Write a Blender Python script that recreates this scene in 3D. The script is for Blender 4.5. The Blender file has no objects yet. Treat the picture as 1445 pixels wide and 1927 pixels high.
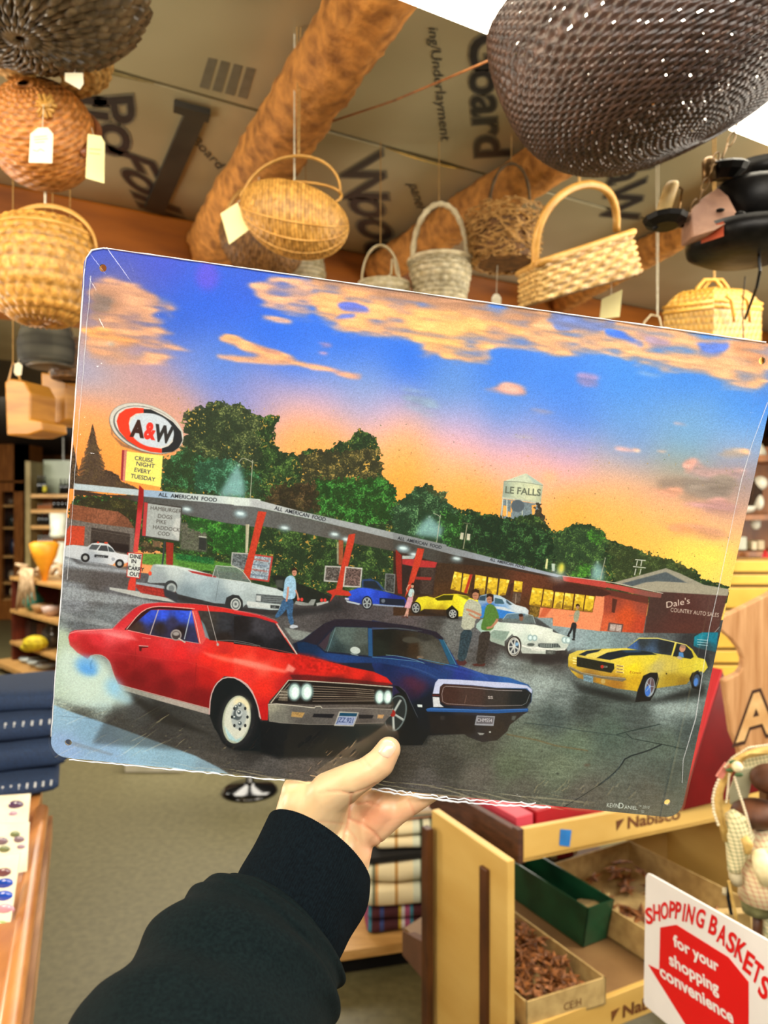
import bpy, math, random
import numpy as np
from mathutils import Vector, Matrix
sc = bpy.context.scene
COL = bpy.context.collection
# ---------------------------------------------------------------- camera
F = 1392.0; CX, CY = 722.5, 963.5; CAMZ = 1.55
cam = bpy.data.cameras.new('camera'); camo = bpy.data.objects.new('camera', cam); COL.objects.link(camo)
camo.location = (0, 0, CAMZ); camo.rotation_euler = (math.pi/2, 0, 0)
cam.sensor_fit = 'VERTICAL'; cam.sensor_height = 36; cam.lens = 36*F/1927; cam.clip_start = .02; cam.clip_end = 60
cam.dof.use_dof = True; cam.dof.focus_distance = .44; cam.dof.aperture_fstop = 11.0
sc.camera = camo
sc.view_settings.view_transform = 'Standard'; sc.view_settings.look = 'None'; sc.view_settings.gamma = 1
sc.view_settings.use_curve_mapping = False; sc.view_settings.exposure = 0.0
w = bpy.data.worlds.new('room_air'); sc.world = w; w.use_nodes = True
w.node_tree.nodes['Background'].inputs[0].default_value = (.95, .86, .7, 1); w.node_tree.nodes['Background'].inputs[1].default_value = .25
def area(name, loc, tgt, sx, sy, e, col=(1, .95, .86)):
    l = bpy.data.lights.new(name, 'AREA'); l.shape = 'RECTANGLE'; l.size = sx; l.size_y = sy; l.energy = e; l.color = col
    o = bpy.data.objects.new(name, l); COL.objects.link(o); o.location = loc
    o.rotation_euler = (Vector(tgt)-Vector(loc)).to_track_quat('-Z', 'Y').to_euler(); return o
area('fill_light_behind', (.3, -.7, 2.30), (.1, .6, 1.2), 2.4, .5, 56)  # added general room fill from behind the camera
area('warm_fill_left', (-1.5, .3, 2.30), (-1.0, 1.6, 1.8), .5, 1.2, 46, (1, .86, .62))  # added warm fill for the beams and baskets on the left
area('fill_light_far_left', (-4.0, 6.2, 2.44), (-3.9, 7.6, 0.8), 2.0, 1.0, 150, (1, .95, .82))  # added fill to brighten the dim shelves at far left
area('fill_light_far', (-.3, 5.0, 2.44), (-.3, 5.0, 0), 4.0, 1.2, 170, (1, .93, .8))  # added fill for the far end of the room
area('fill_light_right', (1.9, 1.2, 2.30), (1.2, 2.0, .6), 1.2, .6, 50, (1, .92, .76))  # added unseen fill for the baskets on the right
area('ceiling_fill_left', (-2.4, 1.9, 1.3), (-.4, 2.0, 2.5), .8, .8, 40, (1, .9, .74))  # added upward fill, out of view, to lighten the ceiling
area('ceiling_fill_right', (2.6, 1.9, 1.3), (.6, 1.8, 2.5), .8, .8, 46, (1, .93, .8))  # second added upward fill for the ceiling, out of view
# ---------------------------------------------------------------- helpers
def px(x, y, Y): return Vector(((x-CX)/F*Y, Y, CAMZ-(y-CY)/F*Y))
U = Vector((.871, .491, 0)); V = Vector((-.491, .871, 0))
def uv(u, v, z=0): return U*u+V*v+Vector((0, 0, z))
SIGN_C = [(160, 463), (1473, 650), (1279, 1540), (94, 1423)]
_R = np.array([[(x-CX)/F, 1, -(y-CY)/F] for x, y in SIGN_C])
_d = np.linalg.svd(np.array([_R[0], -_R[1], _R[2], -_R[3]]).T)[2][-1]; _d = _d/_d[0]
_P = _R*_d[:, None]; _P *= .406/np.linalg.norm(_P[1]-_P[0])
SP = [Vector(p)+Vector((0, 0, CAMZ)) for p in _P]          # sign corners TL TR BR BL
SN = (SP[1]-SP[0]).cross(SP[3]-SP[0]).normalized()
if SN.y > 0: SN = -SN                                       # towards the camera
def plane_hit(x, y, P0, N):
    r = Vector(((x-CX)/F, 1, -(y-CY)/F)); c = Vector((0, 0, CAMZ)); return c+r*((P0-c).dot(N)/r.dot(N))
def sgn(x, y, off=0): return plane_hit(x, y, SP[0], SN)+SN*off
def srgb(h):
    if not isinstance(h, str): return h
    c = [int(h[i:i+2], 16)/255 for i in (0, 2, 4)]; return tuple((v/12.92 if v <= .04045 else ((v+.055)/1.055)**2.4) for v in c)
MATS = {}
def mat(name, c1, c2=None, rough=.6, sc_=20, bump=.0, metal=0, spec=.5, coat=0, detail=4, stretch=None, tone=False, emit=0, dist=.002, noise_lo=.35, noise_hi=.65):
    if name in MATS: return MATS[name]
    m = bpy.data.materials.new(name); m.use_nodes = True; nt = m.node_tree; b = nt.nodes['Principled BSDF']; MATS[name] = m
    c1 = srgb(c1); c2 = srgb(c2) if c2 else tuple(v*.75 for v in c1)
    b.inputs['Roughness'].default_value = rough; b.inputs['Metallic'].default_value = metal; b.inputs['Specular IOR Level'].default_value = spec
    b.inputs['Coat Weight'].default_value = coat; b.inputs['Coat Roughness'].default_value = .1
    tc = nt.nodes.new('ShaderNodeTexCoord'); mp = nt.nodes.new('ShaderNodeMapping'); nt.links.new(tc.outputs['Object'], mp.inputs[0])
    if stretch: mp.inputs['Scale'].default_value = stretch
    n = nt.nodes.new('ShaderNodeTexNoise'); n.inputs['Scale'].default_value = sc_; n.inputs['Detail'].default_value = detail; nt.links.new(mp.outputs[0], n.inputs[0])
    r = nt.nodes.new('ShaderNodeValToRGB'); r.color_ramp.elements[0].position = noise_lo; r.color_ramp.elements[1].position = noise_hi
    r.color_ramp.elements[0].color = (*c2, 1); r.color_ramp.elements[1].color = (*c1, 1); nt.links.new(n.outputs[0], r.inputs[0]); out = r.outputs[0]
    if tone:
        a = nt.nodes.new('ShaderNodeAttribute'); a.attribute_name = 'tone'; mx = nt.nodes.new('ShaderNodeMix'); mx.data_type = 'RGBA'; mx.blend_type = 'MULTIPLY'; mx.inputs[0].default_value = 1
        nt.links.new(out, mx.inputs[6]); nt.links.new(a.outputs[0], mx.inputs[7]); out = mx.outputs[2]
    nt.links.new(out, b.inputs['Base Color'])
    if bump:
        bp = nt.nodes.new('ShaderNodeBump'); bp.inputs['Strength'].default_value = bump; bp.inputs['Distance'].default_value = dist; nt.links.new(n.outputs[0], bp.inputs['Height']); nt.links.new(bp.outputs[0], b.inputs['Normal'])
    if emit:
        nt.links.new(out, b.inputs['Emission Color']); b.inputs['Emission Strength'].default_value = emit
    return m
def wood(name, c1, c2, rough=.45, ax=(1, 1, 12), s=9, bump=.15):
    return mat(name, c1, c2, rough, s, bump, stretch=ax, detail=6, noise_lo=.3, noise_hi=.7)
class MB:
    def __init__(s): s.v = []; s.f = []; s.sm = False
    def add(s, v, f):
        b = len(s.v); s.v += [tuple(q) for q in v]; s.f += [tuple(b+i for i in q) for q in f]; return s
    def hexa(s, a, off):
        """quad a (4 points) swept by vector off"""
        a = [Vector(q) for q in a]; b = [q+off for q in a]; n = len(a)
        return s.add(a+b, [tuple(range(n))[::-1], tuple(range(n, 2*n))]+[(i, (i+1) % n, n+(i+1) % n, n+i) for i in range(n)])
    def box(s, c, dx, dy, dz, X=Vector((1, 0, 0)), Yv=Vector((0, 1, 0)), Z=Vector((0, 0, 1))):
        c = Vector(c); a = [c-X*dx/2-Yv*dy/2-Z*dz/2, c+X*dx/2-Yv*dy/2-Z*dz/2, c+X*dx/2+Yv*dy/2-Z*dz/2, c-X*dx/2+Yv*dy/2-Z*dz/2]
        return s.hexa(a, Z*dz)
    def tube(s, p, r, seg=8, cap=True, flat=1., up=None):
        p = [Vector(q) for q in p]; n = len(p); rr = r if hasattr(r, '__len__') else [r]*n; vs = []; prev = None
        for i in range(n):
            t = (p[min(i+1, n-1)]-p[max(i-1, 0)]); t = t.normalized() if t.length > 1e-9 else Vector((0, 0, 1))
            if prev is None:
                a = Vector(up) if up is not None else (Vector((0, 0, 1)) if abs(t.z) < .9 else Vector((1, 0, 0)))
            else: a = prev
            a = (a-t*a.dot(t)); a = a.normalized() if a.length > 1e-6 else t.orthogonal().normalized(); prev = a; b = t.cross(a)
            for k in range(seg):
                th = 2*math.pi*k/seg; vs.append(p[i]+a*math.cos(th)*rr[i]*flat+b*math.sin(th)*rr[i])
        f = [(i*seg+k, i*seg+(k+1) % seg, (i+1)*seg+(k+1) % seg, (i+1)*seg+k) for i in range(n-1) for k in range(seg)]
        if cap: f += [tuple(range(seg))[::-1], tuple(range((n-1)*seg, n*seg))]
        return s.add(vs, f)
    def lathe(s, c, prof, seg=20, axis=Vector((0, 0, 1)), sx=1., sy=1.):
        c = Vector(c); a = axis.orthogonal().normalized(); 
        if abs(axis.z) > .9: a = Vector((1, 0, 0))
        b = axis.cross(a); vs = []; n = len(prof)
        for r, h in prof:
            for k in range(seg):
                th = 2*math.pi*k/seg; vs.append(c+axis*h+a*math.cos(th)*r*sx+b*math.sin(th)*r*sy)
        f = [(i*seg+k, i*seg+(k+1) % seg, (i+1)*seg+(k+1) % seg, (i+1)*seg+k) for i in range(n-1) for k in range(seg)]
        if prof[0][0] > 1e-5: f.append(tuple(range(seg))[::-1])
        if prof[-1][0] > 1e-5: f.append(tuple(range((n-1)*seg, n*seg)))
        return s.add(vs, f)
    def sphere(s, c, r, sx=1, sy=1, sz=1, seg=12, rings=8, R=None):
        c = Vector(c); vs = []; f = []
        for i in range(rings+1):
            ph = math.pi*i/rings
            for k in range(seg):
                th = 2*math.pi*k/seg; q = Vector((math.sin(ph)*math.cos(th)*r*sx, math.sin(ph)*math.sin(th)*r*sy, math.cos(ph)*r*sz)); vs.append(c+(R @ q if R else q))
        f = [(i*seg+k, (i+1)*seg+k, (i+1)*seg+(k+1) % seg, i*seg+(k+1) % seg) for i in range(rings) for k in range(seg)]
        return s.add(vs, f)
    def grid(s, P, w, h, flip=False):
        f = [(j*w+i, j*w+i+1, (j+1)*w+i+1, (j+1)*w+i) for j in range(h-1) for i in range(w-1)]
        return s.add(P, [q[::-1] for q in f] if flip else f)
    def prism(s, pts_, off): return s.hexa(pts_, off)
    def build(s, name, m, parent=None, smooth=False, bevel=0, merge=False):
        me = bpy.data.meshes.new(name); me.from_pydata([tuple(q) for q in s.v], [], s.f); me.materials.append(m)
        me.validate(); 
        import bmesh
        bm = bmesh.new(); bm.from_mesh(me)
        if merge: bmesh.ops.remove_doubles(bm, verts=bm.verts, dist=1e-6)
        bmesh.ops.recalc_face_normals(bm, faces=bm.faces); bm.to_mesh(me); bm.free()
        if smooth: me.polygons.foreach_set('use_smooth', [True]*len(me.polygons))
        o = bpy.data.objects.new(name, me); COL.objects.link(o)
        if bevel:
            b = o.modifiers.new('b', 'BEVEL'); b.width = bevel; b.segments = 2; b.limit_method = 'ANGLE'
        if parent is not None: setp(o, parent)
        return o
def setp(o, parent):
    o.parent = parent; L = parent.get('_w'); m = Matrix.Translation(Vector(L)) if L is not None else Matrix()
    o.matrix_parent_inverse = m.inverted()
def thing(name, label, cat, loc, group=None):
    o = bpy.data.objects.new(name, None); COL.objects.link(o); o.location = loc; o.empty_display_size = .02
    o['label'] = label; o['category'] = cat; o['_w'] = tuple(loc)
    if group: o['group'] = group
    return o
def tag(o, label, cat, group=None):
    o['label'] = label; o['category'] = cat
    if group: o['group'] = group
    return o
def struct(o): o['kind'] = 'structure'; return o
def stuff(o): o['kind'] = 'stuff'; return o
def one(mb, name, m, label, cat, group=None, **k): return tag(mb.build(name, m, **k), label, cat, group)
def textmesh(s, bold=0., font_shear=0.):
    cu = bpy.data.curves.new('t', 'FONT'); cu.body = s; cu.size = 1; cu.resolution_u = 4; cu.offset = bold; cu.shear = font_shear
    o = bpy.data.objects.new('t', cu); me = o.to_mesh(); v = [(q.co.x/.69, q.co.y/.69) for q in me.vertices]; f = [tuple(p.vertices) for p in me.polygons]
    o.to_mesh_clear(); bpy.data.objects.remove(o); bpy.data.curves.remove(cu); return v, f
def text_px(name, s, o0, ex, ey, P0, N, m, parent, off=.0006, bold=0., label=None, mir=False):
    """flat lettering lying on the plane P0,N: o0 baseline start, ex = frame vector of one cap-height of advance, ey = vector of one cap-height up"""
    v, f = textmesh(s, bold); N = N.normalized()
    P = [plane_hit(o0[0]+a*ex[0]+b*ey[0], o0[1]+a*ex[1]+b*ey[1], P0, N)+N*off for a, b in v]
    mb = MB(); mb.v = [tuple(p) for p in P]; mb.f = f
    o = mb.build(name, m, parent); 
    if label: o['label'] = label
    return o
def arc(p0, p1, top, n=16, e=1.):
    """handle: half ellipse from p0 to p1 rising to top"""
    c = (Vector(p0)+Vector(p1))/2; a = (Vector(p1)-Vector(p0))/2; h = Vector(top)-c
    return [c-a*math.cos(math.pi*i/n)+h*(math.sin(math.pi*i/n)**e) for i in range(n+1)]
def weave(name, fn, nst, nwv, amp, m, parent, rs=4, rt=3, holes=0., seed=0, close_s=False, tone=(.62, 1.), sgn_=1, smooth=True, solid=False):
    ns, nt_ = nst*rs, nwv*rt; S, T = np.meshgrid(np.linspace(0, 1, ns+1), np.linspace(0, 1, nt_+1))
    e = 1e-3; P = fn(S, T); Ps = fn(np.clip(S+e, 0, 1), T)-fn(np.clip(S-e, 0, 1), T); Pt = fn(S, np.clip(T+e, 0, 1))-fn(S, np.clip(T-e, 0, 1))
    N = np.cross(Ps, Pt); L = np.linalg.norm(N, axis=-1, keepdims=True); N = np.where(L > 1e-12, N/np.maximum(L, 1e-12), 0)*sgn_
    row = np.floor(np.minimum(T*nwv, nwv-1e-6)); b = np.abs(np.sin(math.pi*T*nwv))**.6; r = np.random.default_rng(seed)
    ph = np.sin(math.pi*(S*nst+row)); d = amp*b*(.55+.55*ph)+(r.random(S.shape)-.5)*amp*.25
    P = P+N*d[..., None]
    rowt = r.random(nwv+1)*.35+.65; cell = r.random((nwv+1, nst+1))*.3+.7
    si = np.minimum((S*nst).astype(int), nst-1); tn = rowt[row.astype(int)]*cell[row.astype(int), si]; tn = tone[0]+(tone[1]-tone[0])*np.clip((tn-.45)/.55, 0, 1)
    tn = tn*(.6+.4*b)
    w = ns+1; idx = (np.arange(nt_)[:, None]*w+np.arange(ns)[None]).ravel(); F4 = np.stack([idx, idx+1, idx+w+1, idx+w], 1)
    if holes:
        jj = np.arange(nt_)[:, None]+np.zeros((1, ns)); ii = np.arange(ns)[None]+np.zeros((nt_, 1))
        edge = (jj.astype(int) % rt == 0); gap = edge & (((ii.astype(int)//rs) % 2) == ((jj.astype(int)//rt) % 2)) & (r.random((nt_, ns)) < holes)
        F4 = F4[~gap.ravel()]
    me = bpy.data.meshes.new(name); me.from_pydata(P.reshape(-1, 3).tolist(), [], F4.tolist()); me.materials.append(m)
    at = me.color_attributes.new('tone', 'FLOAT_COLOR', 'POINT'); c = np.ones((P.size//3, 4), np.float32); c[:, :3] = tn.reshape(-1, 1); at.data.foreach_set('color', c.ravel())
    if smooth: me.polygons.foreach_set('use_smooth', [True]*len(me.polygons))
    o = bpy.data.objects.new(name, me); COL.objects.link(o); 
    if parent is not None: setp(o, parent)
    return o
def V3(x, y, z): return np.stack([x, y, z], -1)
# ---------------------------------------------------------------- room shell
CZ = 2.5
m_floor = mat('sheet_floor', '726b49', '625b3c', .5, 34, .02, detail=10)
m_ceil = mat('dark_roof_deck', '2c261c', '1e1a12', .7, 4)
m_foil = mat('foil_insulation_board', 'b0a888', '988e6e', .3, 2.2, .05, metal=.25, detail=2, dist=.02)
m_wall = wood('plank_wall', '8a5520', '5c3410', .5, (1, 1, .2), 8)
m_log = mat('rough_bark', 'c8883c', '80501c', .8, 30, 1., detail=10, dist=.012, noise_lo=.3, noise_hi=.66)
m_beam = wood('amber_timber', 'a05a14', '6c3808', .42, (1, 1, 5), 3, .1)
m_drk = mat('dark_gap', '0c0a08', '060504', .9)
def quad(name, a, m): return struct(MB().hexa(a, Vector((0, 0, -.05)) if name == 'floor' else Vector((0, 0, .05))).build(name, m))
quad('floor', [(-6.4, -2.2, 0), (5, -2.2, 0), (5, 12.6, 0), (-6.4, 12.6, 0)], m_floor)
ceil_ = quad('ceiling', [(-6.4, -2.2, CZ+.02), (5, -2.2, CZ+.02), (5, 12.6, CZ+.02), (-6.4, 12.6, CZ+.02)], m_ceil)
for n, c, d in (('wall_left', (-6.45, 5.2, 1.27), (.1, 14.8, 2.54)), ('wall_right', (5.05, 5.2, 1.27), (.1, 14.8, 2.54)), ('wall_back', (-.7, 12.65, 1.27), (11.5, .1, 2.54)), ('wall_front', (-.7, -2.25, 1.27), (11.5, .1, 2.54))):
    struct(MB().box(c, *d).build(n, m_wall))
# foil faced boards under the deck: seams follow the room's own axes
vs = [-1.6, .52, 1.675, 2.83, 3.99, 5.2]
for i in range(len(vs)-1):
    for j, (u0, u1) in enumerate(((-2.6, -.32), (-.30, 2.12), (2.14, 4.5))):
        o = MB().hexa([uv(u0, vs[i]+.006, CZ), uv(u1, vs[i]+.006, CZ), uv(u1, vs[i+1]-.006, CZ), uv(u0, vs[i+1]-.006, CZ)], Vector((0, 0, .018))).build('panel', m_foil, ceil_, bevel=.003)
m_gl = mat('bent_foil_edge', 'c8b888', 'a89868', .2, 30, metal=.8)
for u0, u1 in ((-.55, -.3), (.06, .36), (.95, 1.2)):
    p = [uv(u0+(u1-u0)*k/8, 1.675, CZ-.002-.004*math.sin(math.pi*k/8)) for k in range(9)]
    MB().tube(p, [.0015+.004*math.sin(math.pi*k/8) for k in range(9)], 6).build('foil_seam', m_gl, ceil_)
# printing on the boards
m_ink = mat('grey_ink', '24262a', '1e2022', .35, 40); m_ink2 = mat('pale_ink', '6a6656', '605c4c', .35, 40)
P0c, Nc = Vector((0, 0, CZ)), Vector((0, 0, -1))
def ctext(s, o, ex, ey, big=True):
    if big: text_px('lettering', s, o, ex, ey, P0c, Nc, m_ink2, ceil_, .0012, .05)
    text_px('lettering', s, o, ex, ey, P0c, Nc, m_ink, ceil_, .002, .012 if big else 0)
ctext('P', (176, 178), (10, 78), (72, -6)); ctext('ll', (112, 168), (6, 80), (88, 12)); ctext('o', (182, 226), (6, 80), (88, 10)); ctext('Foll', (200, 268), (32, 60), (86, 30))
ctext('W', (640, 305), (8, 60), (78, -22)); ctext('oodf', (654, 366), (18, 52), (90, 8))
ctext('G', (884, 60), (4, 70), (78, 0)); ctext('oard', (884, 130), (4, 62), (66, -4)); ctext('O', (1170, 262), (-8, 52), (86, -4)); ctext('aW', (1150, 318), (-10, 50), (72, -14))
ctext('ing/Underlayment', (806, 50), (2.3, 20.6), (19, 0), False); ctext('panel', (768, 345), (5, 15), (22, 2), False); ctext('Board', (358, 262), (15, 16), (14, -8), False)
for k in range(4): # printed grey strips
    a = 392+k*24; MB().hexa([plane_hit(x, y, P0c, Nc)+Nc*.001 for x, y in ((a, 108+k*6), (a+17, 112+k*6), (a+1, 168+k*6), (a-17, 163+k*6))], Vector((0, 0, .0005))).build('printed_strip', m_ink2, ceil_)
MB().hexa([plane_hit(x, y, P0c, Nc)+Nc*.001 for x, y in ((352, 196), (390, 207), (308, 396), (272, 386))], Vector((0, 0, -.012))).build('ceiling_shadow_strip', mat('shadow_strip_dark', '2c281e', '201c14', .5, 10), ceil_); MB().hexa([plane_hit(x, y, P0c, Nc)+Nc*.001 for x, y in ((328, 186), (396, 204), (392, 220), (326, 200))], Vector((0, 0, -.014))).build('ceiling_shadow_strip', MATS['shadow_strip_dark'], ceil_)  # dark T of two thin strips stands in for a shadow on the ceiling
# header beam across the room and the bark covered poles under the deck
hb = MB(); n = 60
for j in range(2): pass
beam = MB().hexa([uv(-3.0, 2.40, CZ), uv(4.6, 2.40, CZ), uv(4.6, 2.56, CZ), uv(-3.0, 2.56, CZ)], Vector((0, 0, -.36))).build('trim_1', m_beam, bevel=.01); struct(beam)
def log(p, q, r0, r1, sd, label):
    from mathutils import noise as mn
    vs_ = []; n, sg = 120, 32; p, q = Vector(p), Vector(q); ax = (q-p); L = ax.length; ax.normalize(); sd_ = Vector((ax.y, -ax.x, 0))
    for i in range(n+1):
        t = i/n; v = L*t; r = r0+(r1-r0)*t
        for k in range(sg):
            th = 2*math.pi*k/sg; x, y = math.cos(th), math.sin(th)
            rr = r*(1+.10*mn.noise(Vector((x*1.2, y*1.2, v*3+sd)))+.10*mn.noise(Vector((x*4, y*4, v*16+sd)))+.07*mn.noise(Vector((x*9, y*9, v*44+sd)))+.05*mn.noise(Vector((x*16, y*16, v*90+sd))))
            vs_.append(p+ax*v+sd_*(rr*x)+Vector((0, 0, CZ-r*1.02+rr*y)))
    fs = [(i*sg+k, i*sg+(k+1) % sg, (i+1)*sg+(k+1) % sg, (i+1)*sg+k) for i in range(n) for k in range(sg)]+[tuple(range(sg)), tuple(range(n*sg, (n+1)*sg))]
    return tag(MB().add(vs_, fs).build('log_rafter', m_log, smooth=True), label, 'log', 'rough log rafters under the ceiling')
def lg(x0, y0, x1, y1, r0, r1, sd, label):
    a = plane_hit(x0, y0, Vector((0, 0, CZ-r0)), Vector((0, 0, 1))); b = plane_hit(x1, y1, Vector((0, 0, CZ-r1)), Vector((0, 0, 1))); d = (b-a); d.z = 0; a.z = b.z = 0
    e = a+d*((2.37-a.dot(V))/d.dot(V)); log(a-d*1.2, e, r0, r1, sd, label)
lg(668, 35, 500, 310, .058, .082, 1, 'rough barked log rafter directly above the centre egg basket')
lg(1000, 322, 745, 488, .056, .062, 2, 'rough barked log rafter behind the twig and white baskets')
lg(1240, 462, 1120, 530, .048, .05, 3, 'rough barked log rafter at the right, behind the candle holder')
# long fluorescent light
m_em = mat('lit_diffuser', 'fff6e0', 'fff6e0', .5, 1, emit=7.0); m_met = mat('painted_steel', 'c8c4b8', 'b0aca0', .4, 20)
FZ = 2.30
fx = thing('fluorescent_light', 'long bright fluorescent light panel hung above the dark basket', 'ceiling light', uv(1.2, .77, FZ))
MB().hexa([uv(-.9, .60, FZ+.026), uv(3.1, .60, FZ+.026), uv(3.1, .945, FZ+.026), uv(-.9, .945, FZ+.026)], Vector((0, 0, .018))).build('housing', m_met, fx)
MB().hexa([uv(-.88, .61, FZ), uv(3.08, .61, FZ), uv(3.08, .935, FZ), uv(-.88, .935, FZ)], Vector((0, 0, .026))).build('diffuser', m_em, fx, bevel=.004)
for q in (-.3, 1.02, 2.6): MB().tube([uv(q, .77, FZ+.04), uv(q, .77, CZ)], .003, 6).build('hanger_rod', m_met, fx)
# ---------------------------------------------------------------- the tin sign
sg = thing('tin_sign', 'large printed tin sign of cars at a drive-in, held up in the hand', 'sign', (SP[2]+SP[3])/2)
# ---------------------------------------------------------------- painter for the flat print on the tin sign
TW, TH = 1680, 1300
def homog(src, dst):
    A = []
    for (x, y), (u, v) in zip(src, dst):
        A.append([x, y, 1, 0, 0, 0, -u*x, -u*y, -u]); A.append([0, 0, 0, x, y, 1, -v*x, -v*y, -v])
    return np.linalg.svd(np.array(A, float))[2][-1].reshape(3, 3)
HS = homog(SIGN_C, [(0, 0), (TW, 0), (TW, TH), (0, TH)])     # photograph frame -> print frame
HI = np.linalg.inv(HS)
SC = TW/1320.0
def Tp(p):
    p = np.asarray(p, float).reshape(-1, 2)
    q = np.c_[p, np.ones(len(p))] @ HS.T
    return q[:, :2]/q[:, 2:3]
CAN = np.zeros((TH, TW, 3), np.float32)
rng = np.random.default_rng(7)
def vnoise(h, w, s, sd, sx=None):
    r = np.random.default_rng(sd); sx = sx or s
    gh, gw = int(h/s)+3, int(w/sx)+3
    g = r.random((gh, gw)).astype(np.float32)
    y = np.arange(h)/s; x = np.arange(w)/sx
    yi = y.astype(int); xi = x.astype(int); fy = (y-yi)[:, None]; fx = (x-xi)[None, :]
    fy = fy*fy*(3-2*fy); fx = fx*fx*(3-2*fx)
    a = g[yi][:, xi]; b = g[yi][:, xi+1]; c = g[yi+1][:, xi]; d = g[yi+1][:, xi+1]
    return ((a*(1-fx)+b*fx)*(1-fy)+(c*(1-fx)+d*fx)*fy).astype(np.float32)
NZ = {k: vnoise(TH, TW, k*SC, 11+i) for i, k in enumerate((1.1, 2.2, 4, 8, 16, 36))}
NH = {k: vnoise(TH, TW, k*SC, 31+i, k*SC*5) for i, k in enumerate((1.5, 4, 9, 18))}   # streaky
def blur1(m, s):
    if s < .3: return m
    r = int(s*2.5)+1; k = np.exp(-.5*(np.arange(-r, r+1)/s)**2); k = (k/k.sum()).astype(np.float32)
    p = np.pad(m, ((r, r), (0, 0)), mode='edge'); o = sum(k[i]*p[i:i+m.shape[0]] for i in range(2*r+1))
    p = np.pad(o, ((0, 0), (r, r)), mode='edge'); return sum(k[i]*p[:, i:i+m.shape[1]] for i in range(2*r+1))
def hx(c): return np.array([int(c[i:i+2], 16)/255 for i in (0, 2, 4)], np.float32)
CR = dict(A=(90, 440, 2.89), B=(580, 500, 2.89), C=(1000, 560, 3.247), D=(90, 740, 3.6125), E=(440, 840, 3.6125), F=(740, 840, 3.6125),
          G=(1040, 940, 3.6125), H=(90, 1120, 3.6125), I=(440, 1120, 3.6125), J=(700, 1120, 4.25), K=(1000, 1140, 3.803), L=(860, 1340, 3.01),
          M=(240, 1020, 3.44), N=(640, 1040, 3.141), Z=(0, 0, 1))
def pts(cr, s):
    a, b, k = CR[cr]
    if isinstance(s, str): s = [tuple(map(float, q.split(','))) for q in s.split()]
    return np.array([(a+x/k, b+y/k) for x, y in s])
def smoothp(p, n=2, closed=True):
    for _ in range(n):
        q = np.roll(p, -1, 0) if closed else p[1:]
        a = p if closed else p[:-1]
        o = np.empty((2*len(a), 2)); o[0::2] = a*.75+q*.25; o[1::2] = a*.25+q*.75
        p = o if closed else np.vstack([p[:1], o, p[-1:]])
    return p
def raster(t, pad):
    x0 = max(0, int(t[:, 0].min()-pad)); x1 = min(TW, int(t[:, 0].max()+pad)+2)
    y0 = max(0, int(t[:, 1].min()-pad)); y1 = min(TH, int(t[:, 1].max()+pad)+2)
    if x1 <= x0 or y1 <= y0: return None
    m = np.zeros((y1-y0, x1-x0), np.float32)
    for oy in (.17, .5, .83):
        Y = np.arange(y0, y1)+oy
        for i in range(len(t)):
            (ax, ay), (bx, by) = t[i], t[i-1]
            if ay == by: continue
            lo, hi = (ay, by) if ay < by else (by, ay)
            j0 = max(0, int(math.ceil(lo-oy-y0))); j1 = min(y1-y0, int(math.floor(hi-oy-y0))+1)
            if j1 <= j0: continue
            xs = ax+(Y[j0:j1]-ay)*(bx-ax)/(by-ay)-x0
            up = 1 if by > ay else -1
            w = m.shape[1]; xs = np.maximum(xs, 0); jj = np.arange(j0, j1); ok = xs < w; xs = xs[ok]; jj = jj[ok]
            k = xs.astype(int); f = xs-k
            np.add.at(m, (jj, k), up*(1-f)); o2 = k+1 < w; np.add.at(m, (jj[o2], k[o2]+1), up*f[o2])
    m = np.abs(np.cumsum(m, 1))/3
    return x0, y0, np.minimum(m, 1)
EPS = [4.]
def fieldcol(fill, x0, y0, h, w, cr):
    if isinstance(fill, str): return hx(fill)[None, None]
    a, b, k = CR[cr]
    P = Tp([(a+f[0]/k, b+f[1]/k) for f in fill]); C = np.array([hx(f[2]) for f in fill])
    st = max(1, int(min(h, w)/90))
    yy = np.arange(y0, y0+h+st, st); xx = np.arange(x0, x0+w+st, st)
    X, Y = np.meshgrid(xx, yy)
    d2 = (X[..., None]-P[:, 0])**2+(Y[..., None]-P[:, 1])**2
    wt = 1/(d2+EPS[0])**(1.6 if EPS[0] < 99 else 2.6)
    c = (wt @ C)/wt.sum(-1, keepdims=True)
    if st == 1: return c[:h, :w].astype(np.float32)
    iy = (np.arange(h)/st); ix = (np.arange(w)/st)
    a0 = iy.astype(int); b0 = ix.astype(int); a1 = np.minimum(a0+1, len(yy)-1); b1 = np.minimum(b0+1, len(xx)-1)
    fy = (iy-a0)[:, None, None]; fx = (ix-b0)[None, :, None]
    return ((c[a0][:, b0]*(1-fx)+c[a0][:, b1]*fx)*(1-fy)+(c[a1][:, b0]*(1-fx)+c[a1][:, b1]*fx)*fy).astype(np.float32)
def put(r, fill, cr='Z', bl=0, a=1., n=0., ns=2.2, rag=0.):
    if r is None: return
    x0, y0, m = r
    if rag: m = blur1(m, rag*SC); h, w = m.shape; m = np.clip((m+(NZ[2.2][y0:y0+h, x0:x0+w]*.6+NZ[4][y0:y0+h, x0:x0+w]*.4-.5)*.9-.5)*4+.5, 0, 1)
    if bl: m = blur1(m, bl*SC)
    h, w = m.shape; sl = (slice(y0, y0+h), slice(x0, x0+w))
    c = fieldcol(fill, x0, y0, h, w, cr)
    if n: c = c*(1+n*2*(NZ[ns][sl]-.5))[..., None]
    m = (m*a)[..., None]
    CAN[sl] = CAN[sl]*(1-m)+c*m
def P(cr, s, fill, bl=.5, a=1., n=.05, sm=0, rag=0., ns=2.2):
    p = pts(cr, s)
    if sm: p = smoothp(p, sm)
    put(raster(Tp(p), (bl*3+rag*3)*SC+2), fill, cr, bl, a, n, ns, rag)
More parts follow.
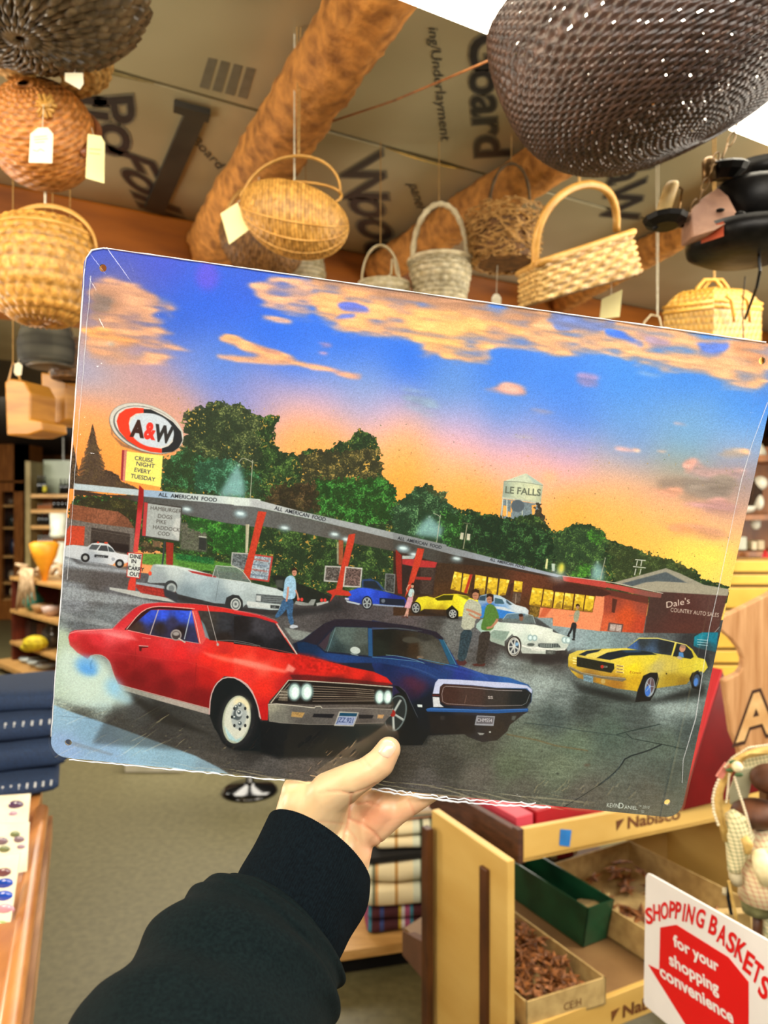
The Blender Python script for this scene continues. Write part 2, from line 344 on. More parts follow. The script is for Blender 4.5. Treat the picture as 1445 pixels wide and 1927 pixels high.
def Ln(cr, s, wd, fill, a=1., bl=.35, sm=0):
    p = pts(cr, s)
    if sm: p = smoothp(p, sm, False)
    t = Tp(p); h = wd*SC/2
    d = np.gradient(t, axis=0); d /= np.maximum(np.hypot(d[:, 0], d[:, 1]), 1e-6)[:, None]; nn = np.c_[-d[:, 1], d[:, 0]]
    put(raster(np.vstack([t+nn*h, (t-nn*h)[::-1]]), bl*3*SC+2), fill, cr, bl, a, 0)
def El(cr, cx, cy, rx, ry, rot, fill, bl=.5, a=1., n=.03, t0=0, t1=360):
    th = np.radians(np.linspace(t0, t1, 40, endpoint=False if t1-t0 == 360 else True)); r = math.radians(rot)
    x = np.cos(th)*rx; y = np.sin(th)*ry
    P(cr, list(zip(cx+x*math.cos(r)-y*math.sin(r), cy+x*math.sin(r)+y*math.cos(r))), fill, bl, a, n)
def Tx(cr, s, x, y, h, ang, fill, sx=1., sh=0., a=1., bl=.3, dy=0., bold=0.):
    """lettering: x,y = baseline start in the crop, h = cap height in photograph units, ang degrees clockwise"""
    a0, b0, k = CR[cr]; ox, oy = a0+x/k, b0+y/k
    cu = bpy.data.curves.new('t', 'FONT'); cu.body = s; cu.size = 1; cu.resolution_u = 3; cu.offset = bold
    o = bpy.data.objects.new('t', cu); me = o.to_mesh()
    v = np.empty(len(me.vertices)*3); me.vertices.foreach_get('co', v); v = v.reshape(-1, 3)[:, :2]/.69*h
    r = math.radians(ang); X = v[:, 0]*sx+v[:, 1]*sh; Y = -v[:, 1]+dy*v[:, 0]
    q = np.c_[ox+X*math.cos(r)-Y*math.sin(r), oy+X*math.sin(r)+Y*math.cos(r)]; t = Tp(q)
    x0, y0 = int(t[:, 0].min())-3, int(t[:, 1].min())-3; w, hh = int(t[:, 0].max())+4-x0, int(t[:, 1].max())+4-y0
    w = min(w, TW-x0); hh = min(hh, TH-y0)
    if w > 0 and hh > 0:
        m = np.zeros((hh, w), np.float32)
        for pl in me.polygons:
            tt = t[list(pl.vertices)]; rr = raster(tt, 1)
            if rr is None: continue
            px, py, mm = rr; q0 = m[py-y0:py-y0+mm.shape[0], px-x0:px-x0+mm.shape[1]]; q0 += mm[:q0.shape[0], :q0.shape[1]]
        put((x0, y0, np.minimum(m, 1)), fill, cr, bl, a)
    o.to_mesh_clear(); bpy.data.objects.remove(o); bpy.data.curves.remove(cu)
def warp(m, x0, y0, amp, A, B):
    h, w = m.shape; sl = (slice(y0, y0+h), slice(x0, x0+w)); yy, xx = np.mgrid[0:h, 0:w]
    dy = ((A[sl]-.5)*2*amp*SC).astype(int); dx = ((B[sl]-.5)*2.6*amp*SC).astype(int)
    return m[np.clip(yy+dy, 0, h-1), np.clip(xx+dx, 0, w-1)]
def foliage(cr, s, dark, mid, light, seed=0, rag=2.2, lt=.62, a=1., warm=None):
    p = pts(cr, s); r = raster(Tp(p), 10*SC)
    if r is None: return
    x0, y0, m = r; h, w = m.shape; sl = (slice(y0, y0+h), slice(x0, x0+w))
    f1 = np.roll(NZ[2.2], seed*37, 1)[sl]; f2 = np.roll(NZ[4], seed*53, 1)[sl]; f0 = np.roll(NZ[1.1], seed*29, 1)[sl]
    big = np.roll(NZ[16], seed*71, 1)[sl]; mi = np.roll(NZ[8], seed*41, 0)[sl]
    m = warp(blur1(m, rag*SC), x0, y0, 5.5 if rag < 2.5 else 9, NZ[4]*.5+NZ[8]*.5, np.roll(NZ[4], 99, 0)*.5+np.roll(NZ[8], 77, 0)*.5); m = np.clip((m*1.15+(f1*.55+f2*.45-.5)*1.25-.5)*5+.5, 0, 1)
    k = big*.45+mi*.35+f2*.2
    sp = np.clip((f1*.6+f0*.4-lt+.35*(k-.5))*6, 0, 1)
    c = hx(dark)[None, None]*(.95+.5*f0[..., None])
    c = c+(hx(mid)-c)*np.clip((k-.42)*3.2+(f1-.5)*1.1, 0, 1)[..., None]
    c = c+(hx(light)-c)*(sp*np.clip((k-.35)*3, 0, 1))[..., None]
    if warm: c = c+(hx(warm)-c)*(np.clip((f2*.5+f1*.5-.66)*9, 0, 1)*np.clip((np.roll(big, 60, 1)-.45)*4, 0, 1))[..., None]
    m = (m*a)[..., None]; CAN[sl] = CAN[sl]*(1-m)+c*m
def cloud(cr, s, col, bl=6, a=.9, st=1.1):
    p = smoothp(pts(cr, s), 2); r = raster(Tp(p), bl*3*SC+4)
    if r is None: return
    x0, y0, m = r; h, w = m.shape; sl = (slice(y0, y0+h), slice(x0, x0+w))
    m = warp(m, x0, y0, min(30, 5+bl*3.2), NH[9]*.4+NH[18]*.6, np.roll(NH[18], 150, 1)*.6+NH[4]*.4); m = blur1(m, bl*1.3*SC); nn = NH[4][sl]*.3+NH[9][sl]*.45+NH[18][sl]*.25
    m = np.clip(m*1.3+(nn-.5)*(1.4+st*1.5)-.18, 0, 1)*np.clip(m*2.2, 0, 1); m = blur1(m, 1.8*SC)*(.78+.44*np.clip(NH[9][sl], 0, 1)*.8); m = np.clip(m, 0, 1)
    c = hx(col)[None, None]*(1+.42*(NH[4][sl]*.35+NH[9][sl]*.65-.5))[..., None]; m = (m*a)[..., None]
    CAN[sl] = CAN[sl]*(1-m)+np.clip(c, 0, 1)*m
def wheel(cr, cx, cy, rx, ry, rot, tire='15161a', rim='b9c4c0', k=.62, spokes=5, hub='8a9490', dark='30343a'):
    El(cr, cx, cy, rx, ry, rot, tire); El(cr, cx, cy, rx*k, ry*k, rot, rim); El(cr, cx, cy, rx*k*.8, ry*k*.8, rot, dark)
    r = math.radians(rot)
    for i in range(spokes):
        t = 2*math.pi*i/spokes+.3; x = math.cos(t)*rx*k*.9; y = math.sin(t)*ry*k*.9
        Ln(cr, [(cx, cy), (cx+x*math.cos(r)-y*math.sin(r), cy+x*math.sin(r)+y*math.cos(r))], max(.8, rx*k*.3/CR[cr][2]), rim)
    El(cr, cx, cy, rx*.2, ry*.2, rot, hub)
# ---------------------------------------------------------------- the print: dusk sky
FULL = '0,380 1445,380 1520,1600 0,1600'
EPS[0] = 1500.
P('Z', '20,400 1520,600 1520,1700 20,1600', [
 (170, 470, '3a50b8'), (300, 490, '4050bc'), (210, 560, '6a6488'), (200, 650, 'b08a78'), (175, 700, '9298b8'), (175, 790, 'f09a5a'), (160, 880, 'e88a3c'),
 (330, 600, '2f5cc4'), (400, 560, '2a5cd0'), (450, 520, '3358c4'), (520, 620, '2a64d4'), (560, 680, '3a70d8'), (420, 700, '4a78cc'), (270, 720, 'a88a98'), (300, 745, 'c0907c'), (240, 740, 'b8958a'),
 (360, 700, '6c84c8'), (420, 740, '7a84c0'), (480, 745, '8a88b8'), (540, 760, 'b09ab0'), (200, 830, 'f39a4c'), (260, 860, 'ef9440'), (340, 770, 'c89480'), (560, 800, 'eda272'),
 (560, 830, 'f2a055'), (600, 840, 'f29f50'), (600, 760, 'bfa0b8'), (620, 700, '5f86cc'), (640, 640, '2c68d8'), (760, 680, '2f6cd8'), (700, 740, '7a94c4'), (720, 780, 'bba0c0'), (740, 830, 'f0a870'),
 (760, 880, 'f5a04a'), (760, 930, 'f39638'), (850, 740, '5a88c8'), (860, 790, '9a9cc8'), (860, 830, 'd6a4b8'), (850, 870, 'f2aa78'), (870, 930, 'f5a044'), (920, 960, 'f29a3c'), (940, 700, '3a76d8'),
 (950, 760, '4f84d0'), (960, 810, '8090c8'), (960, 850, 'c8a0bc'), (960, 880, 'eeaa90'), (1050, 720, '3f7cdc'), (1080, 780, '4c80d4'), (1060, 840, '8890c4'), (1060, 880, 'd8a2b0'), (1030, 900, 'f0a888'),
 (1060, 950, 'f5a54c'), (1080, 980, 'f4a040'), (1180, 720, '4485dc'), (1180, 790, '5f90cc'), (1180, 840, '6a90c8'), (1160, 880, 'b8a098'), (1160, 920, 'e8a878'), (1150, 960, 'f4aa58'), (1180, 1010, 'f5ac4c'),
 (1300, 720, '3f80d8'), (1300, 780, '6c98c4'), (1290, 830, '6a9cca'), (1280, 870, '88988c'), (1270, 900, '9a8c80'), (1260, 940, 'e2a480'), (1260, 990, 'f2ac62'), (1260, 1040, 'f4b84e'), (1300, 1060, 'f5c452'),
 (1400, 720, '4082d8'), (1400, 770, '4a8ad8'), (1390, 830, '7aa2cc'), (1380, 880, '9a8c98'), (1370, 920, '8a8078'), (1360, 950, 'c89888'), (1350, 990, 'dba67c'), (1340, 1040, 'f0c468'), (1340, 1080, 'f0c45e'),
 (1440, 680, 'a08a88'), (1440, 740, '3d7cd6')], bl=0, n=.04, ns=1.1)
EPS[0] = 4.
for _k in range(3): CAN[..., _k] = blur1(CAN[..., _k], 26*SC)
def fuzz(k=.05):
    CAN[:] *= (1+k*2*(NZ[1.1]-.5))[..., None]
# clouds
cloud('A', '1090,350 1130,270 1200,220 1445,250 1445,470 1380,430 1250,400', 'd8a078', 5, .95, .7)
cloud('B', '0,60 400,110 850,190 1445,285 1445,485 1300,470 1100,430 1010,450 1020,535 880,530 720,500 640,470 520,410 400,385 200,360 100,320 0,250', 'dca06c', 5, 1.0, .55)
cloud('B', '0,60 400,115 850,195 1445,285 1445,330 1200,330 900,260 600,220 420,180 150,130 0,100', '93705e', 6, .75, .7)
cloud('B', '480,260 700,240 900,330 1000,400 900,480 700,460 560,400', 'e6b06a', 8, .6, .8)
cloud('B', '150,235 210,205 330,225 350,245 260,250', '4a62c4', 2, .9, 1.6); cloud('B', '120,290 160,262 240,262 250,275 170,300', '4464c8', 2, .8, 1.6)
cloud('C', '0,85 400,130 1000,215 1445,290 1445,560 1200,510 1050,450 850,440 600,390 400,340 200,345 0,310', 'd2a078', 5, 1.0, .55)
cloud('C', '60,90 430,145 560,180 420,215 280,190 160,210', '5c76b8', 3, .9, .8)
cloud('C', '420,215 560,205 700,290 660,300 520,250', '3a6ad0', 3, .95, .5); cloud('C', '640,190 800,215 900,290 780,330 700,250', '8a7ea0', 4, .8, .8)
cloud('C', '960,300 1100,270 1220,300 1080,350', '4a70cc', 4, .9, .8); cloud('C', '1150,300 1300,280 1445,340 1445,440 1300,400', 'b58060', 6, .8, .5)
cloud('C', '400,330 600,320 850,420 1000,440 700,420', 'e6b080', 4, .7, .6)
cloud('A', '220,240 420,300 560,320 600,390 720,430 700,450 560,410 640,500 680,530 560,520 800,625 810,640 600,610 420,590 560,650 690,690 480,700 330,700 200,640 200,520 380,500 220,420', 'c89470', 5, .95, .7)
cloud('A', '190,500 400,520 600,560 800,625 600,600 330,590 200,560', 'eca05c', 4, .9, .5); cloud('A', '200,300 300,300 390,430 330,480 210,400', '94705c', 9, .6, 1.6); cloud('A', '215,330 290,350 330,450 240,440', '5c5c60', 5, .6, 1.6)
cloud('A', '350,590 560,620 520,660 340,640', '6c8c98', 5, .7, .6); cloud('A', '560,350 690,360 650,420', '7c8c8c', 6, .5, .5)
cloud('A', '880,560 1050,580 1250,640 1445,705 1445,730 1330,715 1150,725 860,650 990,650 1140,665 1040,620', 'e0a070', 2.4, 1.0, .35)
cloud('A', '1050,580 1250,640 1300,665 1150,640', '9a7068', 2, .8, .4)
cloud('A', '1150,440 1260,450 1380,500 1260,500', 'd8a078', 3, .95, .5)
cloud('B', '0,520 120,545 310,605 250,615 100,565 0,560', 'e8a078', 2.2, 1, .3); cloud('B', '60,410 130,425 90,450 55,440', 'b088a8', 3, .9, .3); cloud('B', '20,480 110,488 60,505', 'c890a0', 2, .9, .3)
cloud('B', '930,660 1060,640 1160,660 1240,710 1080,690', 'c8988c', 3, 1, .4); cloud('B', '1150,780 1230,770 1370,810 1290,808', 'a898a0', 2.6, .9, .4)
cloud('B', '430,660 620,690 740,770 660,780 520,730', '8098ac', 7, .7, .4); cloud('B', '1080,900 1250,910 1420,990 1300,980', '98969c', 8, .7, .4)
cloud('C', '250,520 390,495 480,560 330,570', '9c88b4', 4, .9, .3); cloud('C', '600,450 830,480 760,500 640,475', '8ca4bc', 3, .8, .4)
cloud('C', '440,930 580,925 720,940 560,950', 'd4a49c', 2.2, .9, .3); cloud('C', '600,920 690,925 700,950 640,945', 'e8b08c', 2, .8, .2); cloud('C', '860,755 940,750 960,768 880,772', 'd0a8a4', 2, .9, .2); cloud('C', '780,935 860,940 810,952', 'd8b098', 2, .8, .2)
cloud('C', '1080,950 1240,945 1340,965 1200,985', 'b8a490', 3, .9, .3); cloud('C', '1240,950 1330,950 1320,972', 'e8a880', 2, .9, .2)
cloud('C', '920,985 1000,990 1000,1045 1340,1050 1300,1100 1100,1110 920,1070', 'b49490', 3.4, .95, .4); cloud('C', '925,990 1000,995 970,1060 915,1060', 'dca494', 2.4, .9, .2)
cloud('C', '720,1110 900,1130 1260,1110 1240,1240 1100,1240 960,1180 760,1170', '8a7c70', 6, .95, .35); cloud('C', '530,1135 720,1150 950,1180 880,1220 700,1170', 'dc9c80', 3, .9, .4)
cloud('C', '960,1120 1250,1120 1240,1260 1000,1240 900,1180', '857a70', 6, .8, .3); cloud('C', '880,1240 1220,1260 1200,1290 960,1270', 'c89488', 4, .8, .4); cloud('C', '650,1020 900,1035 880,1060 700,1050', '9ea08c', 5, .8, .4)
cloud('G', '640,160 900,190 1180,230 1200,265 900,230', 'c88a68', 5, .75, .4); cloud('G', '900,200 1250,215 1240,260 1000,250', 'b08470', 5, .6, .4); cloud('G', '560,60 900,120 700,150', 'f0a468', 7, .5, .4)
cloud('G', '850,0 1000,20 1240,50 1230,110 1100,90 1000,50', 'a88280', 5, .85, .3)
cloud('G', '900,330 1150,320 1200,450 1000,440', 'f6cc58', 9, .7, .2); El('G', 1000, 400, 220, 130, 10, 'f7cf5c', 16, .6)
El('F', 1060, 210, 50, 40, 0, 'ecae78', 6, .5); El('Z', 390, 520, 22, 26, 0, '6a4ccc', 6, .6)
fuzz(.05)
# ---------------------------------------------------------------- water tower, trees
P('F', '755,235 900,182 1020,262 880,258', 'b9c3ac', n=.04); P('F', '900,182 1020,262 960,262', '9fb0a4', bl=1)
P('F', '750,235 880,240 1018,264 1003,382 870,360 740,345', [(745, 300, '8a988a'), (850, 290, 'b4bda0'), (960, 300, 'c4c8a4'), (1010, 320, '9aa48c')], n=.05)
Ln('F', '752,237 880,243 1018,266', 1, '6b7468'); P('F', '738,342 870,358 1003,380 1000,392 870,370 738,354', 'a9b3a2')
P('F', '742,356 990,392 978,480 940,520 770,500 725,480', '6a7a80', n=.15)
for q in ('748,400 770,405 770,470 740,480', '800,370 812,372 806,450 796,450', '940,400 972,395 958,470 944,470', '780,440 800,450 800,480 775,480'): P('F', q, 'e8a050')
for q in ('772,360 772,480', '876,370 876,470', '1000,385 980,470', '745,355 735,470'): Ln('F', q, 1.6, 'c6cdbc')
El('F', 845, 405, 45, 42, 0, '4e5a62'); Tx('F', 'LE FALLS', 756, 316, 12.5, 5, '5a6254', sx=.98, bold=.02)
foliage('F', '985,365 1000,420 1025,470 1050,540 1060,640 900,640 900,500 960,460', '2c2a22', '3c4030', '5a4a30', 9)
def conifer(cr, x, y0, y1, w, c1, seed):
    r = np.random.default_rng(seed); lft, rgt = [], []; n = 16
    for i in range(n):
        y = y0+(y1-y0)*(i+.6)/n; h = w*((i+1)/n)**1.05; rgt += [(x+h*r.uniform(.82, 1.08), y+10), (x+h*r.uniform(.45, .62), y-4)]; lft += [(x-h*r.uniform(.82, 1.08), y+10), (x-h*r.uniform(.45, .62), y-4)]
    P(cr, [(x, y0)]+rgt+[(x+w, y1+30), (x-w, y1+30)]+lft[::-1], c1, .5, 1, .45)
P('D', '250,560 400,520 440,535 480,560 500,600 640,660 170,640 175,560', '40342a', n=.35, rag=1.6)
conifer('D', 175, 345, 620, 60, '4a3c2e', 2); conifer('D', 305, 205, 640, 130, '44382c', 3)
foliage('D', '305,260 330,330 360,420 400,560 620,655 180,630 200,560 240,420 270,330', '40342a', '54452f', '6c563a', 3, 2, a=.7)
BIG = list(pts('D', '760,690 775,600 790,500 850,420 925,360 940,280 925,235 950,170 960,130 1000,120 1060,110 1100,65 1160,45 1210,90 1230,85 1290,70 1340,95 1360,130 1400,150 1440,150')) + \
 list(pts('A', '1270,990 1230,1050 1225,1130')) + list(pts('E', '310,30 350,45 410,35 430,70 460,50 520,15 570,20')) + list(pts('B', '60,1020 110,1000 170,950 205,965 275,890 320,910 360,930 385,1000 400,1090')) + \
 list(pts('E', '1010,200 1055,240 1100,280 1100,380 1160,350 1230,300 1300,250 1360,290 1410,370')) + list(pts('F', '330,360 440,430 520,430 600,460 700,460 740,500 900,470 960,460 1050,540 1100,590 1180,550 1250,520 1350,530')) + \
 list(pts('G', '180,160 260,170 340,210 370,270 440,285 540,330 600,350 680,395 760,395 830,410 870,470 960,470 1010,540 1110,565 1195,585 1195,700 0,700')) + [(1040, 1150), (760, 1150), (430, 1130), (250, 1000)]
foliage('Z', BIG, '1c2a1c', '34502a', '5c7a3c', 1, 1.6, warm='a8823c')
BZ = lambda s, d, m, l, sd, a=.8, w=None, cr='E': foliage(cr, s, d, m, l, sd, 3, .6, a, w)
BZ('940,130 1100,60 1290,70 1440,150 1440,460 1200,560 900,420', '222c20', '3e4c30', '7c8450', 2, .9, 'b89848', 'D')
BZ('760,450 940,380 1200,480 1440,560 1440,690 1200,680 760,640', '20301f', '2f5a36', '4c8a5c', 4, .9, None, 'D')
BZ('1000,480 1250,430 1360,560 1340,690 1000,660', '1f3a2c', '3a7458', '6cb090', 5, .7, None, 'D')
BZ('440,60 640,30 980,20 1000,200 760,260 460,240', '282a1e', '4c4a2c', '9a8448', 6, .95, 'c89c48')
BZ('560,220 1000,220 1090,270 1090,480 900,540 560,440', '1a3018', '2f6a2c', '54a044', 7, .9)
BZ('270,270 560,240 580,440 420,460 200,390', '241f18', '4a3a28', '6e5238', 8, .8)
BZ('1100,400 1440,300 1440,640 1100,580', '1c2e20', '3a5a40', '8ca470', 10, .9); BZ('1240,270 1380,290 1420,420 1260,470', '28301e', '3a4630', '5a6a40', 11, .9)
BZ('0,420 180,260 330,370 440,440 440,690 0,590', '1c2e20', '34583a', '6a9460', 12, .9, None, 'F'); BZ('330,430 440,450 520,640 440,690 330,640', '1a2e1a', '35702e', '62a848', 13, .8, None, 'F')
BZ('460,450 740,490 1090,590 1100,850 700,760 480,690', '16251a', '28442a', '42703c', 14, .95, None, 'F'); BZ('1100,600 1250,530 1440,600 1440,900 1100,850', '223020', '3c5a34', '6c8c4c', 15, .95, None, 'F')
BZ('20,225 180,165 330,220 370,290 350,420 0,420', '1f3020', '34502e', '5a7c3c', 16, .95, None, 'G'); BZ('230,210 350,230 360,300 260,290', '244020', '3f8028', '60a838', 17, .8, None, 'G'); BZ('180,430 260,440 250,520 120,520', '244020', '3c7a28', '62a838', 18, .8, None, 'G')
BZ('380,285 560,340 860,420 1000,540 420,560', '26301e', '3e4e2c', '5a6a3a', 19, .9, None, 'G')
# lamps, poles
def glow(cr, cx, cy, rx, ry, col, a): El(cr, cx, cy, rx, ry, 0, col, 6, a*.7); El(cr, cx, cy, rx*.4, ry*.4, 0, col, 3, a)
def streetlamp(cr, p1, p2, head, con, w=1.3):
    P(cr, con, '7fb0b8', 5, .55); P(cr, con, 'a8d4d8', 3, .3); Ln(cr, p1, w, 'a8a694'); Ln(cr, p2, w*.8, 'b0ae9a', sm=2); El(cr, *head, 5, 5, 0, 'd8f0ee', 1.4)
streetlamp('D', '1376,712 1392,452', '1392,470 1350,446 1320,440 1298,470', (1295, 490), '1290,480 1330,600 1340,700 1160,700 1230,580')
streetlamp('E', '1378,655 1404,465', '1404,480 1380,462 1355,455', (1330, 478), '1330,475 1420,560 1400,620 1230,600 1270,530')
streetlamp('G', '322,545 358,395', '358,400 352,396', (303, 425), '303,420 345,480 340,560 260,540 270,470')
Ln('F', '475,698 502,530', 1.9, '8c8a70'); Ln('F', '478,520 530,528', .9, '7c7a60'); P('F', '458,585 480,588 474,635 450,630', 'b0ae98'); P('F', '500,592 524,596 520,640 497,636', 'b8b6a0')
# ---------------------------------------------------------------- ground
P('Z', '90,1020 240,1075 560,1110 760,1140 900,1150 1060,1150 1420,1170 1300,1600 60,1600', [
 (150, 1080, '848c92'), (200, 1090, '6a6c74'), (140, 1130, '7a8086'), (180, 1110, '4e4c4c'), (250, 1120, '5a5c60'), (300, 1120, '3a3c3e'), (420, 1150, '34383a'), (520, 1170, '4c4c4c'), (560, 1140, '4a4848'), (640, 1130, '363436'),
 (700, 1150, '454244'), (760, 1170, '504a4c'), (820, 1170, '40403e'), (850, 1180, '686c6a'), (900, 1200, '585a5c'), (800, 1150, '4a4648'), (960, 1240, '7a8482'), (1000, 1260, '68706c'), (1050, 1230, '383432'), (920, 1220, '3e3a38'),
 (1030, 1200, '3a3c3c'), (1090, 1200, '7c8c8e'), (1110, 1210, '7a8c90'), (1180, 1200, '707e80'), (1240, 1200, '50585a'), (1300, 1215, '303234'), (1010, 1290, '8a9896'), (1060, 1310, '6a7674'), (1040, 1350, '485452'),
 (1100, 1330, '3c4442'), (1200, 1350, '46504e'), (1250, 1330, '7c8c8a'), (1290, 1330, '667472'), (1150, 1380, '4a5a52'), (1250, 1400, '505e56'), (1300, 1380, '424e4e'), (1270, 1460, '46504c'), (1220, 1500, '545650'), (1080, 1400, '5c6c5c'),
 (1050, 1440, '64705e'), (1000, 1400, '606c5c'), (960, 1440, '56604f'), (900, 1400, '4a4c44'), (900, 1460, '5a5852'), (980, 1490, '55564e'), (840, 1440, '3c3c38'), (760, 1440, '3c3a36'), (800, 1470, '4c4a48'), (1100, 1500, '55544e'),
 (150, 1180, '5e6468'), (200, 1160, '6c7478'), (110, 1200, '8a9a94'), (120, 1270, 'a8bcac'), (160, 1300, 'a4b8b0'), (110, 1320, '8a9890'), (200, 1320, '98aca8'), (260, 1330, '54585a'), (300, 1340, '2e3030'), (150, 1350, '505450'),
 (220, 1360, '4a4a48'), (300, 1380, '424242'), (350, 1410, '4e4c4a'), (260, 1410, '565654'), (420, 1430, '44423f'), (500, 1440, '4c4a48'), (560, 1450, '504c48'), (640, 1440, '403e3a'), (480, 1410, '2e2c2a')], bl=.6, n=.16, ns=2.2)
c0 = Tp([(0, 1130), (1445, 1280)])
CAN[820:] *= (1+.16*(NH[4][820:]-.5)+.1*(NH[1.5][820:]-.5))[..., None]
P('D', '110,1120 200,1135 560,1190 560,1225 350,1215 100,1160', '9ca4aa', 1.2, .8, .1); P('D', '120,1185 400,1210 640,1245 560,1330 300,1310 100,1270', '4a4644', 3, .8, .15)
P('D', '100,1310 240,1330 640,1400 880,1440 700,1445 100,1400', '8c9498', 2, .8, .15)
P('H', '40,745 150,790 450,890 700,980 1000,1090 1160,1170 1240,1220 900,1190 300,1140 60,1090 20,1020', [(100, 800, '8cb0c8'), (300, 900, '7ea2bc'), (600, 1000, '8cb2c8'), (900, 1100, '84a8bc'), (100, 1050, '8aa8d0'), (400, 1090, '88aacb'), (1100, 1180, '7d98a8')], 1.2, 1, .06)
Ln('H', '60,820 200,830 340,845', 1, '5c7488', .7); P('H', '90,990 190,1000 450,1080 430,1090 200,1030', '7c8c9c', 1.5, .7); Ln('H', '90,70 200,75 450,200', 1, '4c5054', .5)
P('H', '90,110 200,150 440,190 440,230 250,180 90,150', '98a0a2', 2.5, .5); Ln('L', '380,60 560,80 700,105 900,130 960,145', 1.6, '2c3a3a', .8); Ln('L', '900,128 960,112 1150,68', 2, '1e2c2c', .9); Ln('L', '955,118 990,150 1160,182 1300,212', 1.8, '22302f', .9)
Ln('L', '1160,182 1080,220 955,256 930,300 880,355 800,415', 3.2, '1a2428', .95, sm=1); Ln('L', '800,415 700,480 600,540', 1.7, '1e2426', .95); Ln('L', '950,250 900,340 820,400', 1, '6a8088', .5)
Ln('L', '280,125 450,158 560,190 740,218', 2.2, '6b5434', .8, 1); El('L', 735, 300, 18, 8, 0, '5c4a3e', 1.5, .6); El('L', 480, 222, 8, 4, 0, '3a3e36', .8, .7); El('L', 568, 347, 9, 5, 0, '343a34', .8, .8)
P('J', '560,560 700,560 900,590 1445,660 1445,760 1200,740 1000,650 700,600', '8c9896', 4, .6, .15); P('I', '340,220 500,250 540,260 470,310 400,300', '87918c', 1.2, .8, .1); P('K', '0,500 150,520 300,560 200,600 0,590', '8e9c98', 4, .6, .15)
P('K', '860,720 1100,690 1200,700 1180,780 950,775', '93a3a0', 4, .7, .15); P('K', '0,60 200,100 640,190 720,240 640,310 500,310 300,300 260,330 200,200', [(300, 230, '8a9ea2'), (500, 240, '7f9698'), (650, 240, '6c8084')], 1, .85, .12)
P('H', '50,230 130,240 200,330 300,420 420,520 560,680 560,740 380,760 200,750 40,690', [(120, 350, 'a8b8a0'), (180, 480, 'b8ccc0'), (300, 600, 'c0d4c8'), (420, 650, 'a4c0cc'), (100, 600, 'b0c4b4'), (500, 720, '94a8a8')], 5, .97, .06)
# ---------------------------------------------------------------- buildings
foliage('D', '180,690 640,700 920,820 1440,880 1440,1120 920,1090 600,1060 130,860', '1e2c1c', '305228', '4c8038', 20, 1, .6, 1, 'a07c3c')
BZ('190,690 640,740 620,900 500,830 180,760', '26241a', '3c3a22', '5a5230', 21, .9, None, 'D'); P('D', '905,880 1080,890 1080,1080 900,1060', '5a5a50', 1.5, .85, .25); P('D', '1030,975 1078,980 1075,1070 1025,1060', '2b302e'); P('D', '1025,970 1080,975 1078,985 1024,978', 'a8aca0')
BZ('930,830 1360,880 1360,1080 1130,1100 1080,960 930,900', '1c3a1c', '32742e', '54a43c', 22, .85, None, 'D')
P('D', '640,1090 900,1090 1130,1140 1440,1190 1440,1230 1000,1200 640,1160', '4c8034', 1, .95, .2); P('D', '870,1090 1130,1120 1130,1165 870,1130', '1e5a30', 1.2, .9, .3)
BZ('650,1000 720,1010 740,1090 640,1080', '2c281e', '4a4030', '6a5a40', 23, .9, None, 'D')
P('D', '130,845 590,915 590,1110 120,1035', '66605a', n=.15); P('D', '150,752 300,778 480,805 545,850 590,918 300,882 150,855', [(200, 800, '7a4a34'), (400, 830, '80503a'), (550, 880, '6a4432')], n=.16)
P('D', '297,912 560,955 555,1092 288,1035', '3a3430', n=.15); Ln('D', '297,930 558,972', 1, '57504a'); P('D', '310,1000 550,1030 550,1090 300,1040', '241f1e', 1); P('D', '150,898 252,905 246,1035 120,1032 130,930', 'b4432c', n=.1)
P('D', '715,1000 780,1010 770,1050 710,1040', '7d5a48', .8, .7)
# restaurant behind the canopy
P('F', '0,700 200,690 700,800 1150,900 1445,960 1445,1160 0,1150', [(100, 800, '30241e'), (350, 850, '3a2c20'), (600, 850, '3c2a1e'), (900, 950, '5a3424'), (350, 1000, '45301e'), (700, 1060, '3a3026'), (1200, 960, '4a2c20'), (900, 1080, '4c3020')], n=.14)
P('F', '60,770 130,760 300,790 280,900 270,1010 150,1010 60,1000', '2c2422', 1, .9, .15); P('F', '190,800 290,800 260,1010 180,1000', '403630', 1.2, .8, .2)
P('F', '60,765 130,765 300,785 285,825 150,820 60,800', 'a03030', .7, 1, .08); P('F', '60,742 150,745 135,765 60,765', 'a0a8a4'); P('F', '150,885 260,890 255,910 150,905', '8a2c28')
def window(cr, s, seed):
    P(cr, s, 'c8a82c', .4, 1, .12, ns=4); q = pts(cr, s); c = q.mean(0)
    r = raster(Tp(q), 2); x0, y0, m = r; h, w = m.shape; sl = (slice(y0, y0+h), slice(x0, x0+w)); f = np.roll(NZ[4], seed*31, 1)[sl]*.5+np.roll(NZ[8], seed*17, 1)[sl]*.5
    yy = np.linspace(0, 1, h)[:, None]
    put((x0, y0, m*np.clip((f-.5)*5, 0, 1)), 'f0e270', 'Z', 0, .8)
    put((x0, y0, m*np.clip((f+(yy-.75)*.9-.42)*7, 0, 1)), '7a5a1c', 'Z', 0, .8)
for i, q in enumerate(('415,850 467,860 455,988 388,970', '477,862 537,875 505,1000 462,990', '558,872 634,885 620,1012 546,1000', '646,888 712,898 700,1015 633,1010', '724,898 790,908 762,1010 710,1015', '823,912 880,920 872,992 815,985')): window('F', q, i)
P('F', '520,870 540,870 498,1000 480,995', 'a03424'); P('F', '770,1015 800,930 818,930 790,1020', '3c2820'); P('F', '815,990 870,998 860,1070 805,1060', '55453a', .6, 1, .2); Ln('F', '835,1000 830,1070', 1, 'a89888')
P('F', '930,1060 1010,1085 990,1160 925,1160', '6a5424', .8, 1, .3)
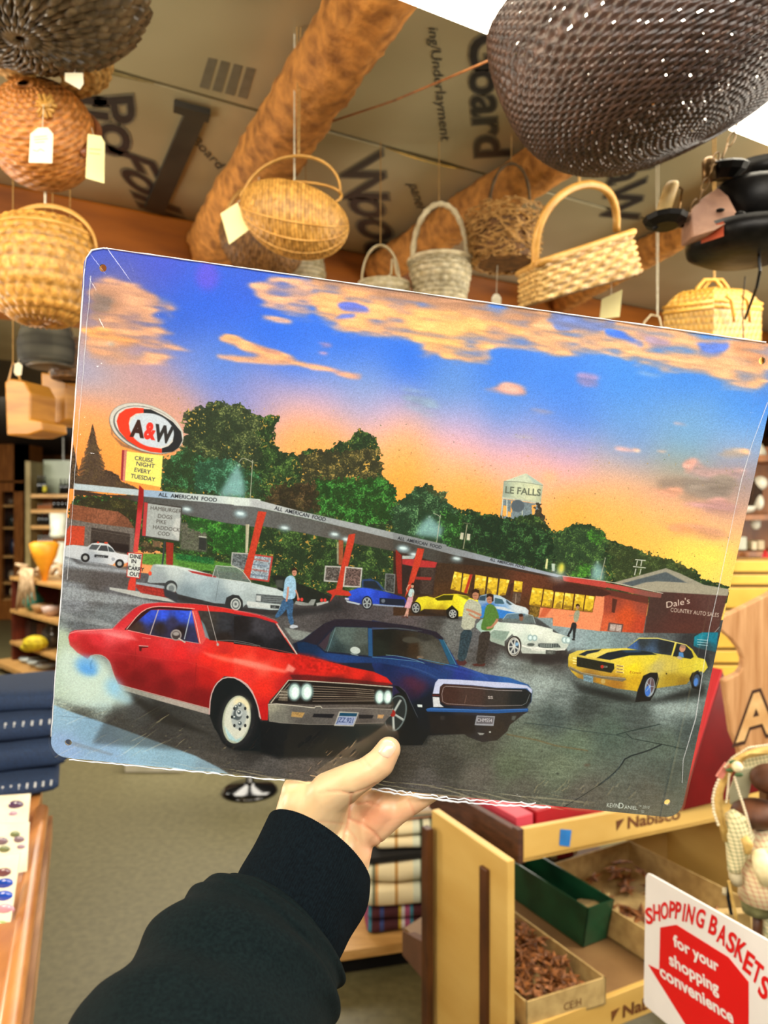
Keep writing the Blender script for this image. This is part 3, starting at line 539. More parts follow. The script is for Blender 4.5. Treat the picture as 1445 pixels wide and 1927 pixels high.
P('F', '1000,1088 1290,1125 1370,1040 1420,1045 1445,1050 1445,1165 985,1165', 'd4825c', .5, 1, .06); P('F', '1020,1095 1080,1095 1030,1160 990,1160', 'b85c3c', 1)
for i, q in enumerate(('945,958 1018,968 1000,1090 922,1075', '1026,970 1092,980 1075,1098 1008,1088', '1102,980 1162,988 1145,1108 1085,1100', '1168,992 1228,1000 1212,1115 1152,1108', '1238,1002 1302,1010 1286,1122 1222,1116', '1310,1010 1370,1020 1352,1126 1292,1122')): window('F', q, i+7)
for q in ('940,955 1372,1018', '1000,1092 1355,1128', '1372,1018 1354,1128', '1022,968 1004,1090', '1097,980 1080,1098', '1165,990 1148,1106', '1233,1000 1217,1116', '1306,1010 1289,1122'): Ln('F', q, 1.2, '4c3014')
P('G', '0,740 270,768 292,650 355,655 345,760 320,895 200,880 0,858', 'd9855c', .5, 1, .07); P('G', '352,640 650,708 640,760 615,908 320,893 345,760', [(400, 700, '8a4030'), (500, 800, 'b84a26'), (600, 850, 'a8402a'), (380, 860, 'c05a38'), (620, 720, '8c4434')], .6, 1, .1)
P('G', '405,670 438,680 420,772 400,765', '4a2a22'); P('G', '380,835 480,848 470,902 370,892', '5a4440'); P('G', '392,845 470,855 462,898 384,890', 'b0a49c', .5, .9, .15); Ln('G', '432,850 425,895', 1, '6a5048')
P('G', '300,600 650,660 650,712 352,645 290,650', '5a3028', 1)
P('G', '650,710 660,660 745,620 1195,640 1180,680 1120,900 960,910 620,905', [(700, 700, '42302c'), (900, 800, '4a2e2a'), (1100, 700, '523834'), (900, 880, '50302a')], .8, 1, .1)
P('G', '410,565 770,466 860,500 1030,580 1195,608 1190,655 700,625 560,600', '8f8c7c', .6, 1, .06); P('G', '470,570 768,492 930,575 800,560 640,560 540,590', '4c565a', .8, 1, .08); P('G', '540,590 700,555 900,565 1195,612 1185,650 740,622 600,605', '94907e', .8, 1, .05)
for q in ('560,408 632,415', '545,455 632,465', '575,415 568,450', '605,415 598,455', '565,470 555,515', '600,470 590,510'): Ln('G', q, 2, 'b8bcae')
P('G', '0,590 60,560 340,610 400,640 340,660 0,625', '3f2620', .8, 1, .1)
P('F', '1150,878 1445,918 1445,962 1155,912', 'a83c34', .5); P('G', '65,522 390,570 740,640 735,668 640,660 380,600 80,555', [(100, 540, 'b04038'), (400, 590, 'a8443c'), (700, 655, '7c4c44')], .5, 1, .06); Ln('G', '60,518 400,562 750,638', 1.3, 'c0bcae')
Tx('G', "Dale's", 768, 738, 11.5, -11, 'd8c8b8', sx=1.15, sh=.15, dy=0, bl=.5); Tx('G', 'COUNTRY AUTO SALES', 798, 762, 7.6, 6.5, 'd0c4b4', sx=.775, bl=.4)
# canopy
P('D', '180,655 400,690 620,695 1400,768 1445,778 1445,915 1200,880 910,822 650,748 460,702 180,692', [(400, 690, '3a2e26'), (800, 740, '4c4e4c'), (1200, 830, '55585a'), (1400, 860, '5a5c5c')], .6, 1, .1)
P('E', '0,400 135,410 1445,706 1445,795 1130,720 830,662 440,582 130,532 0,520', [(60, 460, '585c5c'), (400, 520, '545654'), (900, 660, '4c4842'), (1300, 740, '3c3834')], .5, 1, .1)
P('F', '0,620 500,740 1130,885 1150,905 900,860 700,820 300,790 200,760 0,700', [(100, 690, '40403c'), (600, 790, '302a24'), (1000, 870, '3a2c24')], .5, 1, .1)
P('D', '180,612 620,655 620,697 176,654', 'a9b8be', .5, 1, .04); P('D', '650,655 1445,720 1445,778 1400,770 650,702', [(700, 680, '8ca4bc'), (1000, 700, 'b0bcbc'), (1400, 745, 'c8d4cc')], .5, 1, .04)
P('E', '0,350 130,355 450,440 800,518 1150,600 1445,668 1445,706 1100,635 800,562 500,490 135,410 0,402', [(60, 380, 'c0ccc8'), (160, 385, 'a4aaac'), (800, 540, '8e9698'), (1400, 690, '777d80')], .5, 1, .05)
P('F', '0,588 500,712 800,790 1152,880 1110,888 700,800 400,735 0,626', [(100, 640, '777d80'), (1000, 855, '8a94a0')], .5, 1, .05)
for a in (('D', 752, 700, 7, 5.5), ('E', 275, 430, 7, 13), ('E', 1112, 632, 6, 12.5), ('F', 655, 776, 5, 13)):
    Tx(a[0], 'ALL  AMERICAN  FOOD', a[1], a[2], a[3], a[4], '20242a', bold=.012, sx=[1.03, .92, .92, .88][('D', 'E', 'E', 'F').index(a[0]) if a[1] != 1112 else 2], bl=.4)
for cr, x, y in (('D', 945, 790), ('D', 1310, 820), ('E', 45, 460), ('E', 345, 556), ('E', 685, 600), ('E', 1153, 696), ('E', 1225, 738), ('F', 65, 695), ('F', 430, 765), ('E', 765, 635)): El(cr, x, y, 42, 22, 8, '8ca8b0', 3, .6); El(cr, x, y-3, 24, 9, 8, 'd0e4e6', 1.4, .9)
El('F', 1140, 830, 26, 42, 10, '8c9c40', 2, .9); El('F', 1142, 830, 13, 28, 10, 'c8c048', 1.4); P('F', '1040,762 1052,765 1046,835 1030,830', 'c8c890'); P('F', '1075,795 1100,798 1096,850 1078,846', 'a8b8a8'); El('F', 1120, 880, 60, 36, 12, 'b8c8d4', 6, .5)
# posts and menu boards
P('D', '803,1010 855,1018 850,1172 805,1165', '8a2e24', .5, 1, .08); P('D', '1345,890 1368,892 1358,1090 1342,1085', '9c9880')
RP = [(0, 0, '')]
def post(cr, s, c1='b03a28', c2='8a2a1c'):
    P(cr, s, c1, .5, 1, .1)
P('D', '1250,1080 1400,1090 1385,1230 1245,1170', 'a8a8a4'); P('D', '1258,1088 1390,1098 1378,1220 1250,1165', '5a6264', .6, 1, .35)
P('D', '1382,1092 1445,1096 1445,1270 1370,1255', 'a03c34'); P('E', '120,730 268,748 240,922 98,905', 'a83a34'); P('E', '128,740 255,757 230,910 108,892', '8a9aa4', .6, 1, .3)
for y in (765, 800, 835, 870): Ln('E', [(130-(y-740)*.12, y), (240-(y-740)*.13, y+16)], 2.6, 'a04438' if y in (765, 835) else '4c5c74', .7, 1)
post('D', '1445,800 1445,900 1370,1262 1318,1258 1400,960'); post('E', '165,440 222,446 195,540 100,905 60,900 120,640')
P('E', '95,530 105,530 95,720 80,720', 'b0ac94')
post('E', '712,635 745,640 740,810 712,805', 'x' and '8c4a30'); P('E', '700,650 712,652 712,800 700,798', 'b0a890', .8, .7)
P('E', '620,810 730,815 720,925 610,918', 'a8a8a4'); P('E', '630,820 722,824 712,916 620,908', '54504c', .6, 1, .4)
P('E', '628,985 700,965 835,1000 828,1022 690,1010 650,1062 668,1010', 'b03428', .6, 1, .06); post('E', '780,600 826,592 815,660 735,980 690,985')
P('E', '757,815 875,826 862,960 740,955', 'b4b4ae'); P('E', '765,825 866,835 854,950 750,945', '5c4c48', .6, 1, .45)
P('E', '1030,862 1098,868 1092,1000 1022,985', '6c7070'); P('E', '1038,870 1090,875 1085,992 1030,980', '3c403e', .6, 1, .4)
post('E', '1100,700 1140,740 1144,1005 1115,1000 1100,800', '7c2820'); post('E', '1248,690 1294,698 1280,760 1222,930 1160,1030 1185,930')
# ---------------------------------------------------------------- the roadside sign
P('D', '622,625 652,655 650,740 612,1080 580,1080 612,740', [(640, 700, '8c2020'), (600, 900, 'b8383c'), (615, 1000, 'c04440')], .5)
El('D', 668, 240, 262, 158, 21, '5c5e5c', .8); El('D', 672, 238, 262, 155, 21, 'c0beb4', .6); El('D', 678, 243, 244, 142, 21, '5f6260', .6); El('D', 684, 240, 240, 134, 21, 'c8c4bc', .5)
P('D', '430,210 445,290 520,345 640,395 720,405 640,405 500,360 430,280', '7a5a44', 1, .8)
P('D', '648,107 700,110 780,150 850,195 905,260 915,320 890,370 850,398 775,405 775,375 820,360 850,330 855,280 820,215 760,165 700,140 650,135', '23272a', .5)
P('D', '652,103 652,133 600,138 560,165 550,205 560,255 600,310 660,350 730,370 775,378 775,406 700,398 620,370 540,320 485,255 468,190 485,140 530,108 590,98', 'd63a24', .5)
El('D', 706, 252, 155, 112, 18, 'b9c4cc', .7)
Tx('D', 'A', 566, 288, 29, 7, '38221e', sx=.78, bold=.055, bl=.5); Tx('D', '&', 652, 302, 29, 8, 'd8342a', sx=.72, bold=.05, bl=.5); Tx('D', 'W', 722, 318, 29, 10, '2c2c2c', sx=.72, bold=.05, bl=.5)
P('D', '505,385 540,388 522,600 495,588', '8a3034'); P('D', '520,386 542,390 524,602 508,598', 'c07868', .5); P('D', '538,395 782,425 768,638 524,592', 'e0d86c', .5, 1, .05)
for t, x, y, s in (('CRUISE', 588, 452, 1), ('NIGHT', 598, 490, 1.04), ('EVERY', 585, 532, 1), ('TUESDAY', 562, 574, .98)): Tx('D', t, x, y, 7.6, 9, '3c3c4c', sx=s, bold=.01, bl=.4)
P('D', '655,738 912,772 910,845 895,1010 640,975 645,850', '3a3836'); P('D', '655,740 680,745 665,972 640,968', 'a83a3a'); P('D', '680,748 905,780 890,1003 665,970', '99a09e', .5, 1, .05); P('D', '870,850 905,845 893,1003 840,940', 'b8bcb8', 1, .8)
for t, x, y in (('HAMBURGER', 695, 790), ('DOGS', 745, 845), ('PIKE', 735, 882), ('HADDOCK', 712, 920), ('COD', 745, 962)): Tx('D', t, x, y, 7, 7, '44423f', sx=1.0, bl=.4)
Ln('D', '795,1005 765,1300', 3.4, '33393c')
P('D', '570,1240 600,1245 595,1350 540,1342 550,1280', 'c43c30'); P('D', '540,1080 648,1090 628,1262 535,1250', 'b0302c'); P('D', '548,1086 640,1095 620,1255 540,1244', 'c6ccc6', .4)
for t, x, y in (('DINE', 556, 1118), ('IN', 566, 1152), ('CARRY', 542, 1198), ('OUT', 554, 1238)): Tx('D', t, x, y, 7, 7, '24262a', sx=.95, bold=.02, bl=.35)
Tx('D', 'or', 578, 1170, 3, 7, '24262a', bl=.3)
P('D', '420,1318 640,1350 885,1405 885,1425 640,1390 420,1335', 'a8aca8'); P('D', '600,1282 875,1322 870,1345 600,1300', '8c98a0'); P('D', '600,1298 870,1345 850,1398 630,1355 600,1320', '94302a', .5, 1, .15)
for y in (1322, 1345, 1368): Ln('D', [(640, y-8), (855, y+24)], .9, '6a2420', .7)
# ---------------------------------------------------------------- cars at the back
P('D', '118,1090 240,1150 480,1185 560,1170 540,1200 200,1160', '3a3a3c', 2, .8)
P('D', '118,1038 170,1030 270,1042 300,1020 340,1015 410,1022 440,1050 460,1080 480,1088 548,1100 545,1150 515,1160 505,1145 460,1150 440,1168 280,1142 200,1128 118,1108', [(200, 1060, 'b8bec2'), (350, 1035, 'c4cacc'), (500, 1110, 'c8ccd0'), (300, 1120, '9aa2aa')], .5, 1, .04)
P('D', '285,1048 300,1028 355,1032 330,1065 280,1060', '4a5054'); P('D', '362,1034 402,1036 412,1075 340,1068', '3a3e42'); P('D', '408,1038 436,1055 456,1080 416,1076', '3c4448')
P('D', '335,1008 350,1008 348,1020 333,1018', 'c03828'); P('D', '385,1010 408,1012 406,1024 384,1022', 'c04430'); P('D', '318,1096 412,1104 408,1120 316,1114', '2c3034'); Tx('D', 'POLICE', 330, 1116, 3.2, 4, 'c8ccd0', bl=.3)
for x, y in ((255, 1118), (488, 1158)): El('D', x, y, 30, 30, 0, '202224'); El('D', x, y, 16, 16, 0, '9a9e9e')
El('D', 445, 1128, 12, 12, 0, '8a9098', .5, .8)
# black car behind the walking man
P('M', '930,220 980,215 1040,230 1110,270 1200,300 1300,345 1320,355 1300,390 1210,415 1080,395 1000,350', '1c2420', .6, 1, .12); P('M', '960,245 1010,245 1005,300 960,290', '50564f', 1, .7)
P('M', '1090,380 1170,395 1190,370 1220,370 1205,410 1130,412 1080,400', '9aa09c', .6, .8); P('M', '1220,395 1300,380 1300,392 1225,415', 'b0b4b0', .6, .9)
for x, y in ((1106, 370), (1128, 372), (1256, 376), (1278, 376)): El('M', x, y, 10, 12, 0, 'c83a34')
# white convertible
P('M', '300,330 640,420 1000,440 1090,420 1250,420 1380,380 1400,440 1100,480 700,470 330,380', '26282a', 3, .85)
P('M', '130,260 145,190 165,145 300,155 400,172 560,215 600,235 800,262 960,300 1010,322 1015,350 1000,362 1005,395 1000,438 930,440 780,425 770,400 745,425 640,412 630,400 560,395 320,335 300,290 240,265 150,265', [
 (160, 170, '98a4a4'), (300, 175, 'b0bcbc'), (200, 230, '8c989c'), (450, 220, 'a4b4ba'), (500, 300, '8ca0a8'), (700, 270, 'b0bec0'), (900, 300, 'b4c2c2'), (600, 370, '7c8e96'), (800, 380, '98a6a8'), (400, 330, '768890')], .5, 1, .05)
P('M', '175,142 300,150 400,170 560,215 560,225 420,205 330,170 190,155', 'c4cecc', 1, .9); P('M', '390,182 570,215 576,230 520,222 420,200', '9a3030', .5); El('M', 146, 203, 11, 14, 0, 'd84a34')
P('M', '548,215 570,150 700,162 745,190 800,262 610,238', '62706c', .6, .85, .12); Ln('M', '550,225 572,152 700,162 745,190 800,262', 1.4, 'b4bab4'); Ln('M', '600,236 800,264', 1.2, 'c0c8c4'); Ln('M', '575,155 590,230', 1, '8a928e'); Ln('M', '590,250 570,380', .8, '5a686e')
P('M', '832,335 1005,350 1000,405 830,385', '4c5456', .5, 1, .15); P('M', '834,345 865,347 862,385 832,380', 'b0b8b8'); [Ln('M', [(870, y), (1000, y+8)], .8, '8c9698') for y in (355, 368, 380)]
P('M', '775,380 900,400 1000,410 1000,435 800,420 770,405', 'b8c0be', .5); P('M', '925,408 985,412 980,432 925,428', '2c3234'); Tx('M', 'J-81', 935, 426, 3.4, 3, 'b0b8b8', bl=.3)
El('M', 280, 290, 42, 42, 10, '33383a'); El('M', 284, 300, 32, 34, 0, '9aa4a4'); El('M', 284, 300, 18, 20, 0, '6c7678'); P('M', '232,300 320,330 330,400 240,350', '30343a', 1)
P('M', '628,410 640,360 680,340 720,345 745,380 748,430 640,430', '2a2e30'); El('M', 700, 400, 44, 50, 0, '24282a'); El('M', 700, 402, 34, 40, 0, 'b8c0bc'); El('M', 700, 402, 26, 32, 0, '4c5456'); El('M', 700, 402, 20, 24, 0, 'a8b0ae'); El('M', 700, 402, 8, 10, 0, '5a6264')
# blue car, yellow coupe, blue and white car
P('E', '870,905 930,898 980,920 1030,980 870,960', '28406a', .6, 1, .1); P('E', '880,915 960,915 1010,975 880,955', '1c2428', .6, .9)
P('E', '780,985 850,960 900,962 1020,985 1160,1025 1175,1050 1160,1090 990,1078 940,1070 870,1075 790,1050 760,1035 800,1010', [(820, 1000, '2a4cc0'), (900, 980, '2c50d0'), (1000, 1000, '2440b0'), (1100, 1020, '1c2c80'), (850, 1060, '203890')], .5, 1, .08)
P('E', '990,1030 1160,1040 1165,1085 990,1072', '1a2230'); P('E', '760,1045 860,1068 850,1078 770,1060', 'a8b4c0'); P('E', '945,1070 1160,1085 1150,1095 945,1080', '8c9cb0', .5, .9); P('E', '755,1028 785,1032 780,1045 755,1040', 'b0b0c0')
wheel('E', 905, 1063, 36, 46, 0, '1a1e22', '9aa4a8', .82); El('E', 1015, 1050, 14, 14, 0, '5a6470', .6)
P('F', '120,1090 160,1110 380,1140 520,1160 520,1130 300,1120', '24221f', 2, .8)
P('F', '145,1060 170,1025 230,1018 280,1030 340,1005 430,1002 500,1015 520,1030 600,1050 590,1156 440,1156 380,1140 360,1110 210,1105 180,1125 130,1080', [(200, 1045, 'cfc42c'), (300, 1060, 'd8cc30'), (400, 1080, 'd0c428'), (500, 1060, 'e0d838'), (320, 1100, 'a89420'), (250, 1090, 'b8a828')], .5, 1, .06)
P('F', '282,1035 342,1010 410,1010 400,1045 300,1048', '34340f'); P('F', '430,1008 520,1020 505,1045 460,1020', '6c7018', .8)
wheel('F', 153, 1098, 34, 40, 0, '1c1c1c', 'a8aca8', .78); P('J', '590,120 640,80 690,130 690,190 600,180', '1c1c18')
P('F', '575,1050 590,1015 640,1002 720,1012 770,1040 830,1075 900,1095 920,1115 915,1156 600,1156', [(620, 1030, '88a0b4'), (720, 1030, 'a8bcc8'), (850, 1090, 'c0ccd0'), (700, 1120, '3c7cc4'), (650, 1090, '3a6cb8')], .5, 1, .05)
P('F', '690,1030 740,1040 755,1070 690,1068', '34505c'); P('F', '590,1020 630,1012 625,1050 580,1045', '2e4454'); P('J', '865,90 940,90 1040,110 1150,140 1230,150 1200,190 1050,185 860,180', '2f74c0', .8); P('J', '900,85 1000,88 1060,95 1110,120 1240,135 1250,145 1150,140 1000,110', 'b8c4ca', .6)
P('J', '985,22 1040,35 1055,70 980,65', '3a5a68'); P('J', '1072,35 1120,75 1100,78 1075,60', '3a4c54')
P('J', '320,130 380,120 600,160 730,190 700,200 500,170 330,150', '1e1c1c', 2, .7); wheel('J', 350, 102, 38, 48, 0, '20201e', 'a4a8a4', .78); wheel('J', 645, 148, 42, 46, 0, '181816', 'b0b4b0', .72, 6)
# white sports car
P('J', '850,330 1000,400 1100,500 1445,560 1445,480 1200,440 950,330', '332e2c', 5, .85); P('K', '0,330 300,350 260,400 0,420', '2c2828', 4, .8)
P('J', '835,230 870,195 940,180 1020,215 1150,225 1300,235 1445,270 1445,430 1400,470 1200,465 1185,430 1180,380 1120,310 1060,370 1060,408 950,370 930,345 830,260', [
 (860, 230, '94b0a8'), (1000, 240, 'b8c8bc'), (1150, 250, 'd0d8d0'), (1300, 280, 'd4dcd0'), (1250, 340, 'bccac0'), (1000, 360, '8c9c90'), (1250, 430, 'a8b0a8'), (1100, 300, 'c8d4c8')], .5, 1, .05)
P('J', '940,300 975,280 1100,290 1070,350 1050,365 960,340', '7e9488', .7, 1, .08); Ln('J', '945,300 975,272 1100,282', 1, 'c8d4cc')
P('J', '1045,190 1080,150 1200,145 1285,165 1305,225 1150,220 1040,215', '5e6c6c', .8, .8, .1); Ln('J', '1045,195 1080,150 1200,143 1285,163 1305,228', 1.2, 'a4b4b4'); El('J', 1193, 180, 17, 27, 0, '7a5442', .7); El('J', 1190, 160, 18, 12, 0, '34221c', .6)
P('K', '0,135 100,170 200,200 270,225 275,260 250,305 180,320 60,300 0,300', [(50, 180, 'd4dcd0'), (150, 220, 'd0d8cc'), (200, 280, 'b4beb4'), (50, 280, 'b0b8b0')], .5, 1, .05)
P('J', '1325,400 1345,385 1445,390 1445,420 1340,420', '3a4444', .5); P('K', '48,270 190,270 210,298 60,300', '343c3c'); [Ln('K', [(x, 272), (x+2, 298)], .9, '98a29c') for x in range(60, 200, 12)]; [Ln('J', [(x, 388), (x, 418)], .9, '98a29c') for x in range(1350, 1445, 14)]
P('J', '1185,390 1250,415 1330,415 1445,430 1445,445 1300,435 1200,410', 'd8dcd4', .5); P('K', '0,300 60,310 190,312 250,300 240,318 60,325 0,318', 'c8ccc4', .5); P('J', '1390,440 1445,444 1445,475 1388,470', '4c504c'); P('K', '104,316 172,320 168,345 102,340', '4c504c'); Tx('K', '1027', 112, 338, 3.6, 3, 'a8aca4', bl=.3)
for cr, x, y in (('J', 1265, 340), ('J', 1300, 342), ('K', 237, 244), ('K', 262, 246)): El(cr, x, y, 22, 26, 0, '8fa8a8', .5); El(cr, x, y, 13, 16, 0, 'c8dcdc', .5)
El('J', 1270, 395, 30, 12, 0, '4c5450', .6); wheel('J', 1135, 410, 58, 84, 8, '2c2826', 'b0b4b0', .8, 7, 'c0c4c0'); El('J', 1158, 392, 14, 16, 0, '78a8d0', .6, .8)
Ln('J', [(1135+46*math.cos(t/10), 412+72*math.sin(t/10)) for t in range(0, 64)], 1.3, 'd8d8cc')
# people
def person(cr, head, hair, hr, torso, shirt, legs, pants, arms=(), skin='b98a6c', feet=()):
    for q, c in feet: P(cr, q, c, .5)
    for q in legs: P(cr, q, pants, .5, 1, .2, sm=1)
    P(cr, torso, shirt, .5, 1, .1, sm=1)
    for q, w in arms: Ln(cr, q, w, skin, 1, .5)
    El(cr, head[0], head[1]+hr*.15, hr*.78, hr*1.1, 0, skin, .4); P(cr, hair, '2e2018', .4)
    El(cr, head[0]-hr*.1, head[1]+hr*.1, hr*.6, hr*.12, 0, '5c3c2c', .5, .6); El(cr, head[0], head[1]+hr*.7, hr*.3, hr*.1, 0, '7a4434', .5, .6)
P('E', '290,1150 420,1156 420,1150 300,1130', '2a2a2c', 1, .4)
person('M', (1080, 195), '1060,195 1064,172 1082,166 1098,174 1100,190 1086,182 1068,184', 20, '1030,225 1060,212 1085,230 1092,280 1090,340 1080,368 1030,372 1002,355 1012,300 1016,250', '8eb4cc',
       ['1005,365 1045,372 1040,420 1000,470 965,495 950,485 985,430', '1025,372 1075,368 1072,430 1065,470 1080,530 1050,540 1030,460'], '35587c', [('1040,290 1036,340 1028,385', 3.4), ('1088,310 1100,340 1106,372', 3.2)], 'b8806a', [('1048,545 1065,532 1100,540 1104,552 1070,560 1050,556', 'b0b8c0')])
person('N', (427, 195), '418,190 424,178 440,182 444,205 436,212 436,192', 11, '408,215 430,210 440,230 432,262 400,262', 'a8c0c0', ['385,355 395,325 404,330 394,370 376,380', '395,325 408,325 402,378 392,380'], 'b88c7c', [('398,230 392,215 404,192 414,190', 2), ('432,235 424,290', 2)], 'c09880', [('362,376 380,376 380,382 362,382', '50302a'), ('388,376 402,378 400,386 386,384', '50302a')])
P('N', '400,262 430,262 426,290 414,330 378,325 392,290', 'c0909c', .6, 1, .08)
person('N', (800, 250), '776,250 778,222 800,212 822,222 826,252 818,240 800,232 784,238', 24, '735,300 765,270 800,285 830,300 838,350 830,380 800,390 790,455 712,455 722,380 728,340', 'a4a896',
       ['715,455 785,458 772,520 745,600 735,640 690,640 705,540', '745,470 785,458 760,560 740,640 700,640'], '2c3c44', [('745,335 790,350 835,372', 4.6), ('760,360 800,385 826,385', 4)], 'a8765c', [('680,635 730,625 750,650 735,665 690,668', '4a2c2c')])
person('N', (884, 272), '862,268 866,246 886,240 906,250 906,285 896,290 896,262 880,258', 24, '860,315 885,300 915,315 935,360 940,390 910,405 905,460 840,460 830,440 848,380', '4c7234',
       ['822,470 890,462 878,540 860,600 855,660 800,660 815,560', '850,470 892,462 870,580 850,600'], '35302c', [('928,390 925,405 895,440 865,445', 5)], 'a8765c', [('780,660 830,650 860,655 850,672 790,670', '4a2a26')])
person('G', (168, 730), '156,730 158,712 172,708 184,718 182,732 172,720', 12, '158,752 180,752 184,780 168,835 142,832 142,780', '8c927c', ['130,835 165,838 155,900 150,950 135,945 138,890', '130,835 150,838 128,900 105,930 98,922 120,880'], '24282a', [('145,785 108,792', 1.6)], 'a07c64', [('98,920 118,926 112,935 96,928', '202020'), ('132,945 150,948 148,958 130,955', '202020')])
# ---------------------------------------------------------------- yellow muscle car, right
P('K', '280,500 340,560 700,640 780,690 900,660 1100,600 1240,560 1240,640 1000,680 850,700 600,680 330,600', '1e2020', 5, .9)
P('K', '1165,220 1220,190 1335,190 1320,330 1180,300 1158,285', [(1200, 220, '1c7c90'), (1300, 230, '187088'), (1250, 290, '2c4850')], .6, 1, .1); [Ln('K', [(1185, y), (1262, y+8)], 1.6, '8cb4bc') for y in (240, 258, 276)]; Ln('K', '1310,190 1345,150', 1, 'a8b0b0')
P('K', '1150,290 1260,330 1280,420 1240,480 1180,380', '2a2c30', 2, .8)
P('K', '262,370 270,345 330,320 500,308 680,302 770,228 900,228 1030,258 1110,280 1150,310 1190,370 1240,382 1262,440 1230,480 1215,470 1180,470 1150,510 1110,560 890,590 800,620 730,608 600,590 330,515 285,470 262,430', [
 (290, 350, 'c8b448'), (400, 320, 'd0bc50'), (290, 440, 'b89a30'), (600, 330, 'd8c450'), (720, 440, 'dcc828'), (700, 400, 'd8c43c'), (850, 380, 'd0c03c'), (900, 430, 'b4a860'), (1000, 440, 'c0b050'), (1100, 430, 'c8b83c'), (1200, 420, 'ccc040'),
 (1000, 520, '9c8428'), (1080, 550, '8a7024'), (740, 540, 'c09c24'), (600, 560, '9a6c28'), (400, 520, '8c6830'), (1150, 340, 'c4b438'), (900, 230, 'b8ac5c')], .5, 1, .06)
P('K', '680,302 770,235 900,235 1030,262 1000,355 850,335 770,318', [(720, 280, '3a5a90'), (800, 260, '30383c'), (950, 290, '24292c'), (850, 320, '3c5068')], .5, 1, .12); P('K', '1040,268 1100,280 1145,325 1160,365 1140,380 1010,360', '23282a', .5, 1, .1)
Ln('K', '1030,260 1004,358', 2.6, 'd8cc58'); Ln('K', '765,232 900,232 1035,262 1110,280', 1.8, 'c8c070'); El('K', 1080, 305, 22, 27, 20, 'b88468', .5); El('K', 1084, 290, 20, 12, 10, '8c7060', .6); P('K', '1055,330 1085,335 1090,370 1050,365', '4c80b8', .6); El('K', 1060, 372, 20, 10, 20, 'a89c88', .5)
P('K', '335,350 395,322 500,310 470,335 390,360', '222c34', .5); P('K', '462,372 540,335 640,318 770,318 850,330 900,350 700,355 560,388', '1e262c', .5, 1, .08); P('K', '640,318 770,315 790,330 680,335', '2c4460', 1, .8); P('K', '380,360 400,345 520,318 600,306 540,335 455,375', 'd4c45c', .5)
P('K', '325,360 590,412 592,450 570,480 322,432', '25261f', .5, 1, .15); Ln('K', '325,362 590,412', 1.2, 'c8b850'); El('K', 505, 435, 12, 13, 0, 'a83028', .5); Tx('K', 'Z28', 514, 441, 3.2, 3, 'c0c0b0', bl=.3)
for y in (368, 388, 406): P('K', [(294, y), (322, y+6), (322, y+12), (296, y+7)], 'f0e0a0', .4)
for y in (420, 442, 464): P('K', [(608, y), (662, y+8), (658, y+20), (600, y+12)], 'e8d088', .4); P('K', [(610, y+5), (655, y+12), (652, y+17), (606, y+10)], '5a4420', .4)
P('K', '270,430 360,475 500,500 670,515 678,530 650,542 500,520 350,490 275,455', '6c6450', .6, 1, .08); Ln('K', '270,434 360,478 500,504 670,520', 1, 'a89c80')
P('K', '370,490 442,505 440,552 372,535', '6c8894', .5, 1, .15); Tx('K', 'EC 1969', 376, 520, 3, 10, '2c3c44', sx=.9, bl=.3); El('K', 512, 540, 16, 18, 0, 'b09858', .6); P('K', '460,515 495,520 490,550 462,545', 'a87c28')
P('K', '740,690 760,600 800,500 850,478 900,478 912,520 890,600 850,680', '1c1c1c', .6); El('K', 845, 582, 46, 84, 8, '1e2022'); El('K', 846, 582, 36, 70, 8, '909aa0', .5); El('K', 850, 572, 26, 56, 8, '5c4c50', .6); El('K', 832, 610, 20, 38, 8, '3c6cc0', .8); El('K', 846, 575, 9, 12, 0, '4c7ccc', .5)
for a in range(5): Ln('K', [(846, 578), (846+30*math.cos(a*1.256), 578+58*math.sin(a*1.256))], 1.5, 'a8b0b8', .8)
P('K', '1130,520 1150,480 1190,465 1215,500 1200,600 1150,590', '1c1c1c', .8); El('K', 1180, 535, 24, 46, 8, '3a4a60', .6); El('K', 1176, 545, 15, 30, 8, '4878c0', .7); P('K', '1135,525 1180,465 1200,460 1160,510', '2c2820', .6)
Tx('K', 'Z', 700, 482, 4.4, 0, '8c2c1c', bl=.3); Tx('K', 'Camaro', 716, 484, 3.6, 2, '6c3018', sh=.3, bl=.3); Ln('K', '915,450 960,470 1100,440 1180,420', .8, '8a8040', .5); El('K', 965, 485, 5, 6, 0, '3c3420')
Ln('K', '1015,362 1000,470 1010,560', .7, '8a7c38', .6); Ln('K', '912,480 905,520 885,590', 1, 'e0d480', .7)
# ---------------------------------------------------------------- blue car
P('I', '470,300 520,262 620,190 690,165 800,165 1000,185 1200,210 1370,250 1420,290 1445,330 1445,700 1300,800 1150,900 1100,900 1080,700 900,520 700,470 540,420 430,400 400,330', '1a2030', .6)
P('J', '0,200 100,220 300,250 450,280 540,330 570,360 640,470 690,560 900,630 1100,660 1180,690 1250,715 1282,760 1275,850 1240,900 1250,930 1200,960 1100,1040 1080,1090 1000,1160 880,1175 760,1130 740,1110 450,1120 400,1200 230,1200 150,1100 280,1000 100,800 0,560', [
 (60, 520, '1c2c5c'), (100, 570, '15244c'), (300, 600, '1c2a5a'), (400, 640, '20305c'), (300, 700, '30203c'), (350, 760, '281c30'), (450, 800, '142038'), (600, 600, '22386c'), (700, 630, '24347c'), (900, 650, '28488c'), (1100, 680, '2a5898'),
 (450, 600, '1c305c'), (350, 900, '101c2c'), (450, 1000, '181c24'), (700, 1050, '2a2624'), (1000, 1050, '302a26'), (1100, 1000, '2c2826'), (400, 1150, '14181c'), (250, 1150, '101214')], .6, 1, .08)
P('J', '570,700 700,1100 460,1130 440,1200 230,1210 300,1050 280,900', '12161a', 4, .6)
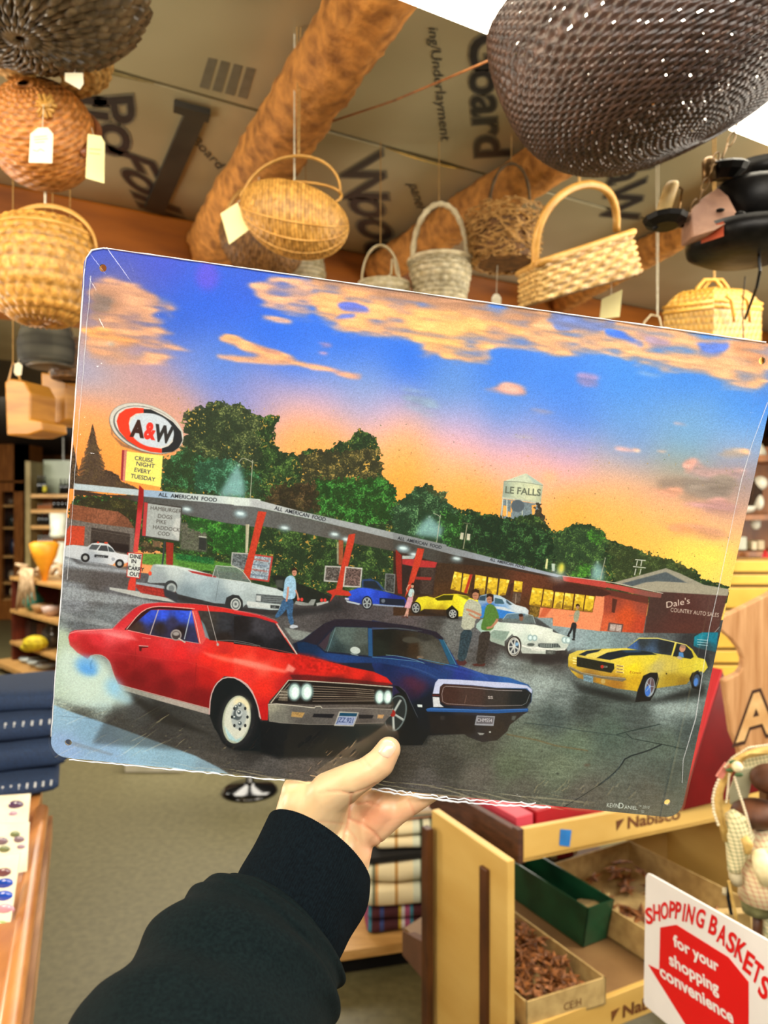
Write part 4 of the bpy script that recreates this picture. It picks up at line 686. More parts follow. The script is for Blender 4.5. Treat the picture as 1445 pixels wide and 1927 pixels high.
P('I', '470,310 610,195 690,165 800,163 1000,182 1200,207 1380,250 1420,290 1440,330 1400,300 1200,245 1000,222 920,215 680,210 620,270 560,340', '22202a', .6, 1, .1)
P('I', '430,320 480,318 560,340 620,390 900,420 1100,430 1240,450 1370,500 1445,540 1445,600 1340,560 1200,500 1000,460 700,460 540,420 440,390', [(480, 350, '142a48'), (700, 430, '1c3a70'), (1000, 440, '1a3464'), (1300, 500, '20386c')], .8, 1, .08)
P('I', '590,350 690,215 910,220 915,410 620,380', [(650, 330, '34484c'), (760, 280, '50605c'), (860, 300, '4a5450'), (700, 370, '283638'), (880, 380, '3c4440')], .6, 1, .12); P('I', '575,340 630,280 660,240 640,330 620,375', '382f38', .6); Ln('I', '635,385 690,225', 1.1, '6c9098', .8)
P('J', '5,275 150,270 350,290 480,320 540,360 620,550 560,560 400,520 200,480 5,490', [(50, 400, '1e2420'), (250, 400, '201e1a'), (330, 420, '34281c'), (450, 400, '44443e'), (520, 500, '484a46'), (100, 320, '181c1a'), (420, 340, '2c2c28')], .6, 1, .12)
El('J', 310, 358, 70, 26, 2, '42423a', 1, .8); El('J', 385, 497, 28, 12, 0, '7a6450', .8, .9); P('J', '370,350 500,390 560,500 540,545 380,500', '55554e', 2, .5, .1)
P('I', '912,222 938,225 944,418 915,414', '224c78'); P('J', '535,350 570,358 670,550 625,555', '22506c', .5); Ln('J', '570,355 672,556', 1.2, '5c98a8', .8); Ln('J', '0,262 200,262 400,285', 1, '5c6c6c', .7); Ln('I', '930,230 1100,225 1250,245', 1, '6c7c7c', .6)
Ln('J', '110,478 200,485 330,512 420,545', 1.1, '78a4a8', .9, sm=1); Ln('I', '940,420 1080,432 1280,455', 1.3, '5080a0', .9, sm=1); Ln('J', '370,505 480,530 640,562 690,575', 1.3, '3c80b0', .8, sm=1)
El('I', 825, 375, 35, 24, 10, 'b0bcb8', .5); P('I', '790,392 840,405 850,412 800,402', '8ca0a0')
Ln('J', '230,560 330,580 450,625 520,660', 1.2, '4c6894', .7, 1, sm=1); Ln('J', '580,580 700,610 880,650', 3, '3448a0', .6, 1.6); Ln('J', '700,575 860,625 930,680', 2, '4c68b0', .5, 1)
P('J', '250,640 430,680 440,760 360,780 280,720', '4a2438', 6, .7)
P('J', '505,700 530,670 700,675 900,688 1100,700 1240,722 1280,755 1275,790 1240,745 1000,740 800,720 570,708 545,740 538,790 484,790', 'b4bcd8', .5, 1, .03); P('J', '484,812 538,815 545,870 575,895 490,895', 'c4c8cc', .5); P('J', '480,788 540,790 540,812 480,808', '2c1c1c'); Ln('J', '482,800 538,802', 1.1, '803030')
P('J', '545,730 575,710 800,722 1000,742 1230,750 1275,785 1268,850 1235,895 1000,900 590,880 545,850 540,780', [(600, 800, '3c2824'), (800, 800, '40302c'), (1000, 810, '34302e'), (1180, 830, '1e2224')], .5, 1, .1)
Ln('J', '590,728 570,740 558,790 565,850 600,868 900,885 1200,880', 1.2, 'a09494', .8); Ln('J', '590,728 800,740 1000,760 1200,765', 1.3, 'b0a8a8', .85); Ln('J', '1200,880 1235,860 1262,790', 1.1, '909a9c', .7); Ln('J', '740,865 755,800', .9, '8a6c60', .8)
Tx('J', 'SS', 925, 828, 5, 0, 'b8b0ac', sx=1.5, bold=.02, bl=.3)
P('J', '430,912 470,898 560,902 800,912 1000,915 1250,905 1245,930 1000,945 700,935 440,930', '24508c', .5); Ln('J', '440,908 600,912 900,920 1240,912', 1.3, '4878c0', .9)
P('J', '838,962 982,968 970,1045 820,1038', '8c9098', .5); P('J', '846,970 974,976 964,1030 832,1026', '5c5a60', .5); Tx('J', 'CHMSS4', 838, 1012, 7, 2, 'c8c8cc', sx=.78, bl=.35); Ln('J', '832,1030 960,1034', 1.4, '2a2c30')
P('J', '360,872 402,875 402,897 366,895', 'c8d4d4', .5); Ln('J', '215,730 270,770 320,880 365,975', 1.2, '55585a', .8, sm=1); P('J', '545,965 580,965 578,1000 548,998', '4c4c4c', 1); P('J', '1120,965 1155,965 1140,1000 1115,998', '505450', 1)
P('J', '450,950 830,960 820,1100 740,1110 470,1110', '201c1c', 2, .7); P('J', '838,962 982,968 970,1045 820,1038', '8c9098', .5); P('J', '846,970 974,976 964,1030 832,1026', '5c5a60', .5); Tx('J', 'CHMSS4', 838, 1012, 7, 2, 'c8c8cc', sx=.78, bl=.35)
P('J', '840,1098 900,1104 885,1118 860,1118', 'a0a4a0', .5, .8); El('J', 943, 1094, 9, 7, 0, 'a8aca8', .5)
P('J', '170,720 215,730 270,780 310,880 360,990 370,1100 300,1190 180,1200 260,1050 285,900 240,800', '12161a', .8)
El('J', 200, 940, 92, 160, 12, '15181a', .7); El('J', 190, 945, 84, 148, 14, '5e6c6e', .6); El('J', 186, 945, 76, 138, 14, '22282a', .6)
for a in (0.4, 1.65, 2.9, 4.15, 5.4): x, y = 80*math.cos(a), 140*math.sin(a); Ln('J', [(168, 945), (180+x, 945+y)], 5.2, '8a9492', 1, .6); Ln('J', [(168, 945), (180+x*.9, 940+y*.9)], 1.6, 'c0c8c4', .8, .5)
El('J', 165, 945, 22, 28, 0, '8c2420', .6)
# ---------------------------------------------------------------- red car
P('H', '470,620 1100,810 1150,900 1200,1010 1300,1060 1445,1080 1445,1000 1100,760 600,640 560,700 750,860 1130,960', '20201f', 3, .9)
P('I', '0,860 200,850 1000,880 1090,920 1110,1000 900,1100 300,1110 100,1050 0,1060', [(100, 1000, '141618'), (500, 950, '16181a'), (900, 940, '1c2222'), (600, 1060, '242420')], 3, .95)
P('H', '300,1010 1445,1090 1445,1040 1200,1010 1100,820 500,640', '2c2c2a', 4, .5)
RED = [(170, 270, 'c83038'), (250, 330, 'a82428'), (330, 300, 'c83038'), (200, 340, 'b03030'), (300, 380, 'a02024'), (480, 180, 'c02c34'), (600, 90, 'b82830'), (420, 260, 'd8545a'), (520, 270, 'd84c50'), (600, 330, 'b8282c'), (520, 380, 'a02228'),
 (520, 480, '80181c'), (600, 560, '6c1418'), (560, 440, '8c1c20'), (750, 380, 'c0282c'), (720, 500, '7c181c'), (800, 620, '6c1418'), (900, 400, 'd0282a'), (900, 470, 'b02024'), (950, 560, '8c1a1e'), (1000, 700, '701418'), (1080, 420, 'd82a24'),
 (1080, 560, 'a81c1c'), (1060, 700, '741418'), (1200, 420, 'e03a28'), (1300, 440, 'e03428'), (1430, 470, 'e04030'), (1200, 500, 'd02820'), (1400, 560, 'd82a20'), (1200, 380, 'b42824'), (1440, 380, 'c42c24'), (1000, 340, 'c43438'), (800, 330, 'c83438')]
P('H', '140,285 150,255 180,240 300,232 440,228 500,170 590,90 650,60 760,50 1000,60 1200,85 1445,140 1445,860 1430,740 1380,620 1300,560 1200,550 1140,600 1105,680 1095,810 480,610 440,520 420,450 360,405 290,410 270,435 200,390 150,340', RED, .6, 1, .05)
P('I', '0,110 150,130 290,180 300,200 340,260 430,400 600,440 800,490 950,520 1040,560 1080,605 1000,625 400,575 380,580 240,720 230,850 190,850 160,740 100,620 0,560', [
 (50, 370, 'd03024'), (200, 400, 'c42820'), (100, 450, 'e04838'), (200, 490, 'e05040'), (300, 510, 'd83024'), (100, 540, 'd03028'), (200, 620, 'd42c20'), (220, 780, 'b01c1c'), (400, 430, 'c82820'), (600, 480, 'c4241c'), (500, 460, 'b8201a'), (700, 500, 'd4281c'),
 (850, 530, 'c8241c'), (1000, 570, 'c42420'), (500, 540, 'c42420'), (400, 560, '902020'), (700, 580, '701c1c'), (900, 590, '801c1c'), (350, 600, 'a82020'), (600, 430, 'c83028'), (150, 140, 'b02428')], .6, 1, .06)
P('I', '380,540 500,540 800,570 1070,600 1075,615 800,600 400,572', '3c1a1a', 1.2, .7, .1)
P('I', '300,385 500,400 760,480 820,530 640,530 480,520 400,470', 'b0201a', 3, .6, .25, ns=4)
P('H', '700,100 980,100 1030,330 940,315 700,270 545,235 620,160 660,110', [(600, 220, '3a2c28'), (680, 140, '2c48c0'), (780, 130, '3050d0'), (900, 140, '2c4cc8'), (760, 220, '2a2426'), (900, 240, '241e20'), (850, 180, '30304c'), (990, 250, '2c3050'), (970, 130, '3454d0')], .5, 1, .1, ns=4)
P('H', '520,235 620,130 680,90 760,78 960,92 990,100 960,105 760,95 700,100 640,150 545,235', '30181a', .5); Ln('H', '535,232 620,125 690,82 780,74 1000,92', 1.7, 'd8b4a8', .9, sm=1); Ln('H', '545,238 700,272 860,300 1030,328', 1.2, 'd0a8a0', .85)
Ln('H', '752,98 695,268', 2, 'b8a8a4', .9); Ln('H', '972,110 928,300', 2, 'a8b4bc', .9)
P('H', '978,105 1012,105 1050,220 1080,290 1050,335 1028,330 1000,210', 'c84c48', .5); Ln('H', '985,108 1010,200 1036,328', 1.3, 'e0c0b0', .9)
P('H', '1020,105 1200,115 1445,160 1445,345 1250,320 1100,305 1060,230', [(1100, 180, '383634'), (1200, 200, '2c3036'), (1280, 220, '22242a'), (1400, 250, '34363c'), (1200, 290, '24201f')], .5, 1, .12, ns=4); P('H', '1040,165 1065,200 1100,300 1070,285', '6c8c94', .7, .8)
P('I', '0,140 150,150 280,190 330,270 420,400 300,385 160,350 0,330', [(50, 200, '1c1c1e'), (180, 220, '38383e'), (250, 250, '303036'), (150, 320, '1a1a1c'), (300, 330, '1c1c20')], .5, 1, .12, ns=4)
Ln('I', '0,112 150,130 280,175 300,192', 2.4, 'c43034', .95, sm=1); Ln('I', '0,104 150,121 290,170', .9, 'e07874', .7, sm=1); Ln('I', '290,192 340,262 430,402', 2.6, 'b4aca4', 1, sm=1); Ln('I', '300,215 350,290', 1, 'e0dcd4', .8)
Ln('H', '1085,70 1155,340', 1.2, 'c0b8b4', .9); El('H', 1155, 335, 9, 10, 0, 'a8a09c'); Ln('H', '1130,310 1250,305 1350,320 1445,345', 1, '94908c', .8, sm=1); Ln('I', '0,318 160,345', 1.2, '8c8884', .8); Ln('I', '170,350 300,372 420,400', 1, 'd07068', .7)
El('H', 872, 270, 38, 38, 0, '8c8482', .5); El('H', 872, 272, 28, 28, 0, '3c3434', .5); Ln('H', '888,292 935,322', 3, 'b0a8a0'); El('H', 872, 262, 22, 14, 0, 'b8b4b0', .8, .7)
P('H', '620,345 685,345 680,356 640,358 636,382 622,378', '50181a', .5); Ln('H', '618,343 684,347', 1.3, 'e0b8b4'); Ln('H', '640,288 700,295', 1.2, 'd87c78', .8)
Ln('H', '600,340 590,480 600,600', .8, '701418', .7); Ln('H', '1010,460 1000,600 985,700', .8, '701418', .8); Ln('H', '430,385 600,410 820,440 1010,465 1190,540', .9, 'c0403c', .6, .6, sm=1)
P('H', '150,250 200,240 440,232 540,250 620,310 500,290 380,265 250,262', 'd8666a', 2, .7); P('H', '360,252 470,255 600,300 480,290', 'e88c8c', 2, .6); P('H', '1040,380 1200,420 1445,460 1445,490 1250,460 1100,420', 'e87868', 2, .6); P('I', '0,425 200,470 380,515 350,528 150,500 0,455', 'e88070', 2, .7); P('I', '370,465 420,500 400,525 350,510', 'f0b0a0', 1.4, .6)
Ln('H', '145,262 200,244 440,230', 1.1, 'e8b8b4', .8); Ln('H', '440,228 520,140 600,80 660,56 780,50 1000,58 1200,84 1445,138', 1, 'e07070', .7, sm=1)
P('H', '480,605 700,668 1098,772 1095,812 800,730 490,640', [(600, 650, '8c8c84'), (900, 740, 'a09890'), (1050, 790, '9c948c')], .5, 1, .06); Ln('H', '478,605 700,665 1098,770', 1.1, 'c8bcb0', .9)
Ln('H', '290,412 330,402 380,412 420,450 440,520 475,610', 1.9, 'a09c94', .9, sm=1); P('H', '300,420 380,420 420,460 430,520 470,620 420,560 380,500 330,470 290,520', '7c8888', 1.4, .7)
P('H', '120,330 190,390 270,440 300,430 350,430 420,480 440,560 560,690 540,740 300,740 100,640 80,400', 'bcd0c4', 7, .85, .04)
El('H', 265, 480, 80, 60, 20, '5fa0dc', 6, .85); El('H', 275, 510, 60, 30, 20, '4c94dc', 4, .6); El('H', 450, 630, 50, 70, -30, '78b4dc', 7, .7); El('H', 520, 700, 60, 30, 20, '90b8cc', 6, .7); Ln('H', '300,440 290,470 295,500', 1.6, '3c6c9c', .7, 1)
P('H', '1098,812 1108,680 1145,605 1200,560 1290,565 1370,620 1420,740 1445,860 1445,1060 1300,1055 1200,1000 1130,900', '161a1c', .6)
Ln('H', '1098,812 1105,690 1140,605 1200,556 1290,562 1375,622 1425,740 1440,830', 2.4, 'c8a8a4', .95, sm=1); Ln('I', '0,560 60,590 120,650 160,740 182,840', 2.4, 'c0a4a0', .95, sm=1)
P('I', '0,600 60,610 120,680 150,780 150,900 100,1000 50,1040 0,1050', '181c1e', .7)
El('H', 1290, 850, 140, 200, 8, '1b1d1f', 1); El('H', 1285, 850, 120, 180, 8, '222426', 1); El('H', 1283, 845, 96, 164, 8, 'a4ac98', .6); El('H', 1286, 840, 86, 148, 8, 'c6cabc', .6)
P('H', '1195,880 1230,980 1290,1000 1330,960 1280,985 1230,930', '9cc8d4', 1.4, .8); El('H', 1320, 740, 60, 40, 30, 'e4d8a8', 3, .7); El('H', 1300, 820, 52, 90, 8, '9aa4a4', 1.2, .9); El('H', 1290, 810, 30, 40, 0, '2c3438', .8, .7)
El('H', 1300, 800, 22, 26, 0, 'b8c0c0', .6)
for a in range(8): El('H', 1305+52*math.cos(a*.785), 828+82*math.sin(a*.785), 8, 11, 0, '24282a', .4)
for x, y in ((1280, 760), (1305, 742), (1270, 830), (1305, 870), (1300, 795)): El('H', x, y, 13, 14, 0, '485458', .5); El('H', x-3, y-4, 6, 6, 0, 'd8dcd8', .4)
# grille and bumper
P('I', '232,740 270,690 370,575 400,572 1080,615 1075,700 1090,745 1050,830 1020,870 700,885 240,860', '35302c', .5, 1, .1)
P('I', '270,725 375,580 800,600 1075,628 1070,740 800,745 540,740 300,735', '201c1a', .5); Ln('I', '250,735 372,578 480,582 800,602 1080,625', 2.2, 'b4ac9c', 1); Ln('I', '290,700 380,600', 1.3, 'a0988c', .8)
for k in range(7): Ln('I', [(535, 618+k*17), (800, 632+k*14.5), (955, 646+k*12)], 1.25, 'b0a08c' if k % 2 == 0 else '8c7c6c', .9)
P('I', '700,655 830,658 830,690 720,690', '2a211f', 2, .6); P('I', '325,640 370,640 365,720 300,715', '5c5448', .6, 1, .2); [Ln('I', [(305, y), (365, y+3)], 1.3, 'b8b0a0') for y in (655, 675, 695)]
P('I', '300,735 540,745 740,742 1000,745 1080,745 1060,765 800,765 500,765', '55504c', .8, 1, .1)
for x, rx in ((412, 40), (495, 40), (990, 30), (1045, 28)): El('I', x, 657 if x < 600 else 692, rx*1.15, 62 if x < 600 else 50, 4, '7c9c9c', 1.6, .8); El('I', x, 657 if x < 600 else 692, rx*.88, 52 if x < 600 else 42, 4, 'b0ccc8', .6); El('I', x+4, 660 if x < 600 else 694, rx*.6, 38 if x < 600 else 30, 4, 'dcf0ee', 1)
P('I', '232,745 290,738 380,745 550,765 555,757 590,755 600,768 850,765 1080,775 1075,800 1020,870 840,872 700,878 500,878 320,868 240,855', [(260, 760, '8c8c7c'), (300, 820, '6c6c64'), (450, 790, '5c5a56'), (480, 850, '504e4c'), (800, 800, '5a5654'), (980, 800, '605c58'), (900, 860, '4a4644')], .5, 1, .1)
Ln('I', '232,742 290,738 380,747 548,766 556,756 590,755 600,768', 1.8, 'c0bcac', 1); Ln('I', '600,768 850,766 1080,776', 1.3, 'a09c94', .9); Ln('I', '240,856 320,868 500,878 690,880 840,872 1020,868', 1.2, '8c8880', .8)
P('I', '395,792 482,798 465,832 388,826', 'a08250', .5, 1, .15); P('I', '980,812 1022,812 1010,838 975,836', 'b08c60', .5, 1, .1); P('I', '545,805 685,808 668,835 532,828', '1c1c20'); P('I', '850,812 950,815 940,838 850,838', '1e1e22')
P('I', '715,790 850,796 815,892 680,888', 'a4a49c', .5); P('I', '722,800 840,803 832,824 715,820', '14405c', .5); P('I', '715,822 834,826 808,884 688,880', '8a98b8', .5); Tx('I', 'JZZ.921', 700, 862, 9, 3, '2c3c6c', sx=.74, sh=.2, bold=.01, bl=.35)
# signature
Tx('L', 'KEVIN', 846, 538, 8.2, 4, 'c8d4cc', sx=.70, bl=.25); Tx('L', 'D', 912, 544, 10.5, 4, 'c8d4cc', sx=.9, bl=.25); Tx('L', 'ANIEL', 946, 548, 6.8, 4, 'c8d4cc', sx=.95, bl=.25); Tx('L', '™ 2010', 1022, 543, 5.4, 4, 'b8c4bc', sx=.85, sh=.2, bl=.25); Tx('L', '©', 1042, 570, 5.4, 4, 'a8b4ac', bl=.25)
fuzz(.035)
CAN[:] = np.clip(CAN, 0, 1)
img = bpy.data.images.new('painted_print', TW, TH, alpha=False); _a = np.ones((TH, TW, 4), np.float32); _a[..., :3] = CAN[::-1]
img.pixels.foreach_set(_a.ravel()); img.update(); img.pack()
m_print = bpy.data.materials.new('printed_tin'); m_print.use_nodes = True; _n = m_print.node_tree; _b = _n.nodes['Principled BSDF']
_t = _n.nodes.new('ShaderNodeTexImage'); _t.image = img; _t.extension = 'EXTEND'; _n.links.new(_t.outputs[0], _b.inputs['Base Color']); _b.inputs['Roughness'].default_value = .38; _b.inputs['Specular IOR Level'].default_value = .25
SIGN_THICK = .0011
def sbary(u, v, off=0): return SP[0]*(1-u)*(1-v)+SP[1]*u*(1-v)+SP[2]*u*v+SP[3]*(1-u)*v+SN*off
W_, H_ = (SP[1]-SP[0]).length, (SP[3]-SP[0]).length
def rounded(r, n=8, off=0, grow=0):
    ru, rv = r/W_, r/H_; o = []; g, h = grow/W_, grow/H_
    for cx_, cy_, a0 in ((1-ru, rv, -90), (1-ru, 1-rv, 0), (ru, 1-rv, 90), (ru, rv, 180)):
        for k in range(n+1):
            a = math.radians(a0+90*k/n); o.append((cx_+(ru+g)*math.cos(a), cy_+(rv+h)*math.sin(a)))
    return o
ol = rounded(.0105)
holes_c = [(.026, .034), (.974, .034), (.974, .966), (.026, .966)]
def sheet(name, off, m, front=True):
    import bmesh
    bm = bmesh.new(); vs_ = [bm.verts.new(sbary(u, v, off)) for u, v in ol]; es = [bm.edges.new((vs_[i], vs_[(i+1) % len(vs_)])) for i in range(len(vs_))]
    for cu, cv in holes_c:
        h = [bm.verts.new(sbary(cu+.0021/W_*math.cos(t), cv+.0021/H_*math.sin(t), off)) for t in [k*math.pi/6 for k in range(12)]]; es += [bm.edges.new((h[i], h[(i+1) % 12])) for i in range(12)]
    bmesh.ops.triangle_fill(bm, edges=es, use_beauty=True)
    for f in bm.faces:
        f.normal_update()
        if f.normal.dot(SN) < 0: f.normal_flip()
    if name == 'sheet':
        g = bmesh.ops.extrude_face_region(bm, geom=list(bm.faces)); bmesh.ops.translate(bm, verts=[q for q in g['geom'] if isinstance(q, bmesh.types.BMVert)], vec=-SN*SIGN_THICK)
        bmesh.ops.recalc_face_normals(bm, faces=bm.faces)
    me = bpy.data.meshes.new(name); bm.to_mesh(me); bm.free(); me.materials.append(m)
    if name != 'sheet':
        uvl = me.uv_layers.new(name='print'); X = (SP[1]-SP[0]); Y = (SP[3]-SP[0]); A = np.array([X, Y, SN]).T; Ai = np.linalg.inv(A)
        for l in me.loops:
            c = Ai @ np.array(me.vertices[l.vertex_index].co-SP[0]); uvl.data[l.index].uv = (c[0], 1-c[1])
    o = bpy.data.objects.new(name, me); COL.objects.link(o); setp(o, sg); return o
m_tin = mat('bare_tin', 'd8dcdc', 'c0c4c4', .25, 30, metal=.9)
sheet('sheet', -.0001, m_tin); o = sheet('printed_face', .0001, m_print); o['label'] = 'printed dusk scene with a red car, a blue car and a drive-in restaurant'
# shrink wrap: thin clear film, crinkled along the left and lower edges
m_film = bpy.data.materials.new('clear_film'); m_film.use_nodes = True; _n = m_film.node_tree; _n.nodes.clear()
_o = _n.nodes.new('ShaderNodeOutputMaterial'); _m = _n.nodes.new('ShaderNodeAddShader'); _tr = _n.nodes.new('ShaderNodeBsdfTransparent'); _g = _n.nodes.new('ShaderNodeBsdfGlossy'); _f = _n.nodes.new('ShaderNodeFresnel')
_f.inputs[0].default_value = 1.38; _g.inputs['Roughness'].default_value = .13; _mn = _n.nodes.new('ShaderNodeMath'); _mn.operation = 'MINIMUM'; _mn.inputs[1].default_value = .45; _n.links.new(_f.outputs[0], _mn.inputs[0]); _n.links.new(_mn.outputs[0], _g.inputs['Color']); _tr.inputs[0].default_value = (.97, .97, .97, 1); _n.links.new(_tr.outputs[0], _m.inputs[0]); _n.links.new(_g.outputs[0], _m.inputs[1]); _n.links.new(_m.outputs[0], _o.inputs[0])
_f.inputs[0].default_value = 1.62
def film():
    Wm, Hm = W_*1000, H_*1000; rg = np.random.default_rng(5); R_ = []
    def ridges(n, x0, x1, y0, y1, ang, da, ln, wd, am):
        for _ in range(n): R_.append((rg.uniform(x0, x1), rg.uniform(y0, y1), math.radians(ang+rg.uniform(-da, da)), rg.uniform(*ln), rg.uniform(*wd), rg.uniform(.4, 1)*am))
    ridges(120, 1, 16, 60, Hm-20, -18, 28, (1, 3.5), (.35, .6), .5); ridges(46, 6, 54, 3, 66, 62, 16, (7, 20), (.45, .8), .6)
    ridges(40, 6, 70, Hm-48, Hm-3, -40, 10, (4, 13), (.4, .7), .55); ridges(110, 20, 190, Hm-34, Hm-2, -52, 12, (1, 4), (.35, .6), .5); ridges(50, Wm-14, Wm-2, 30, 170, -10, 25, (1, 4), (.4, .6), .5)
    ridges(60, 190, 330, Hm-7, Hm, 4, 7, (8, 25), (.35, .6), .5); ridges(50, 60, 200, Hm-6, Hm-1, 2, 6, (5, 18), (.35, .6), .4)
    ridges(1, Wm-12, Wm-12, 150, 151, 90.4, 0, (150, 151), (.6, .61), .9); ridges(2, 5, 9, 150, 151, 90, .5, (120, 140), (.5, .6), .6); ridges(60, Wm-110, Wm-3, 6, 44, -60, 12, (1, 5), (.35, .6), .45)
    ridges(26, 300, 380, Hm-20, Hm-3, -70, 20, (1, 4), (.35, .6), .4)
    P0 = np.array(SP[0]); Xv = np.array(SP[1]-SP[0])/Wm; Yv = np.array(SP[3]-SP[0])/Hm; N = np.array(SN); V_, F_ = [], []; base = 0
    for x0, x1, y0, y1, st in ((-1.5, 70, -1, Hm+1, .42), (70, 335, Hm-36, Hm+1, .42), (Wm-110, Wm+1.5, -1, 46, .42), (Wm-16, Wm+1.5, 46, Hm+1, .5), (70, Wm-110, -1, Hm-36, 12), (Wm-110, Wm-16, 46, Hm-36, 12), (335, Wm-16, Hm-36, Hm+1, .6)):
        nx, ny = max(2, int((x1-x0)/st)), max(2, int((y1-y0)/st)); X, Y = np.meshgrid(np.linspace(x0, x1, nx), np.linspace(y0, y1, ny)); h = np.zeros_like(X)
        if st < 5:
            for cx_, cy_, a, L, w_, am in R_:
                r = L*1.6+2; i0, i1 = np.searchsorted(X[0], (cx_-r, cx_+r)); j0, j1 = np.searchsorted(Y[:, 0], (cy_-r, cy_+r))
                if i1 <= i0 or j1 <= j0: continue
                dx, dy = X[j0:j1, i0:i1]-cx_, Y[j0:j1, i0:i1]-cy_; t = dx*math.cos(a)+dy*math.sin(a); s = -dx*math.sin(a)+dy*math.cos(a); h[j0:j1, i0:i1] += am*np.exp(-(s/w_)**2)*np.exp(-(t/L)**4)
        low = np.clip((Y-Hm+3)/3, 0, 1)*(.8+1.4*np.exp(-((X/Wm-.64)/.12)**2)); Q = P0+Xv*X[..., None]+Yv*(Y+low)[..., None]+N*((.45+.62*np.minimum(h, 1.2))*.001)[..., None]
        idx = (np.arange(ny-1)[:, None]*nx+np.arange(nx-1)[None]).ravel(); F4 = np.stack([idx, idx+1, idx+nx+1, idx+nx], 1)
        xc, yc = (X[:-1, :-1]+X[1:, 1:])/2, (Y[:-1, :-1]+Y[1:, 1:])/2; cu = np.maximum(np.abs(xc-Wm/2)-(Wm/2-10.5), 0)/12; cv = np.maximum(np.abs(yc-Hm/2)-(Hm/2-10.5), 0)/12.5
        F4 = F4[(cu**2+cv**2 < 1).ravel()]; V_.append(Q.reshape(-1, 3)); F_.append(F4+base); base += nx*ny
    me = bpy.data.meshes.new('shrink_wrap'); me.from_pydata(np.vstack(V_).tolist(), [], np.vstack(F_).tolist()); me.polygons.foreach_set('use_smooth', [True]*len(me.polygons)); me.materials.append(m_film)
    o = bpy.data.objects.new('shrink_wrap', me); COL.objects.link(o); setp(o, sg); o['label'] = 'clear crinkled shrink wrap film'
film()
m_fe = bpy.data.materials.new('gathered_film'); m_fe.use_nodes = True; _n = m_fe.node_tree; _b = _n.nodes['Principled BSDF']; _b.inputs['Base Color'].default_value = (.85, .88, .92, 1); _b.inputs['Roughness'].default_value = .2; _b.inputs['Alpha'].default_value = .55
m_fs = m_fe.copy(); m_fs.name = 'thin_film_fold'; m_fs.node_tree.nodes['Principled BSDF'].inputs['Alpha'].default_value = .22
def fedge(path, r, wob=0., sd=1):
    rg = random.Random(sd); MB().tube([sgn(x+rg.uniform(-wob, wob), y+rg.uniform(-wob, wob), .0007) for x, y in path], [r*rg.uniform(.6, 1.3) for _ in path], 5).build('film_seam', m_fs if sd in (4, 5) else m_fe, sg, smooth=True)
def lin(p, q, n): return [(p[0]+(q[0]-p[0])*i/n, p[1]+(q[1]-p[1])*i/n) for i in range(n+1)]
fedge(lin((196, 467), (1440, 644), 60), .00042, .3); fedge(lin((160, 505), (97, 1385), 60), .0004, .5, 2); fedge([(160, 505), (163, 486), (174, 471), (196, 467)], .0004, 0, 3)
fedge(lin((172, 520), (152, 760), 16)+lin((150, 775), (128, 1090), 20), .00028, .8, 4)
fedge([(1443, 757), (1413, 837), (1394, 902), (1382, 960), (1353, 1095), (1333, 1184), (1326, 1233), (1308, 1351), (1285, 1430), (1283, 1472)], .00034, .5, 5)
bt = lambda x: 1423+(x-94)*.0987
fedge([(x, bt(x)+1.5) for x in range(130, 540, 9)], .00045, 1.2, 6); fedge([(x, bt(x)+2+7*math.sin(math.pi*min(1, max(0, (x-700)/330)))) for x in range(700, 1040, 7)], .0007, 1.6, 7); fedge([(x, bt(x)-3+6*math.sin(math.pi*min(1, max(0, (x-700)/330)))) for x in range(712, 1010, 6)], .0005, 2.2, 8)
# ---------------------------------------------------------------- the hand that holds the sign
D0 = sgn(700, 1470).y
per = thing('person', 'outstretched left hand and forearm in a black ribbed sweatshirt sleeve gripping the tin sign', 'person', px(560, 1740, .36))
def H3(x, y, dz): return px(x, y, D0+dz)
def capsule(mb, a, b, ra, rb, seg=16, n=8):
    a, b = Vector(a), Vector(b); ax = (b-a); L = ax.length; ax.normalize(); prof = []
    for i in range(n+1):
        t = math.pi/2*(1-i/n); prof.append((ra*math.cos(t)+1e-6, -ra*math.sin(t)))
    for i in range(n+1):
        t = math.pi/2*i/n; prof.append((rb*math.cos(t)+1e-6, L+rb*math.sin(t)))
    mb.lathe(a, prof, seg, ax)
PXM = D0/F
def cap(mb, p, q): capsule(mb, H3(*p[:3]), H3(*q[:3]), p[3]*PXM, q[3]*PXM)
hb = MB()
TT = [(731, 1410, -.012, 23), (715, 1436, -.0135, 27), (690, 1454, -.014, 27.5), (662, 1468, -.012, 32), (622, 1494, -.004, 42), (590, 1540, .006, 56)]
for p, q in zip(TT, TT[1:]): cap(hb, p, q)
cap(hb, (574, 1512, .004, 44), (566, 1560, .010, 56)); cap(hb, (560, 1490, .010, 32), (560, 1540, .012, 48))
cap(hb, (566, 1560, .012, 56), (585, 1680, .020, 62)); cap(hb, (620, 1600, .008, 50), (612, 1700, .014, 60)); cap(hb, (655, 1610, .020, 44), (628, 1700, .028, 58)); cap(hb, (676, 1560, .022, 34), (655, 1640, .026, 40))
cap(hb, (640, 1520, .016, 40), (655, 1600, .018, 42)); cap(hb, (600, 1500, .022, 38), (640, 1520, .020, 38)); cap(hb, (590, 1480, .026, 30), (640, 1500, .024, 34))
